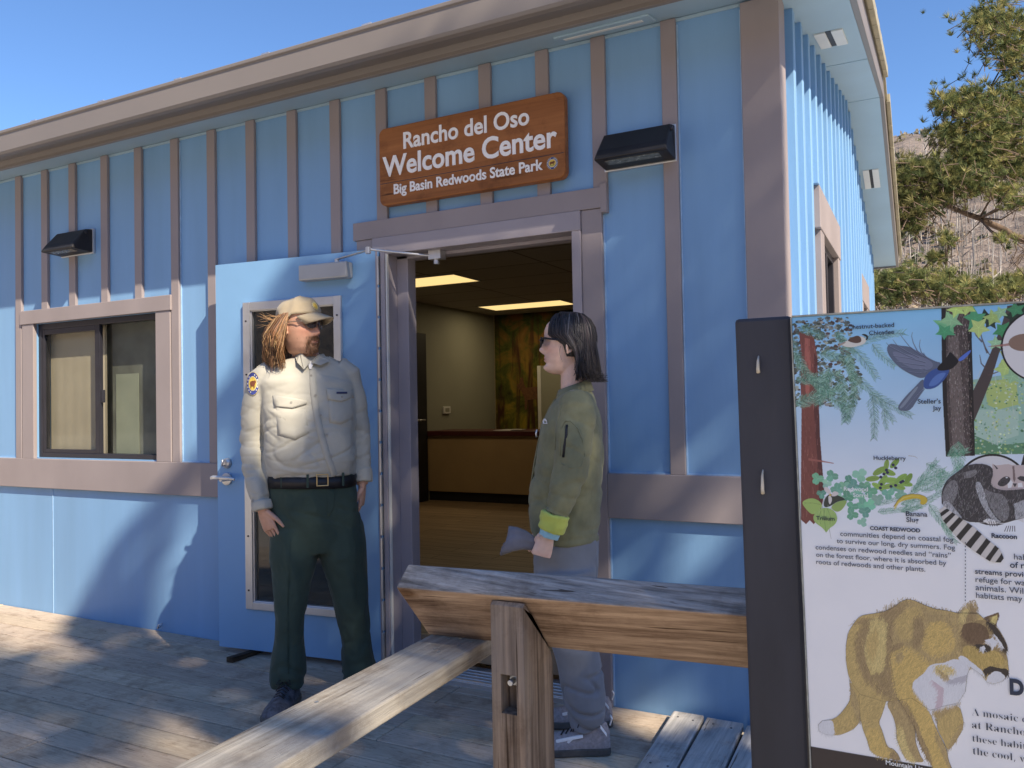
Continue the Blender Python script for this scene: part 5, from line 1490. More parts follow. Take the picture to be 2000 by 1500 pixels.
for p in scatter(ART['trillium'][1][1], 40):
    a.stroke([p, (p[0], p[1] + 60)], 3, 1, jit((.5, .62, .28)))
a.done('printed_trillium', [chaikin(p) for c, p in ART['trillium'][:3]])


def fur(a, poly, k, cols, ang, ln, w):
    for p in scatter(poly, k):
        an = ang + random.gauss(0, .35)
        l_ = random.uniform(.4, 1) * ln
        e = (p[0] + math.cos(an) * l_, p[1] + math.sin(an) * l_)
        if inside(e, poly):
            a.stroke([p, ((p[0] + e[0]) / 2 + random.uniform(-3, 3), (p[1] + e[1]) / 2), e], w, .8, jit(random.choice(cols)))


a = Art(YS - .0010)
a.poly([(3000, ART['band']), (3000, 6000), (10950, 6000), (10950, ART['band'])], (.045, .035, .035))
a.done('printed_band', [[(3035, ART['band']), (3060, 6010), (10950, 6010), (10900, ART['band'])]])
a = Art(YS - .0022)
TAWNY = (.56, .43, .21)
for i, (c, p) in enumerate(ART['lion']):
    p = chaikin(p) if len(p) > 5 else p
    big = i in (0, 3, 5, 8, 11, 12)
    small = i > 34
    white = c[2] > .45
    c2 = c if (white or small) else tuple(.6 * x + .4 * y_ for x, y_ in zip(c, TAWNY))
    ar = abs(sum(p[j][0] * p[j - 1][1] - p[j - 1][0] * p[j][1] for j in range(len(p)))) / 2
    if big or white or small:
        a.poly(rough(p, 1 if big else 6), c2)
    a.y -= .00001
    cx_, cz_ = sum(q_[0] for q_ in p) / len(p), sum(q_[1] for q_ in p) / len(p)
    for s0 in scatter(p, int(16 + ar / (150 if big else 90))):
        t = random.choice((.93, .98, 1.03, 1.06)) if white else random.choice((.74, .88, 1.0, 1.15, 1.32))
        if not (big or white or small):
            k_ = random.uniform(.8, 1.22)          # strokes stray past the patch and soften its rim
            s0 = (cx_ + (s0[0] - cx_) * k_, cz_ + (s0[1] - cz_) * k_)
        an = -1.9 + .35 * math.sin(i) + random.gauss(0, .3)
        l_ = random.uniform(30, 85)
        e = (s0[0] + math.cos(an) * l_, s0[1] + math.sin(an) * l_)
        if big and not inside(e, p):
            continue
        a.stroke([s0, ((s0[0] + e[0]) / 2 + random.uniform(-4, 4), (s0[1] + e[1]) / 2), e], random.uniform(4, 10), 1, tuple(min(.85, x * t) for x in c2))
a.y -= .00003
for p in ART['lionlines']:
    for j in range(len(p) - 1):
        m_ = ((p[j][0] + p[j + 1][0]) / 2 + random.uniform(-3, 3), (p[j][1] + p[j + 1][1]) / 2 + random.uniform(-3, 3))
        a.stroke([p[j], m_, p[j + 1]], random.uniform(2.5, 6.5), random.uniform(1.5, 5), jit((.07, .055, .045), .4))
a.done('printed_mountain_lion', [chaikin(p) for i, (c, p) in enumerate(ART['lion']) if i in (0, 3, 5, 8, 11, 12)])
a = Art(YS - .0024)
for c, p in ART['raccoon']:
    p = chaikin(p, 1) if 6 < len(p) < 25 else p
    a.poly(p, c)
    a.y -= .00001
    if len(p) > 6 and c[0] < .5:
        fur(a, p, 150, [tuple(x * k for x in c) for k in (.5, .75, 1.4, 2.0)], -1.75, 50, 4)
fur(a, ART['raccoonbody'], 1400, ((.03, .03, .03), (.14, .14, .15), (.32, .32, .33), (.02, .02, .025)), -1.75, 60, 3)
a.done('printed_raccoon', [ART['raccoonbody']] + [p for c, p in ART['raccoon'] if len(p) == 6])
# soften like ink on vinyl, then hand the canvas to the panel
CAN[1:-1, 1:-1] = .5 * CAN[1:-1, 1:-1] + .125 * (CAN[:-2, 1:-1] + CAN[2:, 1:-1] + CAN[1:-1, :-2] + CAN[1:-1, 2:])
img = bpy.data.images.new('panel_picture', CW_, CH_, alpha=False, float_buffer=True)
img.colorspace_settings.name = 'Linear Rec.709'
img.pixels.foreach_set(np.concatenate([CAN, np.ones((CH_, CW_, 1), np.float32)], 2).ravel())
img.update()
img.pack()
tx = pn.new('ShaderNodeTexImage')
tx.image = img
tx.extension = 'EXTEND'
tc = pn.new('ShaderNodeTexCoord')
sx_ = pn.new('ShaderNodeSeparateXYZ')
cb_ = pn.new('ShaderNodeCombineXYZ')
pl.new(tc.outputs['Object'], sx_.inputs[0])
for o_, i_, c0_, ln_ in ((0, 0, CX0, .815), (2, 1, CZ0, .85)):
    mr_ = pn.new('ShaderNodeMapRange')
    mr_.clamp = False
    mr_.inputs[1].default_value = c0_
    mr_.inputs[2].default_value = c0_ + ln_
    pl.new(sx_.outputs[o_], mr_.inputs[0])
    pl.new(mr_.outputs[0], cb_.inputs[i_])
pl.new(cb_.outputs[0], tx.inputs[0])
gl_ = noise(pn, pl, coords(pn, pl, (1, 1, 1)), 9, 4)
pl.new(mix(pn, pl, tx.outputs[0], ramp(pn, pl, gl_, [(.3, (.95, .955, .96)), (.7, (1, 1, 1))]), 1, 'MULTIPLY'), pb.inputs['Base Color'])
panel.data.materials[0] = M['printed']
# captions
M['ink'] = paint('dark_ink', (.035, .045, .075, 1), .6, .05, 5, 0)
M['inkgrey'] = paint('slate_ink', (.075, .09, .125, 1), .6, .05, 5, 0)
M['inkwhite'] = paint('white_ink', (.8, .84, .86, 1), .6, .02, 5, 0)
for s, x, z, w_, k in ART['text']:
    x, z, w_ = x * 1e-4, z * 1e-4, w_ * 1e-4
    q = MB()
    long_ = len(s) > 15
    if k == 0:
        text(q, s, x, z, w_, YS - .0022, 0, None, .006 if long_ else .014)
    elif k == 1:
        text(q, s, x, z, w_, YS - .0022, 0, None, .034)
    elif k == 2:
        text(q, s, x, z, w_, YS - .0022, 0, None, .014)
    elif k == 3:
        text(q, s, x, z, w_, YS - .0022, 0, None, .05, 1.25)
    else:
        text(q, serif(s) if SERIF else s, x, z, w_, YS - .0022, 0, SERIF, -.012 if SERIF else 0)
    q.build('caption', M['inkwhite'] if k == 2 else M['inkgrey'] if (k == 0 and long_) else M['ink'], panel, fix=False)
q = MB()
for x, z in ART['dots']:
    q.add([(x * 1e-4 + dx, YS - .0022, z * 1e-4 + dz_) for dx, dz_ in ((-.0006, -.0012), (.0006, -.0012), (.0006, .0012), (-.0006, .0012))], [(0, 1, 2, 3)])
q.build('dotted_line', M['inkgrey'], panel, fix=False)
# ================================================================ TREES
M['bark'] = paint('grey_brown_bark', (.14, .10, .075, 1), .9, .35, 14, .8, streak=(1, 1, .3), bscale=25)
M['needle'] = tinted('pine_needles', .55, .3, .2, 5)


def tuft(mb, c, d, r, col, k=16):
    c, d = Vector(c), Vector(d).normalized()
    s = d.orthogonal().normalized()
    t = d.cross(s)
    for i in range(k):
        a = random.uniform(0, 2 * PI)
        sp = random.uniform(.15, 1.0)
        v_ = (d * random.uniform(.5, 1.0) + (s * math.cos(a) + t * math.sin(a)) * sp).normalized()
        w = v_.orthogonal().normalized() * r * .042
        if random.random() < .5:
            w = v_.cross(w)
        tt = random.uniform(.7, 1.3)
        mb.col = (col[0] * tt, col[1] * tt, col[2] * tt)
        b0 = c + v_ * r * random.uniform(0, .2)
        mb.add([b0 - w, b0 + w, c + v_ * r * random.uniform(.75, 1.1)], [(0, 1, 2)])


def branch(mb, pts, r0, r1, n=6):
    pts = [Vector(p) for p in pts]
    out = []
    for i in range(len(pts) - 1):
        for k in range(4):
            t = k / 4
            p = pts[i].lerp(pts[i + 1], t)
            out.append(p + Vector((random.uniform(-1, 1), random.uniform(-1, 1), random.uniform(-1, 1))) * r0 * .35)
    out.append(pts[-1])
    k = len(out)
    mb.tube(out, [r0 + (r1 - r0) * i / (k - 1) for i in range(k)], n)
    return out


DP = lambda px, py, d: Vector((cam.matrix_world.translation + (CW + CR * ((px - 1000) / 1556.07) - CU * ((py - 750) / 1556.07)) * d))
pine = thing('pine_tree', 'large green pine with drooping needle branches beside the building, right edge', 'pine tree', (3.9, 13.8, -.42))
pof = Vector((-3.9, -13.8, .42))
tk = MB()
tk.tube([(3.9, 13.8, -.5), (3.85, 13.8, 2), (3.95, 13.75, 5), (3.9, 13.8, 9), (3.95, 13.8, 13)], [.42, .36, .3, .22, .08], 14)
br_pts = {
    'mid': [(3.9, 13.8, 3.35), (2.93, 13.3, 3.63), (2.15, 13.0, 3.95), (1.45, 12.7, 4.35), (.78, 12.4, 4.72), (.36, 12.2, 4.95)],
    'low': [(3.9, 13.8, 2.3), (2.8, 13.2, 2.55), (1.8, 12.7, 2.85), (.9, 12.3, 3.02), (.1, 12.0, 3.1), (-.3, 11.8, 3.15)],
    'up': [(3.9, 13.8, 5.4), (3.1, 13.4, 5.7), (2.3, 13.0, 6.2), (1.6, 12.7, 6.45), (1.0, 12.5, 6.55)],
    'top': [(3.9, 13.8, 7.3), (3.2, 13.5, 7.5), (2.4, 13.2, 7.8), (1.7, 13.0, 8.0)],
    'upb': [(3.9, 13.8, 4.7), (3.2, 13.5, 5.0), (2.5, 13.2, 5.3), (1.9, 13.0, 5.5)],
}
for k_, p in br_pts.items():
    branch(tk, p, .1 if k_ in ('mid', 'low') else .075, .015, 7)
# foliage clumps: (px,py,rx,ry,depth,count,shade) sizes in photograph pixels at that depth
CL = [(1960, 60, 85, 70, 13.4, 150), (1925, 40, 35, 30, 13.2, 40), (1985, 120, 40, 45, 13.6, 60), (1915, 215, 80, 55, 13.2, 190), (1960, 265, 75, 60, 13.3, 190), (1855, 205, 35, 22, 13.0, 40),
      (1850, 260, 30, 18, 13.0, 36), (1900, 290, 60, 40, 13.1, 110), (1985, 215, 50, 60, 13.6, 110), (1985, 330, 40, 40, 13.6, 60), (1770, 350, 30, 34, 12.6, 150), (1800, 345, 44, 30, 12.7, 180), (1850, 350, 48, 32, 12.8, 150),
      (1765, 410, 24, 40, 12.6, 120), (1795, 395, 42, 28, 12.7, 110), (1905, 340, 60, 40, 13, 90), (1840, 390, 36, 18, 12.8, 30), (1895, 360, 40, 24, 13, 40), (1960, 375, 40, 20, 13.2, 26), (1985, 400, 30, 18, 13.2, 20), (1850, 470, 20, 14, 12.8, 10), (1830, 505, 18, 12, 12.8, 10),
      (1715, 560, 30, 24, 12.2, 50), (1765, 548, 42, 26, 12.2, 100), (1820, 555, 55, 26, 12.4, 120), (1875, 570, 50, 22, 12.5, 90), (1930, 570, 45, 24, 12.6, 70), (1985, 560, 35, 26, 12.8, 60), (1740, 585, 40, 14, 12.2, 30), (1790, 440, 18, 18, 12.6, 18),
      (1960, 470, 26, 12, 13.0, 10), (1920, 310, 40, 24, 13.1, 50)]
fo = MB()
tw_ = MB()
allp = [Vector(q) for p in br_pts.values() for q in p]
for (px, py, rx, ry, d, cnt) in CL:
    c0 = DP(px, py, d)
    near = min(allp, key=lambda q: (q - c0).length)
    for i in range(3):
        e = DP(px + random.gauss(0, rx * .4), py + random.gauss(0, ry * .4), d + random.gauss(0, .3))
        mid_ = near.lerp(e, .5) + Vector((0, 0, random.uniform(-.15, .1)))
        tw_.tube([near, mid_, e], [.022, .014, .006], 4, False)
    for i in range(int(cnt * 2.6)):
        gx, gy, gz = random.gauss(0, .48), random.gauss(0, .48), random.gauss(0, .5)
        p = DP(px + gx * rx, py + gy * ry, d + gz * rx / 110)
        up = -gy
        c = random.choice(((.19, .215, .085), (.27, .28, .11), (.13, .165, .065), (.34, .32, .13), (.09, .12, .052)))
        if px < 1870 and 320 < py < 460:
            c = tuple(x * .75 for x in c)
        dirv = Vector((random.gauss(-.25, .6), random.gauss(-.2, .6), random.uniform(-.1, 1.1)))
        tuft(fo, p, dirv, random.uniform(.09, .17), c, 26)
        if random.random() < .25:
            tw_.tube([p, p - dirv.normalized() * .25], [.006, .009], 3, False)
for i in range(26):     # bare hanging twigs
    p = Vector(random.choice(br_pts['mid'][1:5] + br_pts['low'][2:5])) + Vector((random.uniform(-.4, .4), random.uniform(-.2, .2), 0))
    e = p + Vector((random.uniform(-.5, .2), random.uniform(-.2, .2), random.uniform(-.75, -.15)))
    tw_.tube([p, p.lerp(e, .5) + Vector((.06, 0, .05)), e], [.014, .009, .004], 4, False)
    for k in range(3):
        f = e + Vector((random.uniform(-.3, .3), random.uniform(-.1, .1), random.uniform(-.2, .1)))
        tw_.tube([p.lerp(e, .6), f], [.006, .002], 3, False)
tr_ = tk.build('trunk', M['bark'], None, smooth=True)
child(tr_, pine, pof)
tw_.build('twig', M['bark'], tr_, fix=False)
child(fo.build('crown', M['needle'], None, colattr=True, fix=False), pine, pof)

# two leafless burned trees on the skyline
def bare_tree(px, top, base, d, spread, label):
    c = DP(px, base, d)
    hgt = (base - top) / 1556 * d
    t = thing('bare_tree', label, 'tree', c, 0, 'leafless trees on the ridge')
    q = MB()
    q.tube([(0, 0, -4), (.2, 0, hgt * .5), (0, 0, hgt)], [.45, .28, .06], 6)
    q.build('trunk', M['twiggrey'], t)
    q = MB()
    for i in range(110):
        z = hgt * random.uniform(.3, .98)
        a = random.uniform(0, 2 * PI)
        l_ = spread * random.uniform(.4, 1) * (1.1 - .7 * z / hgt)
        p1 = Vector((math.cos(a) * l_, math.sin(a) * l_, z + l_ * random.uniform(.2, .8)))
        q.tube([(0, 0, z), p1 * .5 + Vector((0, 0, z * .5 - .2)), p1], [.09, .05, .02], 3, False)
        for k in range(4):
            p2 = p1 * random.uniform(.5, 1)
            p2.z = z + (p1.z - z) * random.uniform(.5, 1)
            q.tube([p2, p2 + Vector((random.gauss(0, 1), random.gauss(0, 1), random.uniform(.3, 1.4))) * l_ * .3], [.04, .015], 3, False)
    q.build('crown', M['twiggrey'], t, fix=False)


M['twiggrey'] = paint('grey_mauve_twigs', (.27, .24, .25, 1), .9, .1, 1, 0)
bare_tree(1752, 283, 342, 235, 4.6, 'leafless grey tree on the ridge, right beside the roof edge')
bare_tree(1793, 268, 338, 240, 4.2, 'taller leafless grey tree on the ridge, between roof edge and pine')

# shrubs just behind the sign's top edge
def shrub(px, py, d, r, cols, label):
    c = DP(px, py, d)
    base = Vector((c.x, c.y, -.42))
    t = thing('shrub', label, 'shrub', base, 0, 'shrubs beyond the printed panel')
    q, st = MB(), MB()
    hgt = c.z + .42
    for i in range(14):
        a = random.uniform(0, 2 * PI)
        st.tube([(0, 0, 0), (math.cos(a) * r * .4, math.sin(a) * r * .4, hgt * .5), (math.cos(a) * r * .8, math.sin(a) * r * .8, hgt * random.uniform(.7, 1))], [.03, .018, .006], 4, False)
    for i in range(900):
        v_ = Vector((random.gauss(0, 1), random.gauss(0, 1), random.gauss(0, 1))).normalized() * random.uniform(.55, 1)
        p = Vector((v_.x * r, v_.y * r, hgt * .5 + v_.z * hgt * .52))
        u = Vector((random.gauss(0, 1), random.gauss(0, 1), random.gauss(0, 1))).normalized() * random.uniform(.05, .1)
        w_ = u.orthogonal().normalized() * u.length * .4
        cc = random.choice(cols)
        k = random.uniform(.6, 1.4)
        q.col = (cc[0] * k, cc[1] * k, cc[2] * k)
        q.add([p - u, p + w_, p + u, p - w_], [(0, 1, 2, 3)])
    st.build('stem', M['bark'], t, fix=False)
    q.build('foliage', M['plant'], t, colattr=True, fix=False)


YG = ((.25, .24, .06), (.14, .17, .05), (.33, .28, .09), (.09, .12, .04))
DG = ((.06, .085, .035), (.11, .12, .05), (.16, .14, .07))
for args in ((1722, 600, 30, .9, DG, 'dark shrub against the far corner of the building'), (1800, 612, 34, 1.5, YG, 'yellow green shrub low behind the chickadee caption'),
             (1880, 604, 40, 1.7, YG, 'yellow green shrub behind the panel top, above the blue jay'), (1965, 600, 36, 1.4, DG, 'dark shrub behind the panel top, at the right edge')):
    shrub(*args)

# ---------------------------------------------------------------- the tree behind the viewer that shades the doorway
SP = Vector((.423, .906, 0))
SV = Vector((-.606, .283, .743))


def sunspace(p, q, t):
    return SP * p + SV * q + SUN * t


POLY = [(.02, -1.2), (.02, 2.0), (-.23, 2.1), (-.27, 1.88), (-.6, 2.36), (-1.0, 2.90), (-1.13, 3.03), (-1.20, 2.98), (-1.27, 2.84), (-1.40, 2.74), (-1.55, 2.76), (-1.65, 2.80), (-1.76, 2.72), (-1.90, 2.62), (-2.0, 2.3), (-1.9, 2.0), (-1.82, 1.7), (-1.76, .9), (-1.76, .2), (-1.76, -1.2)]
oak = thing('shade_tree', 'broadleaf tree behind the viewer whose crown shades the doorway', 'tree', (9.2, -5.6, -.42))
oof = Vector((-9.2, 5.6, .42))
lf, wd = MB(), MB()
wd.tube([(9.2, -5.6, -.6), (9.15, -5.5, 3), (9.0, -5.3, 6.5), (8.7, -5.0, 9.0)], [.26, .22, .17, .09], 10)
M['leaf'] = tinted('broad_leaves', .6, .15, .2, 8)


def leaf(c, r, mb=lf):
    u = Vector((random.gauss(0, 1), random.gauss(0, 1), random.gauss(0, 1))).normalized()
    u = (u + SUN * .001).normalized()
    nrm = (SUN + Vector((random.gauss(0, .5), random.gauss(0, .5), random.gauss(0, .5)))).normalized()
    u = (u - nrm * u.dot(nrm)).normalized() * r
    w_ = nrm.cross(u) * .55
    k = random.uniform(.7, 1.3)
    mb.col = (.07 * k, .10 * k, .035 * k)
    mb.add([c - u, c - u * .2 + w_, c + u, c - u * .2 - w_], [(0, 1, 2, 3)])


cnt = 0
while cnt < 6600:
    p, q_ = random.uniform(-2.05, .02), random.uniform(-1.2, 3.6)
    if not inside((p, q_), POLY):
        continue
    # a few gaps in the crown let light through to the wall
    if any((p - a) ** 2 / c ** 2 + (q_ - b_) ** 2 / e ** 2 < 1 and random.random() < .995 for a, b_, c, e in ((-.30, .30, .13, .10), (-.14, .75, .07, .12), (-.20, -.02, .10, .07), (-1.42, 2.2, .13, .34))):
        continue
    if p > -1.22 and random.random() < .22:
        continue
    leaf(sunspace(p, q_, random.uniform(11.2, 15.5)), random.uniform(.045, .085))
    cnt += 1
# sparse outer sprays that dapple the deck
sprays = []
while len(sprays) < 54:
    p, q_ = random.uniform(-3.6, -1.7), random.uniform(-.2, 2.45)
    if inside((p, q_), POLY):
        continue
    if q_ > 2.25 + .25 * math.sin(p * 4):
        continue
    if q_ < 1.1:
        continue
    sprays.append((p, q_))
for p, q_ in sprays:
    t = random.uniform(17, 23)
    s_ = random.uniform(.10, .22)
    for i in range(70):
        leaf(sunspace(p + random.gauss(0, s_), q_ + random.gauss(0, s_ * .5), t + random.gauss(0, .2)), random.uniform(.04, .075))
    c0 = sunspace(p, q_, t)
    wd.tube([(9.0, -5.3, 6.5), c0.lerp(Vector((9.0, -5.3, 7)), .5) + Vector((0, 0, .3)), c0], [.012, .01, .006], 4, False)
for i in range(14):
    p, q_ = random.uniform(-1.6, -.3), random.uniform(-.6, 3.0)
    wd.tube([(9.05, -5.35, random.uniform(5, 8)), sunspace(p, q_, 13)], [.06, .012], 6, False)
child(wd.build('trunk', M['bark'], None, smooth=True, fix=False), oak, oof)
child(lf.build('crown', M['leaf'], None, colattr=True, fix=False), oak, oof)
# ================================================================ PEOPLE
M['skin'] = None
m, n, l, b = mat('skin', (.5, .33, .26, 1), .5, 0, .35)
a_ = n.new('ShaderNodeVertexColor')
a_.layer_name = 'tint'
f = noise(n, l, coords(n, l, (1, 1, 1)), 60, 4)
l.new(mix(n, l, a_.outputs[0], ramp(n, l, f, [(.3, (.93, .91, .90)), (.7, (1.04, 1.03, 1.02))]), 1, 'MULTIPLY'), b.inputs['Base Color'])
b.inputs['Subsurface Weight'].default_value = .12
b.inputs['Subsurface Radius'].default_value = (.012, .005, .003)
bump(n, l, b, noise(n, l, coords(n, l, (1, 1, 1)), 400, 2), .08, .001)
M['skin'] = m
M['shirt'] = fabric('khaki_shirt_cloth', (.42, .41, .36, 1), .85, .05, 900, .1)
M['green'] = fabric('dark_green_trouser_cloth', (.042, .066, .055, 1), .85, .10, 900, .12, .1)
M['fleece'] = fabric('olive_fleece', (.205, .205, .122, 1), .95, .16, 260, .5, .15)
M['greypants'] = fabric('slate_trouser_cloth', (.21, .225, .255, 1), .75, .08, 900, .1)
M['capcloth'] = fabric('khaki_cap_cloth', (.40, .335, .235, 1), .85, .07, 900, .12)
M['hair'] = tinted('hair', .42, 0, .1, 50, .45)
M['shoeblue'] = paint('navy_suede', (.085, .095, .125, 1), .7, .45, 40, .3)
M['shoegrey'] = paint('grey_mesh_shoe', (.34, .31, .32, 1), .8, .15, 90, .4)
M['sole'] = paint('rubber_sole', (.10, .095, .09, 1), .7, .2, 30, .3)
M['leather'] = paint('black_leather', (.015, .015, .018, 1), .45, .2, 40, .3)
M['gold'] = paint('brass_buckle', (.55, .42, .22, 1), .35, .1, 20, .05, metal=.8)
M['lensbrown'] = paint('dark_brown_lens', (.03, .013, .012, 1), .12, .05, 5, 0, spec=.8)
M['wire'] = paint('wire_frame', (.25, .22, .19, 1), .35, .05, 5, 0, metal=.6)
M['button'] = paint('grey_button', (.30, .29, .26, 1), .5, .05, 5, 0)
M['tee'] = fabric('white_undershirt', (.78, .78, .80, 1))
M['lime'] = fabric('lime_cuff_cloth', (.50, .56, .12, 1))
M['lblue'] = fabric('light_blue_band', (.32, .58, .72, 1))
M['greycloth'] = fabric('grey_fleece_cloth', (.17, .17, .20, 1), .95, .15, 300, .4)


def frame(px, d, yh, kx):
    """a person's local frame: x to the right as seen, y away, z up"""
    P = DP(px, 750, d)
    C0 = cam.matrix_world.translation
    v_ = Vector((P.x - C0.x, P.y - C0.y, 0)).normalized()
    rz = math.atan2(-v_.x, v_.y)
    O = Vector((P.x, P.y, 0))

    def mm(x, y, dy=0.0):
        s = (d + dy) / 1556.07
        return Vector(((x - px - .017 * (y - 1000)) * s * kx, dy, 1.314 - (y - yh) * s))
    return O, rz, mm


def smoothstep(a, b_, x):
    t = np.clip((x - a) / (b_ - a), 0, 1)
    return t * t * (3 - 2 * t)


def interp(tab, z):
    zs = [t[0] for t in tab]
    return [float(np.interp(z, zs, [t[k] for t in tab])) for k in range(1, len(tab[0]))]


# z, front, back, halfwidth (head centre at 0, chin -.115, crown .115)
HEAD = [(-.122, .050, .035, .012), (-.117, .070, .045, .028), (-.108, .082, .050, .040), (-.095, .087, .055, .047), (-.080, .083, .062, .053), (-.070, .086, .068, .057), (-.055, .087, .076, .061),
        (-.040, .085, .084, .065), (-.020, .084, .094, .069), (.005, .083, .100, .072), (.022, .090, .102, .0735), (.05, .090, .101, .074), (.075, .081, .092, .068), (.095, .062, .074, .054), (.108, .040, .048, .036), (.116, .012, .014, .012)]


def head(mb, centre, yaw, pitch=0, k=1.0, nose=1.0, female=False):
    R_ = Matrix.Rotation(yaw, 3, 'Z') @ Matrix.Rotation(pitch, 3, 'X')
    NZ, NT = 72, 80
    vs = []
    for i in range(NZ + 1):
        z = -.122 + .238 * (i / NZ)
        f_, b_, w_ = interp(HEAD, z)
        if female:
            w_ *= .95
            f_ *= .97 if z < -.03 else 1
        for j in range(NT):
            t = 2 * PI * j / NT
            c, s_ = math.cos(t), math.sin(t)
            x = w_ * math.copysign(abs(s_) ** .9, s_)
            y = -f_ * abs(c) ** .9 if c > 0 else b_ * abs(c) ** .9
            if c > 0:
                nz = np.interp(z, [-.048, -.043, -.034, -.026, .0, .014, .024], [0, .012, .026, .027, .013, .004, 0]) * nose
                sx = np.interp(z, [-.045, -.03, 0, .02], [.017, .014, .008, .008])
                y -= nz * math.exp(-(x / sx) ** 2)
                y -= .0045 * math.exp(-((z + .058) / .0045) ** 2) * math.exp(-(x / .019) ** 2)
                y -= .0055 * math.exp(-((z + .070) / .0055) ** 2) * math.exp(-(x / .017) ** 2)
                y += .0035 * math.exp(-((z + .064) / .002) ** 2) * math.exp(-(x / .022) ** 2)
                y += .0045 * math.exp(-((z + .081) / .005) ** 2) * math.exp(-(x / .022) ** 2)
                y -= .006 * math.exp(-((z + .100) / .011) ** 2) * math.exp(-(x / .018) ** 2)
                for sd_ in (-1, 1):
                    y += .011 * math.exp(-((x - sd_ * .031) / .014) ** 2 - ((z - .004) / .010) ** 2)
                    y -= .004 * math.exp(-((x - sd_ * .045) / .02) ** 2 - ((z + .022) / .015) ** 2)
            vs.append(Vector(centre) + R_ @ (Vector((x, y, z)) * k))
    fs = [(i * NT + j, i * NT + (j + 1) % NT, (i + 1) * NT + (j + 1) % NT, (i + 1) * NT + j) for i in range(NZ) for j in range(NT)]
    fs += [tuple(reversed(range(NT))), tuple(range(NZ * NT, (NZ + 1) * NT))]
    mb.add(vs, fs)
    for sd_ in (-1, 1):
        c = Vector(centre) + R_ @ (Vector((sd_ * .072, .014, -.012)) * k)
        er = R_ @ Matrix.Rotation(sd_ * .35, 3, 'Z') @ Matrix.Rotation(-.2, 3, 'X')
        ring = [c + er @ Vector((sd_ * .004, .013 * math.cos(t), .028 * math.sin(t) + .002)) * k for t in np.linspace(-1.2, 4.2, 13)]
        mb.tube(ring, .0045 * k, 8)
        mb.ell(c, (.004 * k, .012 * k, .024 * k), er, 10, 8)
        mb.ell(c + er @ Vector((0, -.002, -.026)) * k, (.005 * k, .007 * k, .008 * k), er, 10, 8)
    return R_


def hand(mb, w, d, nrm, th, curls, k=1.0, thumb=(.55, .75, .35), spread=.0):
    """palm, four unequal fingers bent towards nrm, thumb from the side of the palm"""
    d, nrm = Vector(d).normalized(), Vector(nrm).normalized()
    nrm = (nrm - d * nrm.dot(d)).normalized()
    t = d.cross(nrm)
    if t.dot(Vector(th)) < 0:
        t = -t
    mb.tube([w - d * .03 * k, w, w + d * .035 * k, w + d * .075 * k, w + d * .094 * k], [(.019 * k, .025 * k), (.018 * k, .026 * k), (.0165 * k, .036 * k), (.014 * k, .040 * k), (.010 * k, .039 * k)], 16, True, 1, tuple(nrm))
    for i, (off, ln) in enumerate(((.0315, .072), (.0105, .081), (-.0105, .076), (-.0305, .060))):
        p = w + d * (.086 - .006 * abs(i - 1)) * k + t * off * k
        dd = (d + t * (off * spread * 10)).normalized()
        pts = [p - dd * .012 * k, p]
        ang = 0
        for s_, fr in enumerate((.45, .31, .24)):
            ang += curls[i] * (1, 1.25, .8)[s_]
            v_ = dd * math.cos(ang) + nrm * math.sin(ang)
            p = p + v_ * ln * fr * k
            pts.append(p)
        mb.tube(pts, [.0078 * k, .0080 * k, .0074 * k, .0068 * k, .0052 * k], 10)
        mb.ell(pts[-1], (.0055 * k,) * 3, None, 8, 6)
    p = w + d * .022 * k + t * .026 * k
    v_ = (d * thumb[0] + t * thumb[1] + nrm * thumb[2]).normalized()
    q_ = p + v_ * .042 * k
    v2 = (v_ + d * .7 + nrm * .2).normalized()
    r_ = q_ + v2 * .030 * k
    mb.tube([p - v_ * .012 * k, p, q_, r_, r_ + (v2 + d * .3).normalized() * .022 * k], [.014 * k, .0135 * k, .0105 * k, .009 * k, .006 * k], 10)
    return w + d * .09 * k


def paint_skin(me, base, rules):
    """per-vertex natural colour: lips, beard shadow, cheeks"""
    v = getv(me)
    c = np.tile(np.array(base), (len(v), 1))
    for fn, col in rules:
        w_ = np.clip(fn(v), 0, 1)[:, None]
        c = c * (1 - w_) + np.array(col) * w_
    at = me.color_attributes.new('tint', 'FLOAT_COLOR', 'POINT')
    at.data.foreach_set('color', np.concatenate([c, np.ones((len(v), 1))], 1).ravel())


def strand(mb, pts, r, col, n=4):
    mb.col = col
    k = len(pts)
    mb.tube(pts, [r * (1 - .75 * (i / (k - 1)) ** 2) for i in range(k)], n, False)


def bvh_of(me):
    return BVHTree.FromPolygons([v.co for v in me.vertices], [tuple(p.vertices) for p in me.polygons])


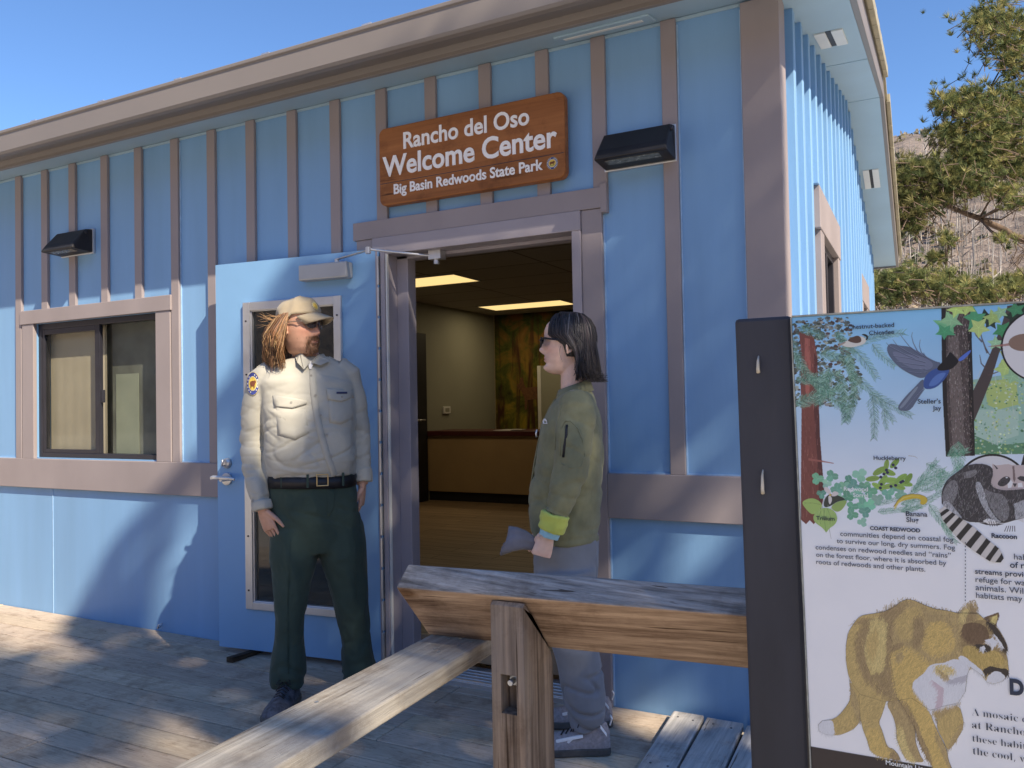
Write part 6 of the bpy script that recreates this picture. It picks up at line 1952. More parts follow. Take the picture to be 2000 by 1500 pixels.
def patch(mb, bvh, outline, off=.003, org=-1.0, rim=.0, axis=None):
    """cloth patch laid on a garment: outline of (x,z) seen from the front"""
    def hit(x, z):
        h_ = bvh.ray_cast(Vector((x, org, z)), Vector((0, 1, 0)))
        return h_[0] if h_[0] else None
    cx = sum(p[0] for p in outline) / len(outline)
    cz = sum(p[1] for p in outline) / len(outline)
    rings = []
    for s_ in (0, .34, .67, 1):
        ring = []
        for i in range(len(outline)):
            a0, a1 = outline[i], outline[(i + 1) % len(outline)]
            for q in (0, .5):
                x = cx + (a0[0] + (a1[0] - a0[0]) * q - cx) * s_
                z = cz + (a0[1] + (a1[1] - a0[1]) * q - cz) * s_
                h_ = hit(x, z)
                if h_ is None:
                    return
                ring.append(Vector((h_.x, h_.y - off, h_.z)))
        rings.append(ring)
    rings.append([Vector((p.x, p.y + off + .002, p.z)) for p in rings[-1]])
    k = len(rings[0])
    o = len(mb.v)
    vs = [rings[0][0]] + [p for r in rings[1:] for p in r]
    fs = [(0, 1 + i, 1 + (i + 1) % k) for i in range(k)]
    for r in range(len(rings) - 2):
        fs += [(1 + r * k + i, 1 + (r + 1) * k + i, 1 + (r + 1) * k + (i + 1) % k, 1 + r * k + (i + 1) % k) for i in range(k)]
    mb.add(vs, fs)


def shoe(mb, heel, dirv, ln, wd, hgt, side):
    """upper as a loft along the foot; returns sole outline"""
    d = Vector((dirv[0], dirv[1], 0)).normalized()
    s_ = Vector((-d.y, d.x, 0))
    secs = [(0, .30, .55, .0), (.04, .40, .85, 0), (.18, .44, 1.0, 0), (.30, .43, .95, .0), (.42, .44, .72, .02), (.58, .49, .56, .03), (.75, .52, .47, .04), (.88, .46, .40, .05), (.96, .32, .30, .05), (1.0, .15, .18, .05)]
    vs = []
    NN = 20
    for t, w_, h_, off in secs:
        for j in range(NN):
            q = 2 * PI * j / NN
            x = wd * w_ * math.cos(q)
            z = math.sin(q)
            z = z * hgt * h_ if z > 0 else z * .02
            c = heel + d * ln * t + s_ * (x * (1 if z <= .0 else (1 - .35 * max(0, math.sin(q)) ** 2)) + side * off * wd) + Vector((0, 0, .028 + z))
            vs.append(c)
    k = len(secs)
    fs = [(i * NN + j, i * NN + (j + 1) % NN, (i + 1) * NN + (j + 1) % NN, (i + 1) * NN + j) for i in range(k - 1) for j in range(NN)]
    fs += [tuple(reversed(range(NN))), tuple(range((k - 1) * NN, k * NN))]
    mb.add(vs, fs)
    ol = [heel + d * ln * (t - .005 + .02 * t) + s_ * (wd * (w_ + .035) + side * off * wd) for t, w_, h_, off in secs] + [heel + d * ln * (t - .005 + .02 * t) + s_ * (-wd * (w_ + .035) + side * off * wd) for t, w_, h_, off in reversed(secs)]
    return ol, d, s_


def make_shoe(par, heel, dirv, ln, wd, hgt, side, mu, ms, laces, name='shoe', extra=None):
    q = MB()
    ol, d, s_ = shoe(q, heel, dirv, ln, wd, hgt, side)
    o = q.build(name, mu, par, smooth=True)
    sm_ = MB()
    sm_.hexa([p + Vector((0, 0, .0015)) for p in ol], [p + Vector((0, 0, .030)) for p in ol])
    sm_.build('sole', ms, o, bevel=.005)
    lc = MB()
    for i in range(5):
        t = .36 + i * .065
        zt = .030 + hgt * float(np.interp(t, [.3, .42, .58, .75], [.95, .72, .56, .47])) * .97
        c = heel + d * ln * t + Vector((0, 0, zt))
        lc.tube([c - s_ * wd * .22 - Vector((0, 0, .006)), c + Vector((0, 0, .003)), c + s_ * wd * .22 - Vector((0, 0, .006)) + d * .012], .0028, 6)
    c = heel + d * ln * .36 + Vector((0, 0, .034 + hgt * .85))
    for sd_ in (-1, 1):
        lc.tube([c, c + s_ * sd_ * .022 + Vector((0, 0, .008)) + d * .012, c + s_ * sd_ * .034 - Vector((0, 0, .012)) + d * .022, c + s_ * sd_ * .016 - Vector((0, 0, .004)) + d * .02, c], .0022, 6)
        lc.tube([c, c + s_ * sd_ * .015 + d * .03 - Vector((0, 0, .01)), c + s_ * sd_ * .028 + d * .04 - Vector((0, 0, .03))], .0022, 6)
    lc.build('laces', laces, o, smooth=True)
    return o


def ridged(v, sx, sy, sz, seed):
    return 1 - np.abs(pnoise(v * np.array([sx, sy, sz]) + seed)) * 2


# ---------------------------------------------------------------- the man
OM, RZM, mm = frame(612, 3.62, 793, .97)
body = MB()
HC = mm(581, 637, -.02)
YAW = math.radians(50)
HR = head(body, HC, YAW, math.radians(2), 1.06)
body.tube([HC + Vector((0, .03, -.03)), HC + Vector((.005, .025, -.08)), mm(596, 700, .02), mm(602, 740, .02)], [.058, .056, .058, .06], 18)
body.loft([(*mm(607, 950, 0), .155, .10), (*mm(606, 850, 0), .15, .105), (*mm(603, 770, 0), .155, .10), (*mm(602, 738, .01), .12, .06), (*mm(602, 722, .01), .06, .045)])
armR = [mm(520, 752, .01), mm(500, 790, .02), mm(494, 850, .03), mm(495, 905, .0), mm(506, 960, -.045), mm(513, 988, -.06)]
armL = [mm(662, 748, .01), mm(688, 780, .03), mm(698, 840, .05), mm(703, 900, .03), mm(706, 950, 0.01)]
body.tube(armR, [.045, .042, .038, .034, .028, .025], 14)
body.tube(armL, [.045, .042, .038, .032, .026], 14)
body.tube([mm(570, 755, .01), armR[0]], [.04, .04], 14)
body.tube([mm(630, 752, .01), armL[0]], [.04, .04], 14)
hand(body, mm(512, 990, -.06), (.34, -.08, -.93), (.62, .75, .25), (.7, -.6, 0), (.10, .14, .17, .22), 1.0, (.75, .5, .15))
hand(body, mm(706, 952, .01), (-.06, -.03, -1), (-.95, .25, 0), (-.25, -.95, 0), (.35, .38, .42, .5), .98, (.75, .45, .3))
legR = [mm(572, 1000, .0), mm(571, 1100, -.01), mm(567, 1180, -.02), mm(563, 1260, .0), mm(563, 1345, .01)]
legL = [mm(655, 1000, .02), mm(674, 1100, .03), mm(684, 1180, .04), mm(694, 1260, .07), mm(702, 1330, .09)]
for lg in (legR, legL):
    body.tube(lg, [.08, .07, .055, .05, .04], 14)
body.ell(mm(612, 985, .01), (.15, .10, .10))
me = remesh(body, .0026, 2, None, 'person')
hk = np.array(HR.inverted())
hc = np.array(HC)


def inhead(v):
    return (v - hc) @ hk.T / 1.06


G = lambda a, c, s_: np.exp(-((a - c) / s_) ** 2)
front = lambda p: (p[:, 1] < -.03).astype(float)
beard = lambda v: (lambda p: front(p) * np.clip(1.15 * (G(p[:, 2], -.095, .022) * G(p[:, 0], 0, .030) + G(p[:, 2], -.051, .007) * G(p[:, 0], 0, .027) + .8 * G(p[:, 2], -.07, .022) * G(np.abs(p[:, 0]), .030, .008)), 0, 1))(inhead(v))
paint_skin(me, (.56, .33, .24), [
    (lambda v: (lambda p: front(p) * .45 * G(p[:, 2], -.025, .022) * G(np.abs(p[:, 0]), .04, .022))(inhead(v)), (.60, .24, .17)),
    (lambda v: (lambda p: front(p) * .5 * G(p[:, 2], -.028, .02) * G(p[:, 0], 0, .014))(inhead(v)), (.60, .26, .19)),
    (lambda v: .85 * beard(v), (.17, .085, .045)),
    (lambda v: (lambda p: front(p) * G(p[:, 2], -.066, .006) * G(p[:, 0], 0, .018))(inhead(v)), (.50, .22, .18)),
])
me.materials.append(M['skin'])
man = tag(link('person', me), 'person in khaki uniform shirt, dark green trousers, cap and sunglasses with long brown hair', 'person')
man.location = OM
man.rotation_euler = (0, 0, RZM)

# shirt
q = MB()
tor = [(930, 523, 690, .130, -.01), (915, 517, 693, .140, -.015), (890, 514, 694, .143, -.02), (850, 514, 692, .142, -.02), (810, 512, 691, .137, -.015), (775, 507, 690, .130, -.005), (748, 502, 688, .120, .0), (728, 505, 683, .105, .01), (715, 522, 672, .085, .015), (705, 548, 655, .072, .02), (697, 568, 640, .066, .022)]
rg = []
for py, x0, x1, ry, dy in tor:
    a0, a1 = mm(x0, py, dy), mm(x1, py, dy)
    rg.append((*((a0 + a1) / 2), (a1.x - a0.x) / 2, ry))
q.loft(rg, 40, 2.35)
shR = [mm(530, 728, .01), mm(507, 742, .01), mm(496, 790, .02), mm(491, 850, .035), mm(493, 905, .005), mm(504, 955, -.04), mm(510, 978, -.055)]
q.tube(shR, [.062, .062, .057, .053, .050, .045, .041], 20)
shL = [mm(655, 720, .01), mm(676, 732, .01), mm(690, 785, .03), mm(700, 845, .05), mm(704, 905, .03), mm(706, 935, .015)]
q.tube(shL, [.060, .060, .055, .050, .047, .043], 20)
def crease(v, sx, sy, sz, seed, wd=.10):
    return np.exp(-(pnoise(v * np.array([sx, sy, sz]) + seed) / wd) ** 2)


def shirt_disp(v, nn):
    zc = v[:, 2]
    out = .005 * (ridged(v, 4.5, 4.5, 8, 3.1) - .45)
    w1 = np.stack([v[:, 0] + .45 * v[:, 2], v[:, 1], v[:, 2] - .35 * v[:, 0]], 1)
    w2 = np.stack([v[:, 0] - .5 * v[:, 2], v[:, 1], v[:, 2] + .4 * v[:, 0]], 1)
    low = smoothstep(1.42, 1.1, zc)
    arm = smoothstep(.17, .22, np.abs(v[:, 0]))
    out -= .0065 * crease(w1, 3, 5, 12, 7.7) * (.25 + .75 * low) * (1 - .35 * arm)
    out -= .0055 * crease(w2, 3, 5, 13, 2.7) * (.3 + .7 * low) * (1 - .4 * arm)
    out -= .003 * crease(v, 6, 6, 20, 5.1, .07) * low
    out += .008 * smoothstep(1.03, .99, zc) * pnoise(v * np.array([20, 20, 3]))
    return out * np.where(zc > 1.46, .3, 1)


sme = remesh(q, .0055, 4, shirt_disp, 'shirt')
sme.materials.append(M['shirt'])
shirt = link('shirt', sme, man)
bv = bvh_of(sme)
for a, c, r in ((mm(509, 972, -.052), mm(512, 991, -.062), .0445), (mm(706, 918, .022), mm(706.5, 945, .011), .046)):
    cu = MB()
    cu.tube([a, a.lerp(c, .5), c], [r, r * 1.03, r], 20)
    cme = remesh(cu, .005, 2, lambda v, nn: .002 * pnoise(v * 40), 'cuff')
    cme.materials.append(M['shirt'])
    link('cuff', cme, shirt)


def oxz(pts):
    return [(mm(x, y, -.12).x, mm(x, y, -.12).z) for x, y in pts]


q = MB()
# placket: one strip down the front
L0 = lambda t: (600 + 4 * t + 40 * t * t, 722 + 207 * t)
rows = []
for i in range(25):
    x, y = L0(i / 24)
    row = []
    for dx, o_ in ((0, .001), (.6, .0048), (6, .0045), (12.4, .0048), (13, .001)):
        P = oxz([(x + dx, y)])[0]
        h_ = bv.ray_cast(Vector((P[0], -1, P[1])), Vector((0, 1, 0)))[0]
        if h_ is None:
            break
        row.append(h_ + Vector((0, -o_, 0)))
    if len(row) == 5:
        rows.append(row)
q.add([p for r in rows for p in r], [(i * 5 + j, i * 5 + j + 1, (i + 1) * 5 + j + 1, (i + 1) * 5 + j) for i in range(len(rows) - 1) for j in range(4)])
q.build('placket', M['shirt'], shirt, smooth=True)
for nm, pts in (('pocket', [(537, 793), (594, 800), (600, 845), (575, 858), (540, 848)]), ('pocket', [(638, 773), (687, 777), (688, 822), (662, 830), (640, 826)])):
    q = MB()
    patch(q, bv, oxz(pts), .0032)
    q.build(nm, M['shirt'], shirt, smooth=True)
for nm, pts in (('pocket_flap', [(530, 770), (596, 782), (596, 788), (568, 797), (533, 793)]), ('pocket_flap', [(634, 760), (689, 762), (690, 777), (664, 786), (637, 781)])):
    q = MB()
    patch(q, bv, oxz(pts), .0075)
    q.build(nm, M['shirt'], shirt, smooth=True)
for x, y in ((604, 733), (613, 772), (623, 811), (635, 849), (644, 890), (566, 785), (665, 776), (491, 975)):
    P = oxz([(x, y)])[0]
    h_ = bv.ray_cast(Vector((P[0], -1, P[1])), Vector((0, 1, 0)))[0]
    if h_:
        MB().tube([h_ + Vector((0, -.002, 0)), h_ + Vector((0, -.0105, 0))], .0052, 10).build('button', M['button'], shirt)
q = MB()
patch(q, bv, oxz([(654, 766), (676, 766), (676, 770), (654, 770)]), .0095)
q.build('name_bar', paint('blue_name_bar', (.03, .035, .10, 1), .5, .05, 5, 0), shirt)
# collar: two flaps and a stand
q = MB()
nb_ = mm(597, 700, .02)
for pts in ([(570, 690, -.005), (583, 686, -.05), (602, 708, -.085), (590, 722, -.118), (577, 708, -.095)],
            [(628, 692, -.01), (617, 694, -.06), (604, 708, -.085), (622, 714, -.108), (640, 706, -.07)]):
    P = [mm(*p) for p in pts]
    q.hexa(P, [p + Vector((0, .012, .004)) for p in P])
q.build('collar', M['shirt'], shirt, smooth=False, bevel=.003)
q = MB()
ring = []
for t in np.linspace(-2.75, 2.75, 21):
    ring.append(nb_ + Vector((.072 * math.sin(t), .0 + .070 * math.cos(t), .018 * math.cos(t) - .008)))
q.tube(ring, [(.017, .006)] * 21, 8, True, 1, (0, 0, 1))
q.build('collar_stand', M['shirt'], shirt, smooth=True)
q = MB()
P = [mm(595, 705, -.070), mm(611, 706, -.072), mm(604, 722, -.094), mm(600, 720, -.094)]
q.hexa(P, [p + Vector((0, .03, 0)) for p in P])
q.build('undershirt', M['tee'], shirt, bevel=.004)
# epaulettes
q = MB()
for pts in ([(494, 726), (502, 718), (546, 704), (550, 710), (500, 727)], [(635, 700), (660, 703), (678, 714), (672, 720), (637, 708)]):
    vs0, vs1 = [], []
    for x, y in pts:
        P = mm(x, y, .015)
        h_ = bv.ray_cast(Vector((P.x, .012 if y < 712 else -.012, 2)), Vector((0, 0, -1)))[0]
        P = h_ if h_ else P
        vs0.append(Vector((P.x, -.022 if y > 715 else .0, P.z + .0)))
    top = []
    for (x, y) in pts[:]:
        pass
for (xa, xb) in ((500, 553), (640, 676)):
    for k_ in range(1):
        rows = []
        for t in np.linspace(0, 1, 8):
            x = mm(xa + (xb - xa) * t, 715, .01).x
            row = []
            for y in (-.022, .022):
                h_ = bv.ray_cast(Vector((x, y + .012, 2)), Vector((0, 0, -1)))[0]
                row.append((h_ if h_ else Vector((x, y, 1.5))) + Vector((0, 0, .005)))
            rows.append(row)
        vs = [p for r in rows for p in r] + [p - Vector((0, 0, .004)) for r in rows for p in r]
        n0 = 16
        fs = [(2 * i, 2 * i + 1, 2 * i + 3, 2 * i + 2) for i in range(7)] + [(2 * i, 2 * i + 2, n0 + 2 * i + 2, n0 + 2 * i) for i in range(7)] + [(2 * i + 1, n0 + 2 * i + 1, n0 + 2 * i + 3, 2 * i + 3) for i in range(7)]
        q.add(vs, fs)
q.build('epaulette', M['shirt'], shirt, smooth=True)
# round shoulder patch on the sleeve
q = MB()


pc = oxz([(490.5, 747)])[0]
py0 = bv.ray_cast(Vector((pc[0], -1, pc[1])), Vector((0, 1, 0)))[0].y


def oval(px_, py_, rx, ry, off, col, n_=24):
    q.col = col
    pts = []
    for i in range(n_):
        t = 2 * PI * i / n_
        P = oxz([(px_ + rx * math.cos(t), py_ + ry * math.sin(t))])[0]
        dx = P[0] - pc[0] - .012
        pts.append(Vector((P[0] - .4 * off, py0 - .002 - off + dx * dx / .10, P[1])))
    q.add(pts, [tuple(range(n_))])


for rx, ry, off, col in ((13, 23, .0035, (.62, .50, .18)), (12.2, 22, .0045, (.05, .07, .28)), (8.2, 14.5, .0052, (.7, .7, .62)), (7.6, 13.5, .0058, (.70, .50, .10))):
    oval(490.5, 747, rx, ry, off, col)
for i in range(16):
    if i in (3, 4, 11, 12):
        continue
    t = 2 * PI * i / 16
    oval(490.5 + 10 * math.cos(t), 747 + 18 * math.sin(t), 1.0, 1.9, .0054, (.66, .66, .6), 6)
oval(490.5, 747, 5.2, 5.5, .0066, (.20, .07, .04), 12)
oval(487.5, 752, 1.2, 5, .0068, (.20, .07, .04), 8)
oval(493.5, 752, 1.2, 5, .0068, (.20, .07, .04), 8)
oval(494.6, 744, 2.6, 3.2, .0068, (.20, .07, .04), 8)
q.build('shoulder_patch', M['print'], shirt, colattr=True, fix=False)

# trousers
q = MB()
pel = [(926, 524, 690, .122, -.005), (950, 522, 694, .128, -.008), (985, 523, 699, .130, -.005), (1020, 525, 705, .126, 0), (1050, 529, 710, .115, .005), (1075, 532, 713, .10, .01)]
rg = []
for py, x0, x1, ry, dy in reversed(pel):
    a0, a1 = mm(x0, py, dy), mm(x1, py, dy)
    rg.append((*((a0 + a1) / 2), (a1.x - a0.x) / 2, ry))
q.loft(rg, 40, 2.3)
lr = [(572, 1030, .0, 46), (571, 1085, -.005, 46), (571, 1110, -.01, 41), (568, 1150, -.018, 34.5), (564, 1200, -.015, 30), (562, 1245, -.01, 30), (561, 1285, -.012, 35), (561, 1310, -.015, 36.5), (561, 1330, -.015, 35)]
ll = [(660, 1030, .015, 48), (668, 1080, .018, 48), (674, 1110, .02, 43), (680, 1150, .025, 38), (687, 1200, .04, 33), (693, 1245, .06, 31), (698, 1285, .075, 33), (701, 1305, .08, 37), (704, 1324, .085, 38)]
for lg in (lr, ll):
    q.tube([mm(x, y, dy) for x, y, dy, r in lg], [(r * .00226, r * .00226 * 1.12) for x, y, dy, r in lg], 24, True, 1, (1, 0, 0))


def trouser_disp(v, nn):
    out = .006 * (ridged(v, 8, 8, 4, 2.2) - .5)
    out -= .012 * crease(v + .25 * v[:, [2, 0, 0]], 4, 4, 12, 5.5) * (smoothstep(.35, .08, v[:, 2]) + .5 * np.exp(-((v[:, 2] - .82) / .07) ** 2))
    out += .0025 * (ridged(v, 24, 24, 20, 8) - .5)
    return out


tme = remesh(q, .007, 3, trouser_disp, 'trousers')
tme.materials.append(M['green'])
tro = link('trousers', tme, man)
tb_ = bvh_of(tme)
q = MB()
a0 = [(648, 960), (660, 962), (658, 1000), (640, 1012)]
patch(q, tb_, oxz([(637, 955), (652, 956), (650, 995), (640, 1010), (636, 1005)]), .002)
q.build('fly', M['green'], tro, smooth=True)
q = MB()
for pts in ([(564, 1050), (565.5, 1050), (561, 1180), (559.5, 1180)], [(559.5, 1180), (561, 1180), (563, 1310), (561.5, 1310)], [(690, 1060), (691.5, 1060), (697, 1180), (695.5, 1180)]):
    patch(q, tb_, oxz(pts), .002)
q.build('crease', M['green'], tro, smooth=True)
# belt and buckle
q = MB()
rows = []
for py, gx in ((927, 0), (949, 0)):
    row = []
    for j in range(48):
        t = 2 * PI * j / 48
        a0, a1 = mm(522.5, py, -.008), mm(693, py, -.008)
        c_, s_ = math.cos(t), math.sin(t)
        row.append(Vector(((a0.x + a1.x) / 2 + ((a1.x - a0.x) / 2 + .003) * math.copysign(abs(c_) ** .87, c_), -.008 + .134 * math.copysign(abs(s_) ** .87, s_), a0.z + .004 * math.sin(t * 2))))
    rows.append(row)
q.add(rows[0] + rows[1], [(j, (j + 1) % 48, 48 + (j + 1) % 48, 48 + j) for j in range(48)])
bl = q.build('belt', M['leather'], man, smooth=True)
sd2 = bl.modifiers.new('s', 'SOLIDIFY')
sd2.thickness = .004
q = MB()
bc = mm(627, 938, -.146)
for (x0, x1, z0, z1) in ((-.026, .026, .022, .027), (-.026, .026, -.027, -.022), (-.026, -.021, -.022, .022), (.021, .026, -.022, .022)):
    q.box(bc.x + x0, bc.x + x1, bc.y - .006, bc.y, bc.z + z0, bc.z + z1)
q.build('buckle', M['gold'], bl, bevel=.0015)
q = MB()
for x in (548, 598, 668):
    P = mm(x, 938, -.13)
    h_ = -.008 - .138 * math.sqrt(max(.05, 1 - abs((P.x) / .195) ** 2.3))
    q.box(P.x - .005, P.x + .005, h_ - .004, h_ + .006, P.z - .030, P.z + .028)
q.build('belt_loop', M['green'], tro, bevel=.001)
# shoes
make_shoe(man, mm(570, 1345, .02) * 1 - Vector((0, 0, mm(570, 1345, .02).z)), (-.26, -1), .30, .104, .098, -1, M['shoeblue'], M['sole'], M['leather'])
make_shoe(man, Vector((mm(694, 1330, .15).x, .14, 0)), (.42, -1), .30, .104, .098, 1, M['shoeblue'], M['sole'], M['leather'])

# cap
q = MB()
hp = lambda x, y, z: HC + HR @ (Vector((x, y, z)) * 1.06)
vs, NT = [], 40
for i in range(15):
    t = i / 14
    el = t * PI / 2
    for j in range(NT):
        a = 2 * PI * j / NT
        r = math.cos(el) ** .75
        z = .040 + .083 * math.sin(el) ** .9 + .010 * math.cos(a) * (1 - t)
        seam = 1 - .012 * (abs(math.sin(a * 3)) < .1)
        vs.append(hp(.0845 * r * math.sin(a) * seam, (-.099 if math.cos(a) > 0 else -.112) * r * math.cos(a) * seam + .003, z - (.022 if True else 0) * (1 - t) * (0 if math.cos(a) > .3 else .6)))
q.add(vs, [(i * NT + j, i * NT + (j + 1) % NT, (i + 1) * NT + (j + 1) % NT, (i + 1) * NT + j) for i in range(14) for j in range(NT)])
capo = q.build('cap', M['capcloth'], man, smooth=True)
sm2 = capo.modifiers.new('s', 'SOLIDIFY')
sm2.thickness = .004
cm = capo.data
v = getv(cm)
v += (np.array([getn(cm)]).reshape(-1, 3)) * (.006 * (ridged(v, 14, 14, 20, 4) - .5))[:, None]
cm.vertices.foreach_set('co', v.ravel())
q = MB()
vs = []
for i in range(9):
    u_ = i / 8
    for j in range(17):
        s_ = -1 + j / 8
        x = .074 * s_ * (1 - .22 * u_ * u_)
        y = -.099 * math.sqrt(max(0, 1 - (s_ * .85) ** 2)) - .080 * u_ * math.sqrt(max(.0, 1 - (s_ * .92) ** 2)) + .004
        z = .056 - .022 * s_ * s_ - .022 * u_ - .010 * u_ * s_ * s_
        vs.append(hp(x, y, z))
q.add(vs, [(i * 17 + j, i * 17 + j + 1, (i + 1) * 17 + j + 1, (i + 1) * 17 + j) for i in range(8) for j in range(16)])
bro = q.build('brim', M['capcloth'], capo, smooth=True)
sm2 = bro.modifiers.new('s', 'SOLIDIFY')
sm2.thickness = .005
q = MB()
q.ell(hp(0, .0, .124), (.009, .009, .006))
q.build('cap_button', M['capcloth'], capo, smooth=True)
q = MB()
cb = bvh_of(cm)
c0 = hp(-.006, -.3, .083)
fd = HR @ Vector((0, 1, -.0))
ux, uz = HR @ Vector((1, 0, 0)), Vector((0, 0, 1))


def capdisc(r, off, col, spikes=0):
    q.col = col
    pts = []
    n_ = spikes * 2 if spikes else 20
    for i in range(n_):
        t = 2 * PI * i / n_
        rr = r * (.74 if spikes and i % 2 else 1)
        o_ = c0 + ux * rr * math.cos(t) + uz * rr * math.sin(t)
        h_ = cb.ray_cast(o_, fd)[0]
        if h_ is None:
            return
        pts.append(h_ - fd * off)
    q.add(pts, [tuple(range(n_))])


capdisc(.021, .004, (.75, .66, .40), 14)
capdisc(.016, .005, (.78, .58, .10), 14)
capdisc(.011, .0058, (.85, .70, .30))
capdisc(.0095, .0064, (.78, .52, .08))
q.build('cap_emblem', M['print'], capo, colattr=True, fix=False)

# sunglasses
q = MB()
ls = MB()
for sd_ in (-1, 1):
    pts = []
    for x, z in ((.010, .016), (.030, .019), (.050, .015), (.053, .0), (.046, -.014), (.026, -.017), (.012, -.010)):
        pts.append(hp(sd_ * x, -.1015 + .28 * x * x / .053 * 1.6, z + .004))
    ls.hexa(pts, [p - HR @ Vector((0, -.002, 0)) for p in pts])
    q.tube(pts + [pts[0]], .0013, 6)
    q.tube([hp(sd_ * .052, -.086, .014), hp(sd_ * .074, -.06, .014), hp(sd_ * .078, .0, .010), hp(sd_ * .076, .016, .0)], [.002, .002, .0018, .0015], 6)
q.tube([hp(-.011, -.1015, .013), hp(0, -.106, .015), hp(.011, -.1015, .013)], .0015, 6)
gl = q.build('sunglasses', M['wire'], man, smooth=True)
ls.build('lens', M['lensbrown'], gl)

# goatee and moustache
q = MB()
hb_ = bvh_of(me)


def onface(x, z):
    o_ = hp(x, -.3, z)
    return hb_.ray_cast(o_, HR @ Vector((0, 1, 0)))[0]


for i in range(620):
    if i < 200:
        x, z = random.gauss(0, .017), -.050 + random.gauss(0, .003) - abs(x if i else 0) * .12
    elif i < 520:
        x, z = random.gauss(0, .016), random.gauss(-.099, .010)
    else:
        sd_ = random.choice((-1, 1))
        x, z = sd_ * random.gauss(.030, .003), random.uniform(-.092, -.058)
    h_ = onface(x, z)
    if h_ is None:
        continue
    dv = (HR @ Vector((x * 2 + random.gauss(0, .2), -.5, -1))).normalized()
    t = random.uniform(.7, 1.5)
    strand(q, [h_ - dv * .001, h_ + dv * .005, h_ + dv * random.uniform(.007, .013) + Vector((0, 0, -.002))], .0009, (.17 * t, .085 * t, .042 * t), 3)
q.build('beard', M['hair'], man, colattr=True, smooth=True, fix=False)

# long wavy hair
q = MB()
hairc = ((.085, .042, .02), (.16, .08, .036), (.26, .14, .066), (.38, .23, .12), (.11, .055, .027))
under = MB()
for i in range(1100):
    a = random.uniform(-1, 1)
    sdn = -1 if random.random() < .72 else 1
    ang = random.uniform(.42, 1.0) * PI if True else 0       # from ear (90deg) to back (180deg)
    ang = max(ang, .50 * PI - random.random() * .12)
    rx, ry = .082, .100
    x0, y0 = sdn * rx * math.sin(ang), -ry * math.cos(ang)
    z0 = random.uniform(.02, .05)
    ln = random.uniform(.15, .225) if sdn < 0 else random.uniform(.13, .19)
    out_ = random.uniform(.010, .048) * (1.25 if sdn < 0 else .85)
    ph, am = 3 * math.sin(ang * 5 + sdn) + random.gauss(0, .5), random.uniform(.004, .010)
    pts = []
    for k_ in range(9):
        t = k_ / 8
        bul = out_ * math.sin(min(1, t * 1.5) * PI / 2) - .018 * max(0, t - .6) * 2
        w_ = am * math.sin(ph + t * 11) * min(1, t * 1.6)
        r_ = 1 + (bul + w_) / .085
        p = hp(x0 * r_ + .004 * math.sin(ph * 2 + 6 * t) * t, y0 * r_ * .92 + .012 * t + (-.03 * t if sdn < 0 and random.random() < .0 else 0), z0 - ln * t)
        pts.append(p)
    tcol = random.choice(hairc)
    strand(q, pts, random.uniform(.0012, .0027), jit(tcol, .15), 4)
for i in range(16):     # wind-blown wisps
    z0 = random.uniform(.0, .045)
    a = random.uniform(.55, .8) * PI
    p0 = hp(-.083 * math.sin(a), -.1 * math.cos(a), z0)
    l_ = random.uniform(.05, .10)
    p1 = p0 + Vector((-l_ * .6, .01, random.uniform(-.012, .02)))
    p2 = p0 + Vector((-l_, .01, random.uniform(-.03, .035)))
    strand(q, [p0, p0.lerp(p1, .5) + Vector((0, 0, -.006)), p1, p2], .0011, jit((.34, .2, .1)), 3)
q.build('hair', M['hair'], man, colattr=True, smooth=True, fix=False)

# ---------------------------------------------------------------- the woman
OW, RZW, wm = frame(1110, 3.12, 784, 1.0)
body = MB()
WC = wm(1103, 672, 0)
WY = math.radians(-91)
WK = .985
WR = head(body, WC, WY, math.radians(-3), WK, .92, True)
wp = lambda x, y, z: WC + WR @ (Vector((x, y, z)) * WK)
body.tube([wp(0, .02, -.02), wp(0, .028, -.085), wm(1116, 748, 0), wm(1122, 775, 0)], [.050, .047, .050, .06], 18)
body.loft([(*wm(1100, 1060, 0), .10, .14), (*wm(1104, 950, 0), .10, .13), (*wm(1110, 850, 0), .10, .14), (*wm(1118, 790, 0), .08, .14), (*wm(1120, 762, 0), .05, .07)])
wa = [wm(1126, 795, -.165), wm(1117, 860, -.20), wm(1108, 925, -.215), wm(1090, 985, -.225), wm(1068, 1035, -.225)]
body.tube(wa, [.042, .038, .034, .028, .023], 14)
body.tube([wm(1120, 785, -.05), wa[0]], [.05, .042], 14)
wb = [wm(1124, 795, .165), wm(1114, 860, .20), wm(1106, 925, .21), wm(1085, 985, .21), wm(1062, 1030, .19)]
body.tube(wb, [.042, .038, .034, .028, .023], 14)
body.tube([wm(1120, 785, .05), wb[0]], [.05, .042], 14)
hand(body, wm(1065, 1040, -.225), (-.30, -.02, -.95), (-.15, .98, .06), (-.95, 0, .3), (1.25, 1.3, 1.3, 1.3), .93, (.8, .25, .75))
hand(body, wm(1061, 1032, .19), (-.2, 0, -1), (.1, -.98, 0), (-1, 0, 0), (.5, .5, .5, .5), .9)
wlN = [wm(1098, 1060, -.08), wm(1098, 1150, -.085), wm(1112, 1230, -.085), wm(1126, 1310, -.09), wm(1140, 1405, -.09)]
wlF = [wm(1100, 1060, .08), wm(1104, 1150, .09), wm(1116, 1230, .11), wm(1130, 1310, .13), wm(1146, 1372, .145)]
for lg in (wlN, wlF):
    body.tube(lg, [.075, .065, .05, .045, .036], 14)
body.ell(wm(1102, 1070, 0), (.10, .14, .09))
me = remesh(body, .0026, 2, None, 'person')
hk2 = np.array(WR.inverted())
wc2 = np.array(WC)
inh2 = lambda v: (v - wc2) @ hk2.T / WK
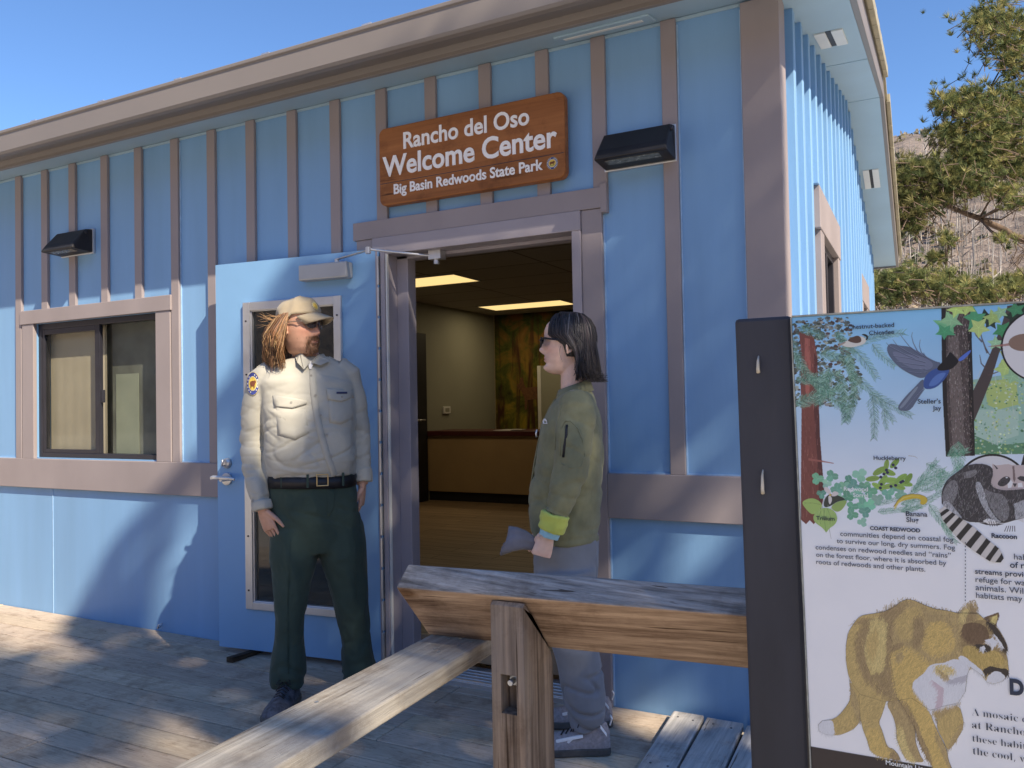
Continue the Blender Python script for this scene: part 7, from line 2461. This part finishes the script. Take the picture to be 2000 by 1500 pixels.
paint_skin(me, (.74, .52, .43), [
    (lambda v: (lambda p: front(p) * .4 * G(p[:, 2], -.03, .022) * G(np.abs(p[:, 0]), .042, .022))(inh2(v)), (.74, .38, .31)),
    (lambda v: (lambda p: front(p) * G(p[:, 2], -.064, .010) * G(p[:, 0], 0, .022))(inh2(v)), (.45, .17, .15)),
    (lambda v: .35 * G(v[:, 2], float(wm(1050, 1080, 0).z), .03), (.74, .42, .35)),
])
me.materials.append(M['skin'])
wom = tag(link('person', me), 'person in olive fleece and slate trousers with dark bobbed hair, standing side-on in the doorway', 'person')
wom.location = OW
wom.rotation_euler = (0, 0, RZW)

# fleece jacket
q = MB()
rg = []
for py, x0, x1, ry in ((1054, 1038, 1166, .172), (1030, 1031, 1168, .178), (990, 1027, 1170, .180), (950, 1031, 1173, .180), (900, 1039, 1175, .184), (860, 1047, 1173, .188), (820, 1056, 1169, .190), (795, 1069, 1163, .172), (781, 1080, 1158, .140), (771, 1088, 1154, .10), (764, 1092, 1150, .07)):
    a0, a1 = wm(x0, py, 0), wm(x1, py, 0)
    rg.append((*((a0 + a1) / 2), (a1.x - a0.x) / 2, ry))
q.loft(rg, 40, 2.15)
for sg_, dy in ((-1, 1), (1, 1)):
    A_ = [wm(1122, 785, .13 * sg_), wm(1124, 805, .165 * sg_), wm(1115, 860, .20 * sg_), wm(1109, 920, .217 * sg_), wm(1094, 970, .227 * sg_), wm(1080, 1005, .228 * sg_)]
    q.tube(A_, [(.068, .068), (.070, .072), (.064, .071), (.060, .066), (.054, .058), (.049, .05)], 22, True, 1, (0, 1, 0))


def jacket_disp(v, nn):
    out = .006 * (ridged(v, 4, 4, 5, 4.4) - .5)
    w_ = np.stack([v[:, 0] * 1.0 + .5 * v[:, 2], v[:, 1], v[:, 2] - .5 * v[:, 0]], 1)
    out -= .006 * crease(w_, 2.5, 3, 8, 9.1) * smoothstep(1.35, 1.0, v[:, 2])
    out -= .004 * crease(np.stack([v[:, 0] - .4 * v[:, 2], v[:, 1], v[:, 2] + .4 * v[:, 0]], 1), 3, 3, 9, 3.3)
    out += .0015 * pnoise(v * 120)
    out -= .010 * np.exp(-((v[:, 2] - float(wm(1100, 1040, 0).z)) / .010) ** 2) * (v[:, 1] > -.19) * .5
    return out


jme = remesh(q, .006, 4, jacket_disp, 'jacket')
jme.materials.append(M['fleece'])
jac = link('jacket', jme, wom)
jb = bvh_of(jme)
q = MB()     # stand collar, open at the throat
ring0, ring1 = [], []
for t in np.linspace(-2.85, 2.85, 31):
    cx_, sx_ = math.cos(t), math.sin(t)
    b0 = wm(1117, 776, 0) + Vector((.079 * cx_, .080 * sx_, .024 * cx_))
    t0_ = wm(1117, 752, 0) + Vector((.064 * cx_, .064 * sx_, .021 * cx_))
    ring0.append(b0)
    ring1.append(t0_)
k_ = len(ring0)
q.add(ring0 + ring1, [(i, i + 1, k_ + i + 1, k_ + i) for i in range(k_ - 1)])
co = q.build('collar', M['fleece'], jac, smooth=True)
so_ = co.modifiers.new('s', 'SOLIDIFY')
so_.thickness = .008
q = MB()
P0_ = [wm(1081, 780, -.02), wm(1069, 798, -.02), wm(1057, 824, -.02), wm(1048, 860, -.02), wm(1040, 900, -.02), wm(1032, 950, -.02)]
q.tube([p + Vector((.001, 0, 0)) for p in P0_], [(.004, .010)] * 6, 8, True, 1, (1, 0, 0))
q.build('zip_placket', M['fleece'], jac, smooth=True)


def wxz(pts, dy=-.25):
    return [(wm(x, y, dy).x, wm(x, y, dy).z) for x, y in pts]


def jhit(x, y, dy=-.25):
    P = wxz([(x, y)], dy)[0]
    return jb.ray_cast(Vector((P[0], -1, P[1])), Vector((0, 1, 0)))[0]


q = MB()     # black sleeve zip
pts = [jhit(x, y) for x, y in ((1103, 830), (1102, 850), (1098, 872), (1096, 893))]
pts = [p + Vector((0, -.003, 0)) for p in pts if p]
q.tube(pts, [(.002, .0045)] * len(pts), 8, True, 1, (0, 1, 0))
zp = q.build('sleeve_zip', M['leather'], jac, smooth=True)
q = MB()
q.tube([pts[0] + Vector((0, -.004, -.018)), pts[0] + Vector((0, -.004, -.034))], .003, 6)
q.build('zip_pull', M['alu'], zp)
q = MB()     # pocket seam on the sleeve
sp_ = [jhit(x, y) for x, y in ((1090, 890), (1090, 860), (1093, 835), (1100, 822), (1112, 824), (1125, 838), (1134, 860), (1138, 890), (1130, 912), (1110, 913), (1092, 905))]
sp_ = [p + Vector((0, -.0015, 0)) for p in sp_ if p]
q.tube(sp_, .0022, 6)
sq = [jhit(x, y) for x, y in ((1098, 768), (1093, 790), (1086, 820), (1081, 850), (1080, 880))]
sq = [p + Vector((0, -.0015, 0)) for p in sq if p]
q.tube(sq, .0022, 6)
q.build('seam', M['fleece'], jac, smooth=True)
q = MB()     # small white chest emblem: a quarter dome of three arcs
q.mb = None
for (x0, y0) in ((1056, 828),):
    pts = [(x0, y0), (x0 + 10, y0), (x0 + 8.6, y0 - 6.5), (x0 + 4.5, y0 - 10.5), (x0 + 1, y0 - 9), (x0 - 1, y0 - 5)]
    pp = [jhit(x, y, -.15) for x, y in pts]
    if all(p is not None for p in pp):
        q.add([p + Vector((-.002, -.004, 0)) for p in pp], [tuple(range(6))])
q.build('chest_emblem', M['letter'], jac, fix=False)
q = MB()
zt = wm(1047, 838, -.06)
q.tube([zt + Vector((-.004, 0, 0)), zt + Vector((-.008, -.004, -.016)), zt + Vector((-.006, -.004, -.03))], [.003, .004, .003], 8)
q.build('zip_pull', M['alu'], jac, smooth=True)
# turned-back cuff and wristband
q = MB()
c0_, c1_ = wm(1081, 1002, -.228), wm(1071, 1037, -.227)
q.tube([c0_, c0_.lerp(c1_, .5), c1_], [(.052, .054), (.051, .053), (.047, .048)], 22, True, 1, (0, 1, 0))
cme = remesh(q, .005, 2, lambda v, nn: .004 * (ridged(v, 18, 18, 30, 1) - .5), 'cuff')
cme.materials.append(M['lime'])
link('cuff', cme, jac)
q = MB()
c0_, c1_ = wm(1072, 1032, -.226), wm(1066, 1049, -.226)
q.tube([c0_, c1_], [(.038, .039), (.036, .037)], 20, True, 1, (0, 1, 0))
cme = remesh(q, .004, 2, lambda v, nn: .003 * (ridged(v, 30, 30, 60, 2) - .5), 'wristband')
cme.materials.append(M['lblue'])
link('wristband', cme, wom)

# trousers
q = MB()
rg = []
for py, x0, x1, ry in ((1135, 1040, 1160, .15), (1095, 1037, 1163, .165), (1050, 1041, 1164, .165), (1030, 1045, 1160, .15)):
    a0, a1 = wm(x0, py, 0), wm(x1, py, 0)
    rg.append((*((a0 + a1) / 2), (a1.x - a0.x) / 2, ry))
q.loft(rg, 36, 2.2)
nl = [(1099, 1110, -.08, 58), (1101, 1170, -.085, 52), (1110, 1225, -.088, 45), (1122, 1280, -.09, 42), (1131, 1330, -.09, 41), (1137, 1375, -.09, 39), (1139, 1402, -.09, 34), (1140, 1416, -.09, 32)]
fl_ = [(1101, 1110, .08, 58), (1104, 1170, .09, 50), (1114, 1225, .11, 44), (1126, 1280, .125, 41), (1137, 1325, .14, 39), (1144, 1360, .145, 35), (1147, 1376, .145, 31)]
for lg in (nl, fl_):
    q.tube([wm(x, y, dy) for x, y, dy, r in lg], [(r * .002, r * .002 * .95) for x, y, dy, r in lg], 22, True, 1, (1, 0, 0))


def wtr_disp(v, nn):
    out = .005 * (ridged(v, 9, 9, 5, 6) - .5)
    out -= .013 * crease(v + .3 * v[:, [2, 0, 0]], 5, 5, 13, 3.3) * (smoothstep(.5, .15, v[:, 2]) + .2)
    return out


wme = remesh(q, .007, 3, wtr_disp, 'trousers')
wme.materials.append(M['greypants'])
wtro = link('trousers', wme, wom)
wtb = bvh_of(wme)
q = MB()
pk = []
for x, y in ((1064, 1130), (1080, 1134), (1100, 1136), (1122, 1133)):
    P = wxz([(x, y)], -.1)[0]
    h_ = wtb.ray_cast(Vector((P[0], -1, P[1])), Vector((0, 1, 0)))[0]
    if h_:
        pk.append(h_ + Vector((0, -.001, 0)))
if len(pk) > 1:
    q.tube(pk, .0028, 6)
    q.build('pocket_seam', M['leather'], wtro, smooth=True)
for hx, dy, nm in ((1183, -.10, 'shoe'), (1188, .155, 'shoe')):
    P = wm(hx, 1400, dy)
    so2 = make_shoe(wom, Vector((P.x, dy, 0)), (-1, -.06), .275, .094, .098, 0, M['shoegrey'], M['sole'], M['leather'])
    q = MB()     # white side stripes
    for k_, (xa, za, xb, zb) in enumerate(((.10, .070, .20, .050), (.20, .050, .135, .038), (.135, .064, .165, .040), (.035, .105, .012, .075))):
        q.hexa([Vector((P.x - xa, dy - .048, za)), Vector((P.x - xb, dy - .049, zb)), Vector((P.x - xb, dy - .042, zb)), Vector((P.x - xa, dy - .038, za))],
               [Vector((P.x - xa, dy - .044, za + .010)), Vector((P.x - xb, dy - .047, zb + .010)), Vector((P.x - xb, dy - .040, zb + .010)), Vector((P.x - xa, dy - .034, za + .010))])
    q.tube([Vector((P.x + .002, dy, .10)), Vector((P.x + .010, dy, .125)), Vector((P.x + .004, dy, .135))], [(.003, .010)] * 3, 8, True, 1, (1, 0, 0))
    q.build('stripe', M['letter'], so2, bevel=.001)

# glasses seen from the side
q = MB()
for sd_ in (-1, 1):
    pts = [wp(sd_ * x, -.103 + .10 * x, z) for x, z in ((.010, .016), (.030, .021), (.054, .018), (.056, .004), (.046, -.014), (.026, -.017), (.012, -.008))]
    q.tube(pts + [pts[0]], .0028, 6)
    q.tube([wp(sd_ * .056, -.097, .014), wp(sd_ * .072, -.085, .015), wp(sd_ * .0765, -.03, .010), wp(sd_ * .077, .010, .006), wp(sd_ * .074, .024, -.008)], [(.004, .0022)] * 5, 6)
q.tube([wp(-.011, -.104, .010), wp(0, -.108, .012), wp(.011, -.104, .010)], .0025, 6)
gl = q.build('glasses', M['leather'], wom, smooth=True)
q = MB()
for sd_ in (-1, 1):
    pts = [wp(sd_ * x, -.102 + .10 * x, z) for x, z in ((.010, .016), (.030, .021), (.054, .018), (.056, .004), (.046, -.014), (.026, -.017), (.012, -.008))]
    q.hexa(pts, [p + WR @ Vector((0, .002, 0)) for p in pts])
q.build('lens', M['lensbrown'], gl)

# dark bob with grey strands
q = MB()
cap_ = []
vs, NT, NR = [], 36, 12
for i in range(NR + 1):
    t = i / NR
    for j in range(NT):
        a = 2 * PI * j / NT
        el = PI / 2 * (1 - t) + (-.12) * t
        c_, s_ = math.cos(a), math.sin(a)
        face = max(0, c_)
        el2 = PI / 2 * (1 - t) + t * (-.55 + 1.15 * face ** .6)
        r = math.cos(el2)
        vs.append(wp(.080 * r * s_, (-.094 if c_ > 0 else -.108) * r * c_ + .004, .006 + .115 * math.sin(el2)))
q.add(vs, [(i * NT + j, i * NT + (j + 1) % NT, (i + 1) * NT + (j + 1) % NT, (i + 1) * NT + j) for i in range(NR) for j in range(NT)])
for f_ in range(len(q.c)):
    q.c[f_] = (.012, .010, .011)
for i in range(1500):
    a = random.uniform(-PI, PI)                     # direction the strand falls: 0 = face
    if abs(a) < .62:
        continue
    side = 1 if a > 0 else -1
    c_, s_ = math.cos(a), math.sin(a)
    part = random.uniform(-.035, .03)               # along the parting
    ear = abs(abs(a) - 1.35) < .32
    end_z = random.uniform(-.175, -.125) + (.02 if abs(a) < 1.2 else 0)
    bulge = random.uniform(.004, .016)
    curl = random.uniform(.5, 1.6)
    ph = random.choice((0, 1.5, 3.0, 4.5)) + random.gauss(0, .4)
    rr = random.uniform(.97, 1.05)
    pts = []
    for k_ in range(12):
        t = k_ / 11
        if t < .42:
            el = PI / 2 * (1 - t / .42)
            r = math.cos(el)
            x, y, z = .083 * r * s_, (-.094 if c_ > 0 else -.110) * r * c_ + .004 + part * (1 - t / .42), .008 + .118 * math.sin(el)
            if c_ > .2:
                z -= .004 * math.sin(el)
        else:
            u_ = (t - .42) / .58
            z = .008 + (end_z - .008) * u_
            b_ = bulge * math.sin(u_ * PI * .5) + .006 * u_
            if u_ > .70:
                th_ = (u_ - .70) / .30 * (1.3 + curl)
                Rc = .008 * (curl if c_ < .2 else .6)
                z = .008 + (end_z - .008) * .70 - .022 * (u_ - .7) / .3 - Rc * 1.6 * math.sin(th_)
                b_ += Rc * (1 - math.cos(th_)) * (1 if curl > 1.2 else -1.2)
            w_ = .010 * math.sin(ph + u_ * 10) * u_
            x, y = s_ * (.083 + b_ + w_), (-.094 if c_ > 0 else -.110) * c_ * (1 + b_ / .1) + .004
            # swept back behind the ear
            if abs(a) < 1.95:
                sw = smoothstep(1.9, .7, abs(a)) * math.sin(min(1, u_ * 2.0) * PI / 2)
                y += .10 * float(sw) + .018
            y += .004 * u_
        pts.append(wp(x * rr, y * rr, z))
    g = random.random()
    col = (.17, .16, .165) if g < .03 else jit(random.choice(((.020, .016, .017), (.034, .027, .026), (.055, .042, .038), (.014, .012, .013), (.085, .07, .066))), .2)
    strand(q, pts, random.uniform(.0012, .0026), col, 4)
for i in range(26):
    a = random.uniform(1.2, 5.1)
    p0 = wp(.08 * math.sin(a), -.1 * math.cos(a), random.uniform(-.02, .1))
    dv = (p0 - WC).normalized()
    p1 = p0 + dv * .014 + Vector((0, 0, -.03))
    strand(q, [p0, p0.lerp(p1, .5) + dv * .008, p1, p1 + Vector((.01, 0, -.03))], .0008, (.05, .045, .045), 3)
q.build('hair', M['hair'], wom, colattr=True, smooth=True, fix=False)

# grey cloth held in her hand
q = MB()
rg = []
for t, (x, y, ry, rz_) in enumerate(((1048, 1068, .012, .016), (1036, 1058, .020, .026), (1020, 1053, .027, .034), (1002, 1053, .034, .044), (984, 1057, .036, .052))):
    P = wm(x, y, -.205)
    rg.append((P, ry, rz_))
vs = []
NN = 26
for i, (P, ry, rz_) in enumerate(rg):
    for j in range(NN):
        a = 2 * PI * j / NN
        k_ = 1 + .12 * math.sin(3 * a + i) + .06 * math.sin(7 * a)
        vs.append(P + Vector((.010 * math.sin(a) * (i / 4) - .012 * (math.sin(a) < -.2) * (i == 4), ry * math.cos(a) * k_, rz_ * math.sin(a) * k_)))
q.add(vs, [(i * NN + j, i * NN + (j + 1) % NN, (i + 1) * NN + (j + 1) % NN, (i + 1) * NN + j) for i in range(4) for j in range(NN)] + [tuple(range(NN))])
cl_ = q.build('cloth', M['greycloth'], None, smooth=True)
tag(cl_, 'crumpled grey cloth with an open end, held by the person in olive fleece', 'cloth')
so3 = cl_.modifiers.new('s', 'SOLIDIFY')
so3.thickness = .005
cl_.location = OW
cl_.rotation_euler = (0, 0, RZW)
